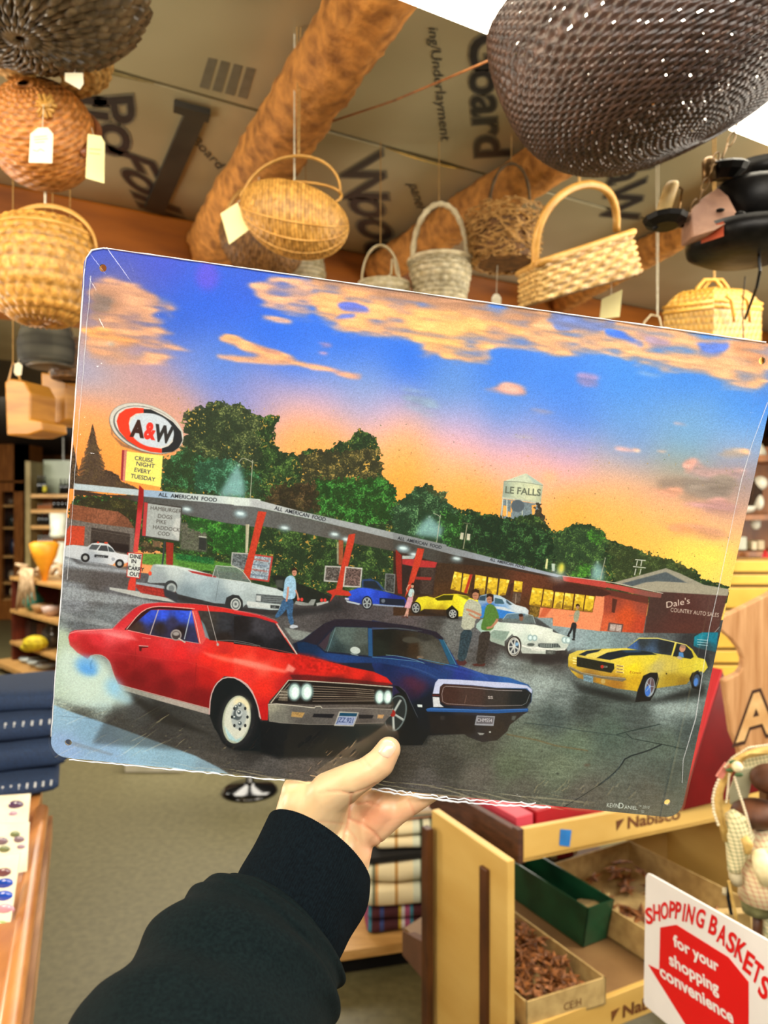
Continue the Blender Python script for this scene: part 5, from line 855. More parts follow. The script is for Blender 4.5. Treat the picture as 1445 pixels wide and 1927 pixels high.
FG = [[(600, 1510, .024, 33), (625, 1455, .036, 27), (640, 1390, .030, 24), (655, 1340, .016, 21)],
      [(655, 1530, .022, 33), (684, 1502, .016, 24), (705, 1484, .018, 19), (735, 1410, .026, 23), (750, 1360, .015, 20)],
      [(690, 1556, .022, 33), (722, 1522, .018, 28), (758, 1480, .030, 25), (800, 1420, .026, 22), (820, 1385, .014, 19)],
      [(702, 1566, .022, 26), (745, 1530, .018, 24), (790, 1502, .014, 21), (830, 1478, .016, 19), (872, 1450, .012, 17)]]
for g in FG:
    for p, q in zip(g, g[1:]): cap(hb, p, q)
tmp = hb.build('hand', mat('skin', 'c69a74', 'be8f68', .45, 60, .12, detail=6, dist=.0006))
rm = tmp.modifiers.new('r', 'REMESH'); rm.mode = 'VOXEL'; rm.voxel_size = .0011; rm.use_smooth_shade = True
sm_ = tmp.modifiers.new('s', 'SMOOTH'); sm_.factor = .5; sm_.iterations = 11
dg = bpy.context.evaluated_depsgraph_get(); me = bpy.data.meshes.new_from_object(tmp.evaluated_get(dg)); tmp.modifiers.clear(); tmp.data = me; hand = tmp
setp(hand, per)
nv = len(me.vertices); co = np.empty(nv*3); me.vertices.foreach_get('co', co); co = co.reshape(-1, 3); no = np.empty(nv*3); me.vertex_normals.foreach_get('vector', no); no = no.reshape(-1, 3)
pxx = CX+co[:, 0]/co[:, 1]*F; pyy = CY-(co[:, 2]-CAMZ)/co[:, 1]*F; front = no[:, 1] < .25
crs = [([(661, 1494), (640, 1489), (615, 1489)], 1.1, .5), ([(661, 1494), (672, 1490), (690, 1484), (706, 1475)], 1.0, .5), ([(661, 1496), (659, 1520), (657, 1541), (650, 1566), (646, 1590)], 1.5, 1.1), ([(657, 1541), (680, 1550), (702, 1566), (716, 1582), (718, 1592)], 1.3, .9),
       ([(654, 1560), (664, 1570), (672, 1582)], 1, .5), ([(600, 1546), (640, 1550), (650, 1551)], 1.2, .25), ([(640, 1490), (600, 1492)], 1., .2), ([(684, 1424), (692, 1438), (696, 1444)], 1., .4), ([(676, 1432), (684, 1442)], 1., .25), ([(768, 1506), (778, 1526), (780, 1534)], 1., .35), ([(690, 1510), (700, 1514), (712, 1516)], 1, .5), ([(672, 1513), (700, 1510)], 1, .5)]
pink = np.zeros(nv); dsp = np.zeros(nv)
for pl, wd, am in crs:
    d = np.full(nv, 1e9)
    for (ax, ay), (bx, by) in zip(pl, pl[1:]):
        t = np.clip(((pxx-ax)*(bx-ax)+(pyy-ay)*(by-ay))/((bx-ax)**2+(by-ay)**2), 0, 1); d = np.minimum(d, np.hypot(pxx-ax-t*(bx-ax), pyy-ay-t*(by-ay)))
    g = np.exp(-(d/(wd*2.2))**2)*front; dsp += am*g; pink = np.maximum(pink, .8*g*min(1, am+.2))
co2 = co-no*(dsp*.00075)[:, None]; me.vertices.foreach_set('co', co2.ravel())
def gs(x, y, sx, sy=None): return np.exp(-((pxx-x)/sx)**2-((pyy-y)/(sy or sx))**2)
pink = np.clip(pink+.75*gs(725, 1540, 38)+.7*gs(690, 1535, 30, 20)+.55*gs(700, 1600, 20, 40)+.5*gs(735, 1430, 24, 40)+.35*gs(680, 1600, 30, 20)+.55*gs(780, 1525, 40, 24)+.3*gs(700, 1470, 30, 10)+.4*gs(700, 1500, 26, 16), 0, 1)
at = me.color_attributes.new('tone', 'FLOAT_COLOR', 'POINT'); c = np.ones((nv, 4), np.float32); c[:, 0] = 1+.02*pink; c[:, 1] = 1-.30*pink; c[:, 2] = 1-.30*pink; at.data.foreach_set('color', c.ravel())
MATS.pop('skin'); m_skin = mat('skin', 'dcbd92', 'd4b286', .42, 55, .1, detail=6, dist=.0004, tone=True); b = m_skin.node_tree.nodes['Principled BSDF']
b.inputs['Subsurface Weight'].default_value = .12; b.inputs['Subsurface Radius'].default_value = (.004, .0015, .0008); b.inputs['Subsurface Scale'].default_value = 1
me.materials.clear(); me.materials.append(m_skin); me.polygons.foreach_set('use_smooth', [True]*len(me.polygons)); hand.name = 'hand'
# nail: a curved plate that hugs the thumb
from mathutils.bvhtree import BVHTree
bv = BVHTree.FromPolygons([Vector(q) for q in co2], [tuple(p.vertices) for p in me.polygons]); camc = Vector((0, 0, CAMZ))
nb = MB(); G = []; a = math.radians(-58); ca, sa = math.cos(a), math.sin(a); n1, n2 = 14, 12
for j in range(n2+1):
    for i in range(n1+1):
        s, t = i/n1*2-1, j/n2*2-1; k = (1-abs(t)**3.2)**.35 if t > 0 else 1-.1*t*t
        lx = s*17; ly = t*14.5*max(.02, (1-abs(s)**3)**.3); x = 728+ly*ca*-1*0+lx*ca-ly*sa*1; y = 1409+lx*sa+ly*ca
        r = (px(x, y, 1)-camc).normalized(); h = bv.ray_cast(camc, r); 
        q = h[0] if h[0] is not None else px(x, y, D0-.02)
        e = max(abs(s), abs(t)); G.append(q-r*(.00075*(1-e**4)+.00006))
nb.grid(G, n1+1, n2+1); nl = nb.build('thumbnail', mat('nail', 'ecc4a8', 'e4b498', .22, 40, coat=.5), hand, smooth=True); nl['label'] = 'pale pink thumbnail'
# sleeve
m_sw = mat('black_fleece', '0e191a', '081012', .95, 700, .35, dist=.0005, spec=.08); m_cf = mat('black_rib_knit', '0c151a', '070c10', .95, 700, .3, dist=.0005, spec=.08)
def ring(l, r, dep, bulge, n, dd, bump_=None):
    L, R_ = px(l[0], l[1], dep), px(r[0], r[1], dep+dd); C = (L+R_)/2; A = (R_-L)/2
    up = Vector((-A.z, 0, A.x)).normalized()          # in the picture plane, towards the hand
    Wd = A.length*.80
    cx_, cy_ = (l[0]+r[0])/2, (l[1]+r[1])/2; Bv = px(cx_+up.x*bulge, cy_-up.z*bulge, dep-Wd)-px(cx_, cy_, dep)        # near side bulges towards the hand
    return C, A, Bv
def loft(rings, n, nsub, fn=None):
    Cs = rings; P = []
    m_ = len(Cs)
    for j in range((m_-1)*nsub+1):
        t = j/nsub; i = min(int(t), m_-2); f = t-i
        def cr(k): # catmull
            p0, p1, p2, p3 = (Cs[max(i-1, 0)][k], Cs[i][k], Cs[i+1][k], Cs[min(i+2, m_-1)][k]); return .5*((2*p1)+(p2-p0)*f+(2*p0-5*p1+4*p2-p3)*f*f+(3*p1-p0-3*p2+p3)*f**3)
        C, A, B = cr(0), cr(1), cr(2)
        for k in range(n):
            th = 2*math.pi*k/n; d = fn(th, t, k) if fn else 0
            q = A*math.cos(th)+B*math.sin(th); P.append(C+q*(1+d))
    return P
CU = [ring((508, 1533), (690, 1672), .418, 46, 0, .004), ring((480, 1588), (684, 1716), .406, 44, 0, .004), ring((452, 1640), (655, 1770), .395, 40, 0, .003), ring((440, 1676), (630, 1822), .388, 36, 0, .0)]
n = 480; ns = 8
P = loft(CU, n, ns, lambda th, t, k: .014*(k % 3 == 1)+.012*math.sin(th*3+t*2)*math.sin(t)-.03*max(0, t-2.4)); nr = 3*ns+1
# turn the opening inward for cloth thickness
inner = [CU[0][0]+(Vector(P[k])-CU[0][0])*.955 for k in range(n)]; inner2 = [CU[1][0]+(Vector(P[ns*n+k])-CU[1][0])*.93 for k in range(n)]
allp = inner2+inner+P; mb = MB(); rows = nr+2
mb.add(allp, [(j*n+k, j*n+(k+1) % n, (j+1)*n+(k+1) % n, (j+1)*n+k) for j in range(rows-1) for k in range(n)])
mb.build('cuff', m_cf, per, smooth=True)['label'] = 'ribbed black cuff'
SL = [ring((448, 1650), (626, 1806), .390, 38, 0, 0), ring((414, 1655), (630, 1836), .384, 46, 0, 0), ring((372, 1668), (630, 1872), .372, 58, 0, 0), ring((318, 1712), (626, 1918), .355, 64, 0, 0), ring((250, 1800), (606, 1985), .335, 66, 0, 0), ring((178, 1880), (580, 2070), .31, 66, 0, 0), ring((60, 2010), (520, 2240), .28, 66, 0, 0)]
from mathutils import noise as mn
def folds(th, t, k):
    d = .075*math.exp(-((t-1.2+.25*math.sin(th+.4))/.35)**2)-.045*math.exp(-((t-.75+.2*math.sin(th*1.3))/.2)**2)
    d += .034*math.sin(t*4.2+1.7*math.sin(th*1.2+.5)+1)*(1 if t > 1 else t)+.04*mn.noise(Vector((math.cos(th)*2, math.sin(th)*2, t*1.8)))
    d -= .03*math.exp(-((t-2.35+.5*math.sin(th-.8))/.16)**2)
    return d-.06*max(0, .5-t)
n = 120; ns = 16; P = loft(SL, n, ns, folds); nr = (len(SL)-1)*ns+1
MB().add(P, [(j*n+k, j*n+(k+1) % n, (j+1)*n+(k+1) % n, (j+1)*n+k) for j in range(nr-1) for k in range(n)]).build('sleeve', m_sw, per, smooth=True)['label'] = 'black fleece sleeve'
# ---------------------------------------------------------------- hanging baskets
m_wk = mat('golden_wicker', 'e8ac50', 'b07c30', .5, 90, .3, tone=True, dist=.001); m_or = mat('orange_wicker', 'f0a050', 'c07428', .5, 90, .3, tone=True, dist=.001)
m_hd = mat('brown_wicker', 'a87840', '6c4820', .55, 90, .3, tone=True); m_wh = mat('whitewashed_wicker', 'f0e4c0', 'c8b88c', .6, 90, .3, tone=True); m_lt = mat('pale_wicker', 'e6bd72', 'b98a44', .5, 90, .3, tone=True, dist=.001)
m_dk = mat('dark_stained_wicker', '5c4236', '3a2820', .42, 90, .3, tone=True, spec=.6); m_gy = mat('grey_brown_wicker', '7c6a4c', '4c3e28', .4, 60, .3, tone=True)
m_yl = mat('yellow_wicker', 'dca83c', 'b88424', .42, 120, .25, tone=True); m_tw = mat('bare_twigs', 'd0a460', '946c38', .7, 60, .3)
m_hd2 = mat('brown_fibre', '7c5428', '54381a', .7, 60, .3); m_gy2 = mat('grey_fibre', '5c4e38', '3c3224', .5, 60, .3)
m_hoop = wood('bent_splint', 'd8a656', 'b07c30', .4, (1, 1, 1), 30); m_str = mat('jute_string', 'c09a5c', '9a7840', .8, 200); m_clr = mat('white_cord', 'e0dcc8', 'c8c2a8', .6, 100); m_tag = mat('cream_card', 'f2e6a8', 'ece0a0', .6, 20); m_tagw = mat('white_card', 'e8e0c8', 'e0d8bc', .6, 20)
m_wsp = mat('whitewashed_splint', 'e8dcb8', 'c8b890', .6, 40)
def cord(x, y0, Y, parent, m=None, r=.0012, two=0, ztop=CZ, name='cord'):
    p = px(x, y0, Y)
    for k in ((-1, 1) if two else (0,)):
        q = Vector((k*.0035, 0, 0)); MB().tube([p+q*.3, Vector((p.x, p.y, ztop))+q], r, 6).build(name, m or m_str, parent)
def sheetq(q, Y, th=.0006):
    return MB().hexa([px(x, y, Y) for x, y in q], Vector((0, th, 0)))
def tagcard(q, Y, label, string=None, m=None, loc=None, group=None, ink=()):
    c = px(sum(a for a, b in q)/len(q), sum(b for a, b in q)/len(q), Y)
    t = thing('price_tag', label, 'price tag', c, group); cd_ = sheetq(q, Y).build('card', m or m_tag, t)
    if string: MB().tube([px(*string[0]), px(*string[1])], .0006, 5).build('string', m_clr, t)
    for (x0, y0, x1, y1) in ink: MB().tube([px(x0, y0, Y-.0005), px(x1, y1, Y-.0005)], .0004, 4).build('ink_line', m_ink, cd_)
    return t
def nrm(v): return v/np.linalg.norm(v)
def ellips(C, a, b, c, A, B, D, p0=0., p1=1., pole=.02):
    """ribbed body: T runs pole to pole along A, S runs round from B over D"""
    C, A, B, D = [np.array(q, float) for q in (C, A, B, D)]
    def fn(S, T):
        ph = (p0+(p1-p0)*S)*math.pi; ta = math.pi*(pole+(1-2*pole)*T); r = np.sin(ta)
        return C+A*(-a*np.cos(ta))[..., None]+B*(b*np.cos(ph)*r)[..., None]+D*(c*np.sin(ph)*r)[..., None]
    return fn
def pot(C, prof, X=(1, 0, 0), Yv=(0, 1, 0), Z=(0, 0, 1), sx=1, sy=1):
    C, X, Yv, Z = [np.array(q, float) for q in (C, X, Yv, Z)]; pr = np.array(prof, float); tt = np.linspace(0, 1, len(pr))
    def fn(S, T):
        r = np.interp(T, tt, pr[:, 0]); h = np.interp(T, tt, pr[:, 1]); th = S*2*math.pi
        return C+X*(r*np.cos(th)*sx)[..., None]+Yv*(r*np.sin(th)*sy)[..., None]+Z*h[..., None]
    return fn
# --- centre egg basket
Y = 1.45; k = Y/F
t = thing('hanging_egg_basket', 'golden ribbed egg basket hanging at the centre with a square tag', 'basket', px(556, 490, Y))
A = nrm(np.array((1, .15, -.13))); B = nrm(np.array((0, 1, .15))); D = np.array((0, 0, -1.)); C = px(556, 404, Y)
weave('woven_body', ellips(C, 101*k, .088, 82*k, A, B, D, -.18, 1.18), 22, 46, .0016, m_wk, t, 3, 3, sgn_=-1)
for i in range(1, 8):
    ph = math.pi*(i/8.); P_ = [Vector(C)+Vector(A)*(-101*k*math.cos(q))+(Vector(B)*.0895*math.cos(ph)+Vector(D)*82.8*k*math.sin(ph))*math.sin(q) for q in [math.pi*(.02+.96*j/24) for j in range(25)]]
    MB().tube(P_, .0016, 6).build('rib', m_hoop, t, smooth=True)
hp = arc(px(455, 378, Y), px(640, 366, Y), px(556, 294, Y), 20); MB().tube(hp, .0052, 8, flat=.5).build('handle', m_hoop, t, smooth=True)
MB().tube([px(548+95*math.cos(a), 368-26*math.sin(a), Y+.0*a) for a in [2*math.pi*i/24 for i in range(25)]], .003, 6).build('rim', m_hoop, t, smooth=True)
cord(562, 296, Y, t, two=1); cord(554, 340, Y+.02, t, m_clr, .0014)
tagcard([(415, 402), (447, 381), (469, 432), (431, 460)], 1.43, 'square cream tag on the centre egg basket', ((447, 381, 1.43), (457, 372, 1.44)))
# --- darker basket behind it
t = thing('hanging_egg_basket', 'dark brown ribbed basket half hidden behind the golden egg basket', 'basket', px(500, 520, 1.8))
weave('woven_body', ellips(px(492, 455, 1.8), .105, .08, .085, nrm(np.array((.9, 0, -.35))), (0, 1, 0), (-.3, 0, -.95), -.1, 1.1), 18, 40, .002, m_hd, t, 3, 3, sgn_=-1)
MB().tube(arc(px(425, 430, 1.8), px(560, 440, 1.8), px(487, 350, 1.8), 16), .005, 8).build('handle', m_hoop, t, smooth=True); cord(487, 352, 1.8, t, m_clr)
t = thing('hanging_basket', 'small pale cream basket just above the tin sign, behind the egg baskets', 'basket', px(570, 560, 1.95))
weave('woven_body', pot(px(572, 560, 1.95), [(.02, 0), (.05, .01), (.058, .06), (.05, .105)]), 22, 12, .002, m_wh, t)
MB().tube(arc(px(538, 492, 1.95), px(606, 492, 1.95), px(575, 400, 1.95)), .004, 6).build('handle', m_wsp, t, smooth=True); cord(575, 402, 1.95, t)
# --- left column
def hoop(C, X, Z, r, rz, tube_r, m, t, a0=0, a1=math.pi, name='handle', flat=1.):
    C, X, Z = Vector(C), Vector(X), Vector(Z); MB().tube([C+X*(r*math.cos(a))+Z*(rz*math.sin(a)) for a in [a0+(a1-a0)*i/28 for i in range(29)]], tube_r, 8, flat=flat).build(name, m, t, smooth=True)
Y = 1.12; t = thing('hanging_bowl_basket', 'large dark grey-brown bowl basket with wavy swirling ribs, top left corner', 'basket', px(75, 100, Y))
n = 46
def swirl(S, T):
    r = .006+.178*np.sin(T*math.pi/2); h = .085*(1-np.cos(T*math.pi/2)); th = S*2*math.pi+1.1*T**1.2
    wv = .006*np.sin(S*2*math.pi*n)*np.clip(T*3, 0, 1); c = np.array(px(38, 72, Y)); tx = .1
    return np.stack([c[0]+(r+wv)*np.cos(th), c[1]+(r+wv)*np.sin(th), c[2]+h+wv-.0+tx*r*np.cos(th)*.3], -1)
weave('woven_body', swirl, n, 12, .004, m_gy, t, 7, 4, tone=(.5, 1))
MB().tube([Vector(q) for q in swirl(np.linspace(0, 1, 60), np.ones(60)).tolist()], .006, 6).build('rim', m_gy2, t, smooth=True)
for a in (10, 110): cord(a, 10, Y+.02, t)
Y = 1.28; t = thing('hanging_basket', 'shallow golden basket squeezed between the wavy bowl and the melon basket', 'basket', px(95, 150, Y))
weave('woven_body', pot(px(92, 146, Y), [(.02, 0), (.075, .004), (.1, .022), (.106, .05)]), 40, 10, .0025, m_lt, t); cord(188, 80, Y, t); cord(40, 80, Y, t)
tagcard([(122, 137), (156, 137), (157, 158), (150, 168), (122, 152)], 1.2, 'small white tag under the shallow golden basket', ((140, 137, 1.2), (145, 120, 1.25)), m_tagw)
Y = 1.34; k = Y/F; t = thing('hanging_melon_basket', 'orange round melon basket with radiating ribs and a wooden hoop, upper left', 'basket', px(80, 356, Y))
A = nrm(np.array((.03, -.80, .52))); B = nrm(np.cross(A, (0, 0, 1.))); D = nrm(np.cross(A, B)); C = px(80, 256, Y)
weave('woven_body', ellips(C, .094, .094, .096, A, B, D, 0, 2, .03), 40, 30, .0042, m_or, t, 3, 3, sgn_=-1)
hoop(C, B, -Vector(D), .099, .100, .0042, wood('red_brown_splint', '9a5a34', '6e3a1e', .4, (1, 1, 1), 30), t, -.6, math.pi+.6, 'rim_hoop', 1.8)
MB().lathe(px(85, 195, Y-.085), [(.004, -.004), (.014, 0), (.004, .004)], 12, Vector(A)).build('grapevine_boss', m_hoop, t, smooth=True)
for a in range(6):
    a_ = a*1.05; MB().tube([px(85+22*math.cos(a_), 200+24*math.sin(a_), Y-.083), px(85-18*math.cos(a_+.4), 200-22*math.sin(a_+.4), Y-.087)], .0035, 6).build('lashing', m_hoop, t, smooth=True)
cord(85, 160, Y, t); cord(172, 170, Y+.02, t)
tagcard([(57, 252), (72, 240), (90, 240), (100, 252), (98, 307), (54, 306)], 1.22, 'white tag with a handwritten price on the melon basket', ((80, 240, 1.22), (82, 196, 1.25)), m_tagw, ink=((64, 258, 88, 256), (64, 263, 90, 261), (66, 268, 84, 267), (62, 282, 70, 285), (70, 285, 76, 280), (76, 280, 84, 285)))
tagcard([(165, 252), (190, 256), (197, 268), (196, 345), (161, 335)], 1.3, 'tall cream tag hanging at the right side of the melon basket', ((178, 262, 1.3), (172, 240, 1.32)), ink=((168, 280, 190, 282), (168, 288, 188, 290)))
Y = 1.36; k = Y/F; t = thing('hanging_pot_basket', 'big round golden pot basket with a wide hoop handle left of the sign', 'basket', px(85, 612, Y))
C = px(82, 500, Y)
weave('woven_body', pot(C, [(.004, -.108), (.045, -.104), (.075, -.083), (.092, -.045), (.097, 0), (.094, .03), (.085, .055), (.07, .075)]), 52, 13, .0032, m_wk, t, 4, 5)
MB().tube([Vector(C)+Vector((.086*math.cos(a), .086*math.sin(a), .054)) for a in [2*math.pi*i/40 for i in range(41)]], .0035, 6).build('rim', m_hoop, t, smooth=True)
hoop(px(84, 470, Y), (1, 0, 0), (0, 0, 1), .094, .082, .0035, m_hoop, t); hoop(px(84, 470, Y-.012), (1, 0, 0), (0, 0, 1), .094, .078, .003, m_hoop, t)
cord(85, 388, Y, t, m_clr, .0022)
Y = 1.75; k = Y/F; t = thing('hanging_drum_basket', 'small grey plaid lined basket hanging below the golden pot basket', 'basket', px(95, 690, Y))
m_pl = mat('grey_plaid_cloth', '6c6a5c', '3a3a34', .8, 8, 0, detail=1, tone=True)
def plaid(o_fn, nm, par, c=(.35, 1)):
    o = weave(nm, o_fn, 14, 7, .0012, m_pl, par, 4, 4, tone=c)
plaid(pot(px(88, 690, Y), [(.05, 0), (.062, .012), (.064, .055), (.055, .09), (.03, .105)]), 'plaid_body', t)
MB().lathe(px(95, 690, Y), [(.0, -.001), (.045, -.004), (.056, .001)], 24).build('base_ring', m_gy2, t, smooth=True); cord(85, 610, Y, t)
MB().tube(arc(px(40, 640, Y), px(136, 640, Y), px(88, 590, Y)), .004, 6).build('handle', m_gy2, t, smooth=True)
t = thing('hanging_basket', 'dark brown basket peeking out between the plaid basket and the sign', 'basket', px(128, 720, 1.8))
weave('woven_body', pot(px(132, 718, 1.8), [(.02, 0), (.042, .006), (.05, .05), (.046, .1)]), 24, 16, .002, m_hd, t, tone=(.3, .7)); cord(132, 640, 1.8, t)
# wooden wall boxes with a notched side
m_box = wood('honey_wood', 'c88c34', '9a6218', .4, (1, 1, 6), 8)
for nm, q, Y, dd, lb in (('hanging_wooden_box', [(8, 718), (18, 712), (45, 716), (58, 740), (56, 788), (78, 792), (80, 810), (52, 819), (12, 819)], 1.7, .09, 'honey coloured L-shaped wooden box hanging at the left edge'), ('hanging_wooden_box', [(76, 700), (112, 706), (126, 722), (124, 788), (112, 797), (80, 796)], 1.86, .1, 'squarish wooden box hanging between the L-shaped box and the sign')):
    t = thing(nm, lb, 'wooden box', px(50, 819, Y)); MB().hexa([px(x, y, Y) for x, y in q], Vector((.02, dd, 0))).build('block', m_box, t, bevel=.004)
    cx_ = (q[0][0]+q[2][0])/2; MB().tube([px(cx_-10, q[1][1]+4, Y+.02), px(cx_-2, q[1][1]-32, Y+.02), px(cx_+12, q[1][1]+4, Y+.03)], .003, 6).build('leather_loop', m_hoop, t); MB().tube([px(cx_-2, q[1][1]-32, Y+.02), Vector((px(cx_-2, 0, Y+.02).x, Y+.02, CZ))], .0012, 5).build('cord', m_str, t)
tagcard([(28, 684), (36, 682), (42, 688), (40, 706), (30, 707), (26, 700)], 1.68, 'white oval tag above the L-shaped wooden box', ((33, 684, 1.68), (36, 676, 1.7)), m_tagw)
# --- splint basket, white basket, twig basket
Y = 1.9; k = Y/F; t = thing('hanging_splint_basket', 'small whitewashed basket with a flat splint handle, left of the white basket', 'basket', px(720, 580, Y))
weave('woven_body', pot(px(722, 580, Y), [(.04, 0), (.056, .01), (.066, .05), (.068, .062)]), 26, 7, .0025, m_wh, t)
MB().tube(arc(px(681, 530, Y), px(752, 530, Y), px(716, 462, Y), 18), .0085, 8, flat=.35, up=(0, 0, 1)).build('handle', m_wsp, t, smooth=True)
MB().tube([px(738, 488, Y-.01), px(736, 515, Y-.012), px(722, 530, Y-.014), px(695, 540, Y-.015)], .006, 6, flat=.5).build('splint', m_wsp, t, smooth=True); MB().tube([px(742, 488, Y-.01), px(746, 515, Y-.012), px(762, 535, Y-.014), px(772, 548, Y-.015)], .006, 6, flat=.5).build('splint', m_wsp, t, smooth=True); cord(716, 464, Y, t)
t = thing('hanging_white_basket', 'whitewashed round basket with a tall wrapped arch handle', 'basket', px(828, 590, Y))
weave('woven_body', pot(px(829, 585, Y), [(.05, 0), (.06, .01), (.068, .05), (.078, .105), (.082, .122)]), 30, 15, .0042, m_wh, t, 4, 4, tone=(.55, 1.1))
MB().tube([px(829, 585, Y)+Vector((.082*math.cos(a), .082*math.sin(a), .125)) for a in [2*math.pi*i/40 for i in range(41)]], .0055, 8).build('rim', m_wsp, t, smooth=True)
hp = arc(px(776, 510, Y), px(880, 500, Y), px(826, 384, Y), 40, .85); rr = [.0075+.0013*math.sin(i*1.9) for i in range(41)]; MB().tube(hp, rr, 8).build('handle', m_wsp, t, smooth=True); cord(826, 386, Y, t)
Y = 1.86; t = thing('hanging_twig_basket', 'rustic basket of tangled bare twigs between the white and the pale wicker basket', 'basket', px(950, 500, Y))
C = px(950, 498, Y); rg = random.Random(3); tb = MB()
for i in range(420):
    a = rg.uniform(0, 2*math.pi); z = rg.uniform(.0, .125); da = rg.uniform(.2, 1.0)*rg.choice((-1, 1)); dz = rg.gauss(0, .022); p = []
    r0 = rg.uniform(-.004, .005)
    for j in range(6):
        f = j/5; zz = min(.13, max(.0, z+dz*f)); R_ = .076+.25*zz*(1-zz*3.2)+r0+.004*math.sin(j*2+i); p.append(C+Vector((R_*math.cos(a+da*f), R_*math.sin(a+da*f), zz)))
    tb.tube(p, rg.uniform(.0012, .0026), 4)
stuff(tb.build('twigs', m_tw, t)); MB().lathe(C, [(.001, .003), (.074, .004), (.084, .03), (.09, .1)], 20).build('lining', m_hd2, t)
MB().tube(arc(px(920, 398, Y), px(996, 398, Y), px(962, 308, Y), 20, .8), [.0042+.001*math.sin(i*2) for i in range(21)], 6).build('handle', mat('grey_twig', '6c5634', '4c3a20', .7, 50), t, smooth=True); cord(962, 310, Y, t)
tagcard([(925, 560), (930, 553), (938, 553), (943, 560), (943, 585), (925, 585)], 1.7, 'small white hanging tag below the twig basket', ((934, 556, 1.7), (936, 499, 1.83)), m_clr)
# --- pale rectangular basket
Y = 1.5; t = thing('hanging_rectangular_basket', 'pale rectangular wicker basket with a thick arch handle', 'basket', px(1090, 590, Y))
RM = [px(1014, 497, 1.44), px(1192, 438, 1.52), px(1158, 452, 1.70), px(974, 518, 1.60)]; BM = [px(1017, 566, 1.44), px(1212, 514, 1.52), px(1168, 522, 1.68), px(974, 582, 1.60)]
RMn = np.array(RM); BMn = np.array(BM); _c = (RMn.mean(0)+BMn.mean(0))/2
def rect(S, T):
    q = S*4; i = np.minimum(q.astype(int), 3); f = (q-i)[..., None]; j = (i+1) % 4; a = RMn[i]*(1-f)+RMn[j]*f; b = BMn[i]*(1-f)+BMn[j]*f; o = b*(1-T[..., None])+a*T[..., None]; rc = o-_c; rc[..., 2] = 0
    return o-rc*(.07*np.abs(2*f-1)**8)
weave('woven_body', rect, 48, 7, .0058, m_lt, t, 5, 5, tone=(.55, 1.05))
def bot(S, T):
    s, u = S[..., None], T[..., None]; return (BMn[0]*(1-s)+BMn[1]*s)*(1-u)+(BMn[3]*(1-s)+BMn[2]*s)*u
weave('woven_base', bot, 22, 14, .003, m_hd, t, sgn_=-1)
for i in range(4):
    a_, b_ = RM[i], RM[(i+1) % 4]; MB().tube([a_+(b_-a_)*q/8+Vector((0, 0, .002)) for q in range(9)], .007, 8).build('rim', m_hoop, t, smooth=True)
MB().tube([px(1007, 520, 1.5)]+arc(px(1007, 490, 1.5), px(1160, 436, 1.6), px(1088, 350, 1.5), 24, .75), .0082, 10).build('handle', m_hoop, t, smooth=True)
cord(1090, 352, 1.52, t, m_str, .0018, two=1)
tagcard([(1132, 563), (1171, 545), (1166, 596), (1128, 601)], 1.56, 'square cream tag hanging under the pale rectangular basket', ((1150, 556, 1.56), (1150, 520, 1.6)))
# --- big dark basket
Y = .98; k = Y/F; t = thing('hanging_dark_basket', 'huge glossy dark brown openwork basket hanging in the top right corner', 'basket', px(1060, 330, Y))
e1 = nrm(np.array((.90, .05, .43))); e2 = nrm(np.array((.36, .12, -.9))); e2 = nrm(e2-e1*e2.dot(e1)); e3 = np.cross(e1, e2); C = np.array(px(1232, 36, Y))
def dark(S, T):
    th = S*2*math.pi; q = (T*.99+.01)*math.pi*.62; r = np.sin(q)**.8; h = np.sign(np.cos(q))*np.abs(np.cos(q))**.8
    return C+e1*(316*k*r*np.cos(th))[..., None]+e3*(.19*r*np.sin(th))[..., None]+e2*(240*k*h)[..., None]
weave('woven_body', dark, 130, 58, .0038, m_dk, t, 3, 3, holes=.13, tone=(.6, 1.2), sgn_=-1)
cord(1235, -60, Y, t, r=.003)
# --- yellow purse
Y = 1.68; t = thing('hanging_wicker_purse', 'yellow wicker lidded purse with a double handle at the right edge', 'handbag', px(1340, 650, Y))
RMp = np.array([px(1249, 580, 1.62), px(1343, 566, 1.60), px(1433, 572, 1.72), px(1340, 580, 1.76)]); BMp = np.array([px(1247, 690, 1.62), px(1343, 705, 1.60), px(1432, 690, 1.72), px(1340, 690, 1.76)])
def purse(S, T):
    q = S*4; i = np.minimum(q.astype(int), 3); f = (q-i)[..., None]; j = (i+1) % 4; return (BMp[i]*(1-f)+BMp[j]*f)*(1-T[..., None])+(RMp[i]*(1-f)+RMp[j]*f)*T[..., None]
weave('woven_body', purse, 80, 10, .0016, m_yl, t, 3, 3, tone=(.6, 1)); TP = RMp.mean(0)+np.array((0, 0, .035))
def lid(S, T):
    q = S*4; i = np.minimum(q.astype(int), 3); f = (q-i)[..., None]; j = (i+1) % 4; a = RMp[i]*(1-f)+RMp[j]*f; u = T[..., None]; o = a*(1-u)+RMp.mean(0)*u; o = o.copy(); o[..., 2] += .034*np.sin(np.minimum(T*2.4, 1)*math.pi/2); return o
weave('lid', lid, 60, 12, .0016, m_yl, t, 3, 3)
for i in range(4):
    a_, b_ = Vector(RMp[i]), Vector(RMp[(i+1) % 4])
    for z in (0, .012): MB().tube([a_+Vector((0, 0, z-.012)), b_+Vector((0, 0, z-.012))], .0042, 8).build('band', mat('yellow_splint', 'e0ac48', 'c08a2c', .4, 40), t, smooth=True)
m_ys = MATS['yellow_splint']
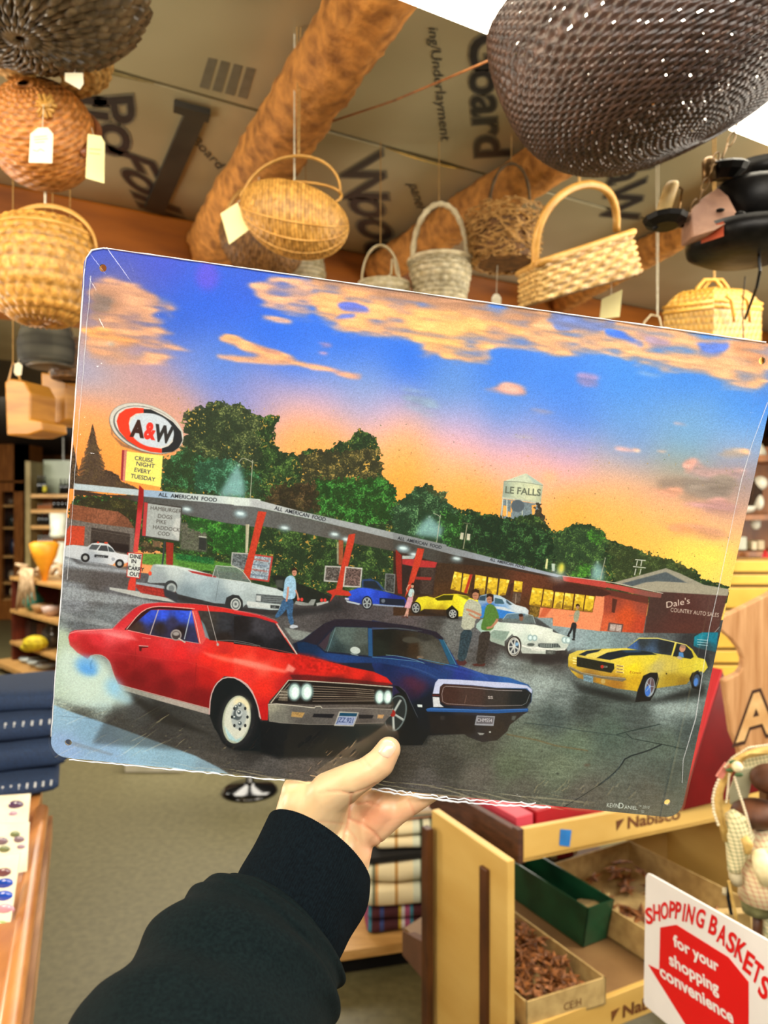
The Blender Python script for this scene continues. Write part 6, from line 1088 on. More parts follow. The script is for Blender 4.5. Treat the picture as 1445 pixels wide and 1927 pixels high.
for dx, dy in ((0, 0), (12, .03)):
    MB().tube([px(1306+dx, 560, Y-.02+dy), px(1312+dx, 542, Y-.02+dy), px(1326+dx, 527, Y-.02+dy), px(1346+dx, 527, Y-.02+dy), px(1356+dx, 540, Y-.02+dy), px(1362+dx, 562, Y-.02+dy)], .0045, 8).build('handle', m_ys, t, smooth=True)
for x in (1372, 1402): MB().tube([px(x-6, 556, 1.60), px(x+4, 565, 1.60), px(x+8, 590, 1.615), px(x+10, 606, 1.62)], .004, 6).build('clasp_loop', m_ys, t, smooth=True)
cord(1344, 528, Y-.01, t, two=1, r=.0016)
# --- thin wire hanger
t = thing('wire_hanger', 'thin pale wire loop hanging left of the yellow purse', 'wire', px(1225, 612, 1.9)); MB().tube([px(1207, 640, 1.9), px(1212, 606, 1.9), px(1225, 592, 1.9), px(1240, 596, 1.9), px(1250, 640, 1.9)], .0022, 6).build('loop', m_wsp, t, smooth=True); cord(1237, 594, 1.9, t, m_clr, two=1, r=.001)
# --- long dry vine tied from rafter to dark basket
one(MB().tube([plane_hit(605, 235, Vector((0, 0, 2.44)), Nc), plane_hit(740, 190, Vector((0, 0, 2.42)), Nc), px(925, 112, 1.15)], .0022, 6), 'dry_vine', mat('red_twig', 'b07038', '8a5428', .6, 40), 'thin reddish twig stretched from the centre log to the dark basket', 'twig', smooth=True)
# --- iron candle chandelier
Y = 1.18; k = Y/F; m_ir = mat('black_iron', '1c1a18', '0c0b0a', .42, 60, .3, metal=.6); m_lb = mat('orange_label', 'c8603c', 'b85030', .5, 40); m_cd = mat('antique_candle', 'd8b878', 'b08c50', .5, 30, .2)
t = thing('iron_chandelier', 'black iron candle chandelier on chains with orange labels, right edge', 'chandelier', px(1400, 490, Y))
C = px(1402, 462, Y); R_ = 106*k
MB().lathe(C, [(R_*.2, -.022), (R_*.72, -.020), (R_*.97, -.008), (R_, .006), (R_*.97, .020), (R_*.9, .020), (R_*.88, .0), (R_*.2, -.01)], 40).build('pan', m_ir, t, smooth=True)
MB().hexa([C+Vector((R_*1.005*math.sin(a), -R_*1.005*math.cos(a), z)) for a, z in ((-1.20, .013), (-.78, .013), (-.78, -.009), (-1.20, -.009))], Vector((-.0006, -.0006, 0))).build('label', m_lb, t)['label'] = 'orange paper label'
MB().hexa([C+Vector((R_*1.005*math.sin(a), -R_*1.005*math.cos(a), z)) for a, z in ((.30, .006), (.62, .006), (.62, -.010), (.30, -.010))], Vector((0, -.0006, 0))).build('label', m_lb, t)
rg = random.Random(8)
for i in range(26):
    a = rg.uniform(0, 6.28); r = rg.uniform(.25, .92)*R_; q = C+Vector((r*math.cos(a), r*math.sin(a)-.01, .022+rg.uniform(0, .02)))
    MB().sphere(q, rg.uniform(.004, .009), 1.3, 1, .5, 8, 5).build('iron_leaf', m_ir, t, smooth=True)
m_cr = mat('crumpled_cloth', 'b08468', '8a6450', .7, 20, .4)
P_ = [px(1300, 448, Y-.06), px(1345, 432, Y-.08), px(1392, 408, Y-.05), px(1372, 368, Y-.02), px(1352, 352, Y), px(1322, 372, Y-.02), px(1300, 400, Y-.04)]
MB().hexa(P_, Vector((.004, .05, .003))).build('shade', m_cr, t, bevel=.004)
MB().lathe(px(1415, 385, Y+.02), [(.004, -.05), (.03, -.045), (.055, -.02), (.062, .02), (.055, .03)], 24).build('bowl', m_ir, t, smooth=True)
MB().lathe(px(1252, 418, Y-.03), [(.002, -.008), (.018, -.008), (.030, -.001), (.033, .006), (.029, .004), (.002, -.002)], 11, Vector((.05, .1, 1)).normalized(), 1.05).build('drip_dish', m_ir, t)
MB().lathe(px(1244, 410, Y-.03), [(.0115, 0), (.0115, .052), (.009, .059), (.001, .061)], 16, Vector((.32, .05, .95)).normalized()).build('candle', m_cd, t, smooth=True)
MB().tube([px(1230, 432, Y-.03), px(1236, 424, Y-.03), px(1262, 424, Y-.02), px(1300, 424, Y), px(1330, 440, Y+.02)], .004, 8).build('arm', m_ir, t, smooth=True)
MB().tube([px(1276, 350, Y-.03), px(1284, 356, Y-.03), px(1280, 380, Y-.02), px(1276, 400, Y-.02)], .002, 6).build('wire', mat('tarnished_brass', '8c6c44', '5a4428', .35, 50, metal=.8), t); m_br = MATS['tarnished_brass']
MB().lathe(px(1366, 318, Y+.0), [(.002, -.014), (.016, -.016), (.030, -.004), (.034, .006), (.028, .010), (.002, .006)], 11, Vector((.1, -.2, 1)).normalized()).build('drip_dish', m_ir, t); MB().lathe(px(1334, 340, Y-.01), [(.010, 0), (.011, .03), (.006, .036)], 12).build('candle_cup', m_br, t, smooth=True)
MB().lathe(px(1430, 330, Y+.1), [(.01, -.02), (.05, -.015), (.06, .01)], 20).build('bowl', m_ir, t, smooth=True)
ch = [(1386, 236), (1376, 262), (1364, 284), (1346, 300), (1338, 322), (1326, 348), (1318, 370), (1306, 388), (1300, 412), (1298, 440)]
for i, (x, y) in enumerate(ch):
    c = px(x, y, Y-.02); X = Vector((1, 0, 0)) if i % 2 else Vector((.3, .9, 0)).normalized(); dz = Vector((.35, 0, .9)).normalized()
    MB().tube([c+X*(.0048*math.cos(a))+dz*(.012*math.sin(a)) for a in [2*math.pi*j/12 for j in range(13)]], .0013, 5, cap=False).build('chain_link', m_br, t, smooth=True)
MB().tube([px(1388, 230, Y-.02), Vector((px(1388, 0, Y).x, Y, CZ))], .002, 5).build('hook_wire', m_br, t)
MB().tube([px(1428, 480, Y-.02), px(1430, 510, Y-.02), px(1424, 540, Y), px(1402, 600, Y+.1)], .0025, 5).build('tassel', m_ir, t); MB().tube([px(1402, 520, Y+.2), px(1397, 575, Y+.2), px(1399, 640, Y+.2)], .0012, 5).build('wire', m_ir, t)
# ---------------------------------------------------------------- left: table, garments, cards, far shelving
m_tw_ = wood('varnished_oak', 'cc8c50', '9c6030', .28, (8, 1, 8), 3, .08); m_rw = wood('red_stained_wood', '6e2c1a', '46180e', .4, (1, 1, 1), 8); m_lw = wood('light_pine', 'd8a868', 'b48444', .45, (1, 6, 6), 5); m_hw = wood('orange_oak', 'a8682c', '74400f', .4, (6, 6, 1), 5)
TZ = .84; e = Vector((-.295, .734, 0)); e.normalize(); s_ = Vector((-e.y, e.x, 0))   # along the edge, and to the left
A0 = Vector((-.505, 1.02, 0))
t = thing('display_table', 'varnished oak display table with a rounded edge at the lower left', 'table', A0+s_*.4)
def tb(a, b, c, d, z0, z1): # along a..b, leftwards c..d
    return MB().hexa([A0+e*a+s_*c+Vector((0, 0, z0)), A0+e*b+s_*c+Vector((0, 0, z0)), A0+e*b+s_*d+Vector((0, 0, z0)), A0+e*a+s_*d+Vector((0, 0, z0))], Vector((0, 0, z1-z0)))
tb(-.35, 1.25, .02, .95, TZ-.025, TZ-.002).build('tabletop', m_tw_, t)
MB().tube([A0+e*(-.35+1.16*i/10)+s_*.012+Vector((0, 0, TZ-.004)) for i in range(11)], .0165, 12).build('edge_rail', m_tw_, t, smooth=True)
tb(-.35, .82, -.012, .0, TZ-.075, TZ-.022).build('apron', wood('pale_oak', 'c09060', '8c6038', .4, (8, 1, 8), 3), t); tb(-.3, -.24, .05, .11, 0, TZ-.02).build('leg', m_tw_, t); tb(1.16, 1.22, .3, .36, 0, TZ-.02).build('leg', m_tw_, t); tb(1.16, 1.22, .85, .91, 0, TZ-.02).build('leg', m_tw_, t); tb(-.3, -.24, .85, .91, 0, TZ-.02).build('leg', m_tw_, t)
tb(1.25, 1.30, .035, .085, .46, TZ).build('corner_post', m_tw_, t)
# folded navy trousers
m_nv = mat('navy_knit', '1c3458', '12233f', .85, 260, .35, dist=.001); m_st = mat('white_stitching', 'c8ccd0', 'a8b0b8', .7, 100)
def folded(name, label, c, L, W, h, rot, m, group=None, cat='garment', stitch=None, sd=0, layers=2):
    c = Vector(c); X = Vector((math.cos(rot), math.sin(rot), 0)); Yv = Vector((-math.sin(rot), math.cos(rot), 0)); t = thing(name, label, cat, c, group)
    from mathutils import noise as mn
    nu, nv_ = 40, 24; vs_ = []
    for layer in range(layers):
        hh = h/layers; mb = MB(); P = []
        for i in range(nu+1):
            u_ = -1+2*i/nu
            for j in range(nv_):
                a = 2*math.pi*j/nv_; cy, cz = math.cos(a), math.sin(a); y = math.copysign(abs(cy)**.35, cy); z = math.copysign(abs(cz)**.6, cz); k = (1-abs(u_)**8)**.4
                n_ = mn.noise(Vector((u_*2+sd, y*1.5, layer*3+z+sd)))*.12
                P.append(c+X*(u_*L/2*(1+.03*n_))+Yv*(y*W/2*(.96+.04*k+n_*.3-.03*layer))+Vector((0, 0, hh*(layer+.5)+z*hh*.54*(.35+.65*k)*(1+n_))))
        mb.add(P, [(i*nv_+j, i*nv_+(j+1) % nv_, (i+1)*nv_+(j+1) % nv_, (i+1)*nv_+j) for i in range(nu) for j in range(nv_)]+[tuple(range(nv_))[::-1], tuple(range(nu*nv_, (nu+1)*nv_))])
        fl_ = mb.build('folded_layer', m, t, smooth=True)
    if stitch:
        sb = MB(); a, b, n = stitch
        for i in range(n):
            u_ = a+(b-a)*i/(n-1); q = c+X*(u_*L/2)-Yv*(W*.485)+Vector((0, 0, h*.86)); sb.tube([q, q+Vector((0, -.004, -.012))], .0028, 6)
        stuff(sb.build('waistband_stitching', m_st, fl_))
    return t
zz = TZ
for i, (h, x1, y, st, lb) in enumerate(((.045, -.855, 1.78, (.1, .93, 12), 'folded navy knit trousers with pale stitching, bottom of the stack'), (.065, -.86, 1.86, None, 'folded navy knit trousers, second from the bottom of the stack'), (.066, -.885, 1.90, (.25, .95, 9), 'folded navy knit trousers with pale stitching, second from the top'), (.055, -.87, 1.97, None, 'darkest folded navy knit trousers on top of the stack'))):
    folded('folded_trousers', lb, (x1-.24, y+.12, zz), .48, .30, h, .40-.03*i, m_nv, 'navy trousers stacked on the table', 'trousers', st, i*3.1, 1); zz += h*.97
# jewellery cards
m_cdw = mat('ivory_card', 'ece6d0', 'e0d8bc', .45, 20); CG = 'jewellery cards on the table'
def card(q, Y, lean, label, gems):
    c = px(q[2][0]-20, q[2][1], Y); t = thing('jewellery_card', label, 'jewellery card', c, CG)
    MB().hexa([px(q[0][0], q[0][1], Y+lean), px(q[1][0], q[1][1], Y+lean), px(q[2][0], q[2][1], Y), px(q[3][0], q[3][1], Y)], Vector((0, .003, 0))).build('card', m_cdw, t)
    for gx, gy, r, col, nm in gems:
        f = (gy-q[0][1])/(q[3][1]-q[0][1]); Yg = Y+lean*(1-f)-.003; g = MB().sphere(px(gx, gy, Yg), r*Yg/F, 1.2, .4, .75, 12, 8).build('gem', mat(nm, col, None, .12, 20, spec=.8, coat=.6), t, smooth=True)
card([(-30, 1500), (57, 1494), (52, 1552), (-30, 1558)], 1.62, .05, 'ivory card holding a purple stone, next to the navy trousers', [(30, 1516, 13, '5c4468', 'purple_stone'), (25, 1532, 8, 'b898b0', 'lilac_stone')])
card([(-30, 1552), (55, 1548), (50, 1640), (-30, 1650)], 1.44, .05, 'ivory card with mauve and green petal earrings, second from the back', [(3, 1583, 10, '8c7888', 'mauve_petal'), (36, 1580, 9, '8c7888', 'mauve_petal'), (28, 1570, 8, '7c8c60', 'green_petal'), (8, 1598, 9, '7c8c60', 'green_petal'), (40, 1594, 7, 'a890a4', 'pale_mauve_petal')])
card([(-30, 1618), (38, 1606), (4, 1846), (-60, 1850)], 1.24, .10, 'long ivory card with garnet, cobalt blue and pink stones, nearest the camera', [(8, 1643, 13, '7c5058', 'garnet_stone'), (10, 1664, 15, '1450c8', 'cobalt_stone'), (8, 1688, 16, '1450c8', 'cobalt_stone'), (10, 1712, 15, 'd09cb0', 'pink_stone'), (2, 1742, 12, '8cb060', 'green_stone'), (-2, 1780, 11, 'd8dcd8', 'clear_stone')])
# floor things under the sign
t = thing('stool_base', 'round glossy black pedestal base on the floor below the sign', 'stool', (px(470, 1484, 4.1).x, 4.1, 0)); c = Vector((px(470, 1484, 4.1).x, 4.1, 0))
MB().lathe(c, [(.155, 0), (.155, .012), (.13, .03), (.04, .045), (.022, .06), (.022, .62)], 40).build('base', mat('gloss_black', '141414', '0a0a0a', .15, 5, coat=.5), t, smooth=True); MB().lathe(c, [(.02, .62), (.16, .63), (.175, .66), (.16, .69), (.01, .70)], 30).build('seat', m_drk, t, smooth=True)
one(MB().box((px(320, 1446, 4.4).x-.1, 4.55, .05), .34, .3, .1), 'floor_box', mat('white_laminate', 'e0dccc', 'd0ccb8', .4, 10), 'low white box on the floor just under the sign edge', 'box', bevel=.004)
# display stand
a_ = Vector((.707, -.707, 0)); b_ = Vector((.707, .707, 0)); S0 = Vector((-3.66, 7.24, 0))
def sbx(a0, a1, b0, b1, z0, z1): return MB().hexa([S0+a_*a0+b_*b0+Vector((0, 0, z0)), S0+a_*a1+b_*b0+Vector((0, 0, z0)), S0+a_*a1+b_*b1+Vector((0, 0, z0)), S0+a_*a0+b_*b1+Vector((0, 0, z0))], Vector((0, 0, z1-z0)))
t = thing('display_stand', 'red stained stand with pale pine shelves of ornaments, left behind the sign', 'shelf', S0+a_*.8)
for z in (.29, .6, .92): sbx(0.0, 1.7, 0, .5, z-.03, z).build('shelf_board', m_lw, t)
sbx(-.12, 1.7, -.12, .5, .06, .10).build('base_board', m_lw, t); sbx(.0, 1.7, .0, .5, 0, .06).build('plinth', m_drk, t); sbx(-.02, .03, 0.02, .5, .1, .92).build('side_panel', m_rw, t); sbx(1.66, 1.7, 0.02, .5, .1, .89).build('side_panel', m_rw, t); sbx(.03, 1.66, .47, .5, .1, .9).build('back_panel', mat('greenish_back', '7c8468', '646c54', .6, 5), t)
def on(a, b, z): return S0+a_*a+b_*b+Vector((0, 0, z))
m_dw = mat('bleached_driftwood', 'd8b890', 'a88860', .7, 20, .3); t = thing('driftwood', 'bleached driftwood branches piled on the top shelf of the stand', 'driftwood', on(.3, .15, .92)); rg = random.Random(5)
for i in range(10):
    p0 = on(rg.uniform(.05, .6), rg.uniform(.05, .3), .95); d = Vector((rg.uniform(-.2, .2), rg.uniform(-.1, .1), rg.uniform(-.02, .12))); MB().tube([p0, p0+d*.5+Vector((0, 0, .04)), p0+d], [.03, .022, .012], 7).build('branch', m_dw, t, smooth=True)
for i in range(5):
    p0 = on(.42+.06*i, -.03, .93); MB().tube([p0+Vector((0, 0, .1)), p0+Vector((.01, -.03, 0)), p0+Vector((.02*i-.03, -.05, -.3+.03*i))], [.018, .02, .01], 7).build('root', m_dw, t, smooth=True)
def vase(nm, lb, cat, p, prof, m, seg=16): return one(MB().lathe(p, prof, seg), nm, m, lb, cat, smooth=True)
vase('vase', 'squat teal glass vase on the second shelf of the stand', 'vase', on(.28, .12, .6), [(.04, 0), (.09, .05), (.1, .1), (.05, .17), (.03, .2), (.045, .24)], mat('teal_glaze', '3c9c88', '2c7c6c', .15, 8, coat=.6))
vase('orange_flower_pot', 'bright orange cup shaped flower beside the sign, on the top shelf', 'flower', on(.75, .05, .92), [(.02, 0), (.05, .12), (.1, .22), (.13, .34), (.09, .36)], mat('orange_petal', 'f0a020', 'd08010', .5, 8))
vase('bowl', 'small peach coloured bowl on the second shelf of the stand', 'bowl', on(.5, .12, .6), [(.03, 0), (.08, .03), (.1, .08)], mat('peach_glaze', 'e0b078', None, .3, 8)); vase('bowl', 'small pink and white bowl on the second shelf close to the sign', 'bowl', on(.78, .1, .6), [(.03, 0), (.07, .03), (.09, .09)], mat('pinkish_glaze', 'e0c0b0', None, .3, 8))
for i in range(3): one(MB().box(on(.12+.15*i, .18, .29+.1), .12, .12, .2, a_, b_), 'dark_box', mat(('brown_carton', 'black_carton', 'rust_carton')[i], ('4c3028', '28201e', '6c3c28')[i], None, .5, 8), ('dark brown', 'nearly black', 'rust coloured')[i]+' upright box on the third shelf of the stand', 'box', bevel=.006)
vase('jar', 'dark round jar with a silver rim on the third shelf of the stand', 'jar', on(.66, .15, .29), [(.05, 0), (.09, .06), (.09, .15), (.06, .2), (.062, .22)], mat('smoky_glass', '4c4844', '2c2a28', .15, 8, coat=.6))
t = thing('yellow_cloth', 'crumpled bright yellow cloth at the edge of the stand, low down', 'cloth', on(.72, .05, .29)); MB().sphere(on(.72, -.02, .36), .09, 1.3, .8, .8, 9, 6).sphere(on(.62, -.03, .31), .07, 1.3, .8, .6, 9, 6).build('fold', mat('yellow_fabric', 'e0c820', 'b89c10', .7, 30), t)
for i in range(3): vase('glass_dish', ('clear glass dish at the left of the bottom board', 'clear glass dish in the middle of the bottom board', 'clear glass dish near the sign on the bottom board')[i], 'dish', on(.25+.2*i, .1, .10), [(.04, 0), (.09, .02), (.1, .05)], mat('pale_glass', 'c8d0cc', 'a0aca8', .1, 5, coat=.6))
# bottle shelving further back
YB = 8.6; t = thing('bottle_shelves', 'narrow wooden shelving full of dark bottles, far left beside the sign', 'shelf', (px(95, 1000, YB).x, YB+.2, 0)); zb = lambda y: CAMZ-(y-CY)/F*YB
x0, x1 = px(58, 0, YB).x, px(190, 0, YB).x; lev = [930, 959, 989, 1034, 1082]
for y in lev: MB().box(((x0+x1)/2, YB+.15, zb(y)-.02), x1-x0, .3, .04).build('shelf_board', m_lw, t)
MB().box(((x0+x1)/2, YB+.31, (zb(930))/2), x1-x0, .02, zb(930)).build('back_panel', m_hw, t); MB().box(((x0+x1)/2, YB+.33, zb(895)), x1-x0, .02, zb(865)-zb(930)).build('mirror_panel', mat('pale_mirror', 'a8b098', '8c947c', .3, 3), t); MB().box((x0-.03, YB+.15, zb(868)/2), .06, .32, zb(868)).build('side_panel', mat('pale_post', 'a08c5c', '7c6838', .5, 3), t)
m_bt = mat('dark_bottle_glass', '0e1418', '080c0e', .1, 3, coat=.8); m_cap = mat('pale_bottle_cap', '9cb0b4', '7c9094', .3, 5); m_lbs = {'y': mat('yellow_label', 'd8c820', None, .5, 5), 'p': mat('pink_label', '9c5468', None, .5, 5)}
def bottle(x, y, h, r, label, grp, m=m_bt, lab=None, capm=None):
    c = Vector((px(x, 0, YB).x, YB+.10, zb(y))); hh = h/F*YB; rr = r/F*YB; t = thing('bottle', label, 'bottle', c, grp)
    MB().lathe(c, [(rr, 0), (rr, hh*.55), (rr*.4, hh*.75), (rr*.35, hh)], 10).build('glass', m, t, smooth=True); MB().lathe(c+Vector((0, 0, hh*.9)), [(rr*.45, 0), (rr*.45, hh*.12)], 8).build('cap', capm or m_cap, t)
    if lab: MB().lathe(c+Vector((0, 0, hh*.12)), [(rr*1.04, 0), (rr*1.04, hh*.32)], 10).build('label', m_lbs[lab], t)
ORD = ('leftmost', 'second from left', 'middle', 'fourth from left', 'rightmost')
for i, x in enumerate((65, 71, 77, 108, 115, 122)): bottle(x, 929, 34 if i < 3 else 28, 3.6, ('dark bottle with a yellow label on the top bottle shelf' if i == 2 else ('leftmost', 'second from left', '', 'fourth from left', 'fifth from left', 'sixth from left')[i]+' dark bottle on the top bottle shelf'), 'bottles on the top shelf', lab='y' if i == 2 else None, capm=m_bt)
bottle(131, 929, 36, 3.6, 'cobalt blue bottle on the top shelf touching the sign edge', 'bottles on the top shelf', mat('cobalt_glass', '182c8c', None, .1, 3, coat=.8), capm=m_bt)
for i, x in enumerate((66, 72, 79, 86)): bottle(x, 958, 9, 3, ORD[i if i < 2 else i+1].replace('fourth', 'third')+' tiny orange capped bottle on the second bottle shelf', 'tiny orange bottles', mat('orange_glass', 'a8602c', None, .2, 3))
for i, x in enumerate((95, 103, 111, 119, 127)): bottle(x, 958, 22, 3.8, ORD[i]+' dark pale-capped bottle on the second bottle shelf', 'bottles on the second shelf')
for i, x in enumerate((66, 73, 80, 87, 94)): bottle(x, 988, 22, 3.6, ORD[i]+' dark pale-capped bottle on the third bottle shelf', 'bottles on the third shelf')
for i, x in enumerate((66, 72, 78, 84, 90)): bottle(x, 1033, 24, 3.4, ORD[i]+' dark bottle with a pink label on the fourth bottle shelf', 'bottles on the fourth shelf', lab='p')
m_gn = mat('green_glass', '5c7c30', '3c5c20', .15, 4, coat=.6)
for i, x in enumerate((65, 72, 79, 86, 93)): bottle(x, 1081, 18, 3.2, ORD[i]+' small green glass bottle on the lowest bottle shelf', 'bottles on the lowest shelf', m_gn)
YC = 7.9; t = thing('plastic_tub', 'large white ribbed tub standing on a white pedestal before the bottles', 'tub', (px(111, 0, YC).x, YC, 0)); c = Vector((px(111, 0, YC).x, YC, 0)); zc = lambda y: CAMZ-(y-CY)/F*YC; m_ww = mat('white_plastic', 'e4e4d0', 'd0d0ba', .4, 12)
MB().lathe(c, [(.075, 0), (.08, zc(1020))], 20).build('pedestal', m_ww, t, smooth=True); MB().lathe(c+Vector((0, 0, zc(1012))), [(.08, 0), (.085, .02), (.093, (1012-966)/F*YC)], 24).build('tub', m_ww, t, smooth=True); MB().lathe(c+Vector((0, 0, zc(1010))), [(.09, 0), (.095, .03), (.09, .04)], 24).build('rim', m_ww, t, smooth=True)
t = thing('far_tube_light', 'small white tube light glowing in the distance beside the sign edge', 'ceiling light', px(118, 878, 9.4)); MB().box(px(119, 878, 9.4), .3, .06, .06).build('tube', mat('lit_tube', 'eefaff', 'eefaff', .5, 1, emit=5), t); MB().tube([px(119, 874, 9.4), Vector((px(119, 874, 9.4).x, 9.4, CZ))], .01, 6).build('hanger', m_met, t)
# tall glass cabinet
YH = 10.6; zh = lambda y: CAMZ-(y-CY)/F*YH; xh = lambda x: px(x, 0, YH).x
t = thing('glass_cabinet', 'tall orange oak cabinet with shelves behind glass, far left edge', 'cabinet', (xh(15), YH, 0)); fb = lambda x0, x1, y0, y1, nm, m, d=.08, dy=0: MB().hexa([(xh(x0), YH+dy, zh(y1)), (xh(x1), YH+dy, zh(y1)), (xh(x1), YH+dy, zh(y0)), (xh(x0), YH+dy, zh(y0))], Vector((0, d, 0))).build(nm, m, t)
fb(-70, 50, 868, 1166, 'back_panel', wood('dark_oak', '4c2810', '2c1408', .5, (1, 1, 1), 4), .04, .5); fb(26, 48, 820, 1166, 'door_stile', m_hw); fb(-70, 50, 1130, 1166, 'door_rail', m_hw); fb(-70, 50, 820, 905, 'cornice', m_hw); fb(-70, 50, 908, 925, 'door_rail', m_hw); fb(-3, 3, 925, 1130, 'door_stile', m_hw); fb(44, 50, 820, 1166, 'side_panel', m_hw, .5)
for y in (950, 992, 1046, 1096, 1128): fb(-70, 45, y, y+4, 'shelf_board', m_lw, .45, .04)
fb(3, 26, 925, 1130, 'glass', mat('dim_glass', '3c3020', '2c2014', .08, 2), .01, .02) if False else None
gd = [(8, 949, 12, '6c5c4c'), (18, 949, 16, '8c7050'), (10, 991, 22, '28302c'), (19, 991, 12, 'a89c88'), (12, 1045, 30, '24304c'), (20, 1045, 18, '8c4438'), (9, 1095, 20, 'a09078'), (19, 1095, 26, 'b8a488'), (12, 1127, 20, 'dccca0'), (22, 1127, 14, '9ca0a4'), (-12, 991, 20, '6c5440'), (-14, 1045, 26, '5c4c44')]
for i, (x, y, h, c_) in enumerate(gd): one(MB().lathe((xh(x), YH+.2, zh(y)), [(.03, 0), (.05, h/F*YH*.4), (.045, h/F*YH*.8), (.02, h/F*YH)], 8), 'ornament', mat('ornament_glaze_%s' % 'abcdefghijkl'[i], c_, None, .3, 6), 'small blurred %s ornament inside the far glass cabinet' % ('brown', 'tan', 'black green', 'cream', 'navy', 'brick red', 'beige', 'sandy', 'ivory', 'silver', 'umber', 'mauve brown')[i], 'ornament', smooth=True)
# ---------------------------------------------------------------- right: display rack
m_bw = wood('birch_board', 'd8b468', 'c49a4c', .42, (1, 1, 3), 3, .05); m_bs = wood('walnut_strip', '5c3418', '3c2010', .45, (3, 3, 1), 10, .1); m_wn = wood('dark_walnut', '54301f', '331a10', .55, (2, 2, 10), 14, .5); m_ply = wood('plywood', 'cda96a', 'b08c50', .5, (1, 1, 2), 2, .05); m_cb = mat('cardboard', 'c0a46c', 'a88c58', .75, 40, .05); m_pr = mat('brown_print', '6c3c14', '5a3010', .6, 40)
t = thing('display_rack', 'birch display rack with walnut strips and two printed tray fronts', 'display rack', px(900, 2150, 1.8))
LP = [px(812, 1524, 1.744), px(954, 1622, 1.5)]; LP += [Vector((LP[1].x, LP[1].y, 0)), Vector((LP[0].x, LP[0].y, 0))]
MB().hexa(LP, U*.020).build('side_panel', m_bw, t, bevel=.002)
for q, Y, w_ in (((802, 824, 1552), 1.735, .026), ((911, 935, 1626), 1.575, .026)):
    a = px(q[0], q[2], Y)-U*.014; b = a-V*w_; MB().hexa([a, b, Vector((b.x, b.y, 0)), Vector((a.x, a.y, 0))], U*.018).build('upright_strip', m_bs, t, bevel=.002)
sdp = [px(807, 1470, 1.913), px(977, 1567, 1.6), px(977, 1628, 1.6), px(807, 1521, 1.913)]; MB().hexa(sdp, U*.018).build('tray_side', m_wn, t, bevel=.002)
FA, FB = px(985, 1560, 1.6), px(1345, 1494, 1.93); fd = (FB-FA); fbz = Vector((0, 0, px(988, 1622, 1.6).z-FA.z)); FB2 = FA+fd*1.35
MB().hexa([FA, FB2, FB2+fbz, FA+fbz], V*.014).build('tray_front', m_bw, t, bevel=.0015); MB().hexa([FA-U*.014, FA, FA+fbz, FA-U*.014+fbz], V*.02).build('end_cap', m_wn, t)
TB = FA+fbz; MB().hexa([TB, TB+fd*1.35, TB+fd*1.35+V*.48, TB+V*.48], Vector((0, 0, .008))).build('tray_floor', m_bw, t)
Nf = (FB-FA).cross(Vector((0, 0, 1))).normalized(); Nf = Nf if Nf.y < 0 else -Nf
MB().hexa([plane_hit(x, y, FA, Nf)+Nf*.0012 for x, y in ((1054, 1560), (1075, 1562), (1071, 1593), (1052, 1590))], Nf*-.001).build('blue_tape', mat('blue_tape', '1c78c8', '1868b0', .6, 30), t)
def brand(o, ex, ey, P0, N):
    text_px('lettering', 'Nabisco', o, ex, ey, P0, N, m_pr, bpy.data.objects['tray_front' if P0 is FA else 'tray_front.001'], .0008, .03)
    x, y = o; MB().hexa([plane_hit(a, b, P0, N)+N*.0008 for a, b in ((x-.95*ex[0], y-.95*ex[1]+ey[1]*.85), (x-.2*ex[0], y-.2*ex[1]+ey[1]*.95), (x-.9*ex[0], y-.9*ex[1]-ey[1]*.05))], N*-.0006).build('printed_triangle', m_pr, t)
brand((1179, 1559), (21, -3.9), (.5, -21), FA, Nf)
GA, GB = px(970, 1945, 1.5), px(1212, 1852, 1.66); gd_ = (GB-GA); GA_ = GA-gd_*.12; gz = Vector((0, 0, -.07)); Ng = gd_.cross(Vector((0, 0, 1))).normalized(); Ng = Ng if Ng.y < 0 else -Ng
MB().hexa([GA_, GA+gd_*2.2, GA+gd_*2.2+gz, GA_+gz], V*.014).build('tray_front', m_bw, t, bevel=.0015); brand((1170, 1915), (21, -7.5), (.5, -22), GA, Ng)
MB().hexa([px(915, 1903, 1.6), px(957, 1932, 1.5), px(957, 1990, 1.5), px(915, 1960, 1.6)], U*.014).build('tray_side', m_wn, t)
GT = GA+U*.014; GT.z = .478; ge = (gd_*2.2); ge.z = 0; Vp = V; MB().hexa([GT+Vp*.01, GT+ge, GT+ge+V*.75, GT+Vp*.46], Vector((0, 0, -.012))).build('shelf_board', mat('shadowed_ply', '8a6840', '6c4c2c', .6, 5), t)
bk = [px(1184, 1562, 2.28), px(1352, 1548, 2.38), px(1352, 1775, 2.38), px(1184, 1775, 2.28)]; MB().hexa(bk, V*.015).build('divider_panel', m_ply, t)
MB().hexa([px(757, 1752, 1.92), px(800, 1775, 1.76), px(798, 1846, 1.76), px(757, 1797, 1.92)], U*.02).build('lower_rail', mat('scuffed_brown_paint', '6c4430', '54321f', .5, 10), t)
rp = FA+fd*1.33; MB().hexa([rp, rp+V*.4, Vector((rp.x, rp.y, 0))+V*.4, Vector((rp.x, rp.y, 0))], U*.02).build('side_panel', m_bw, t)
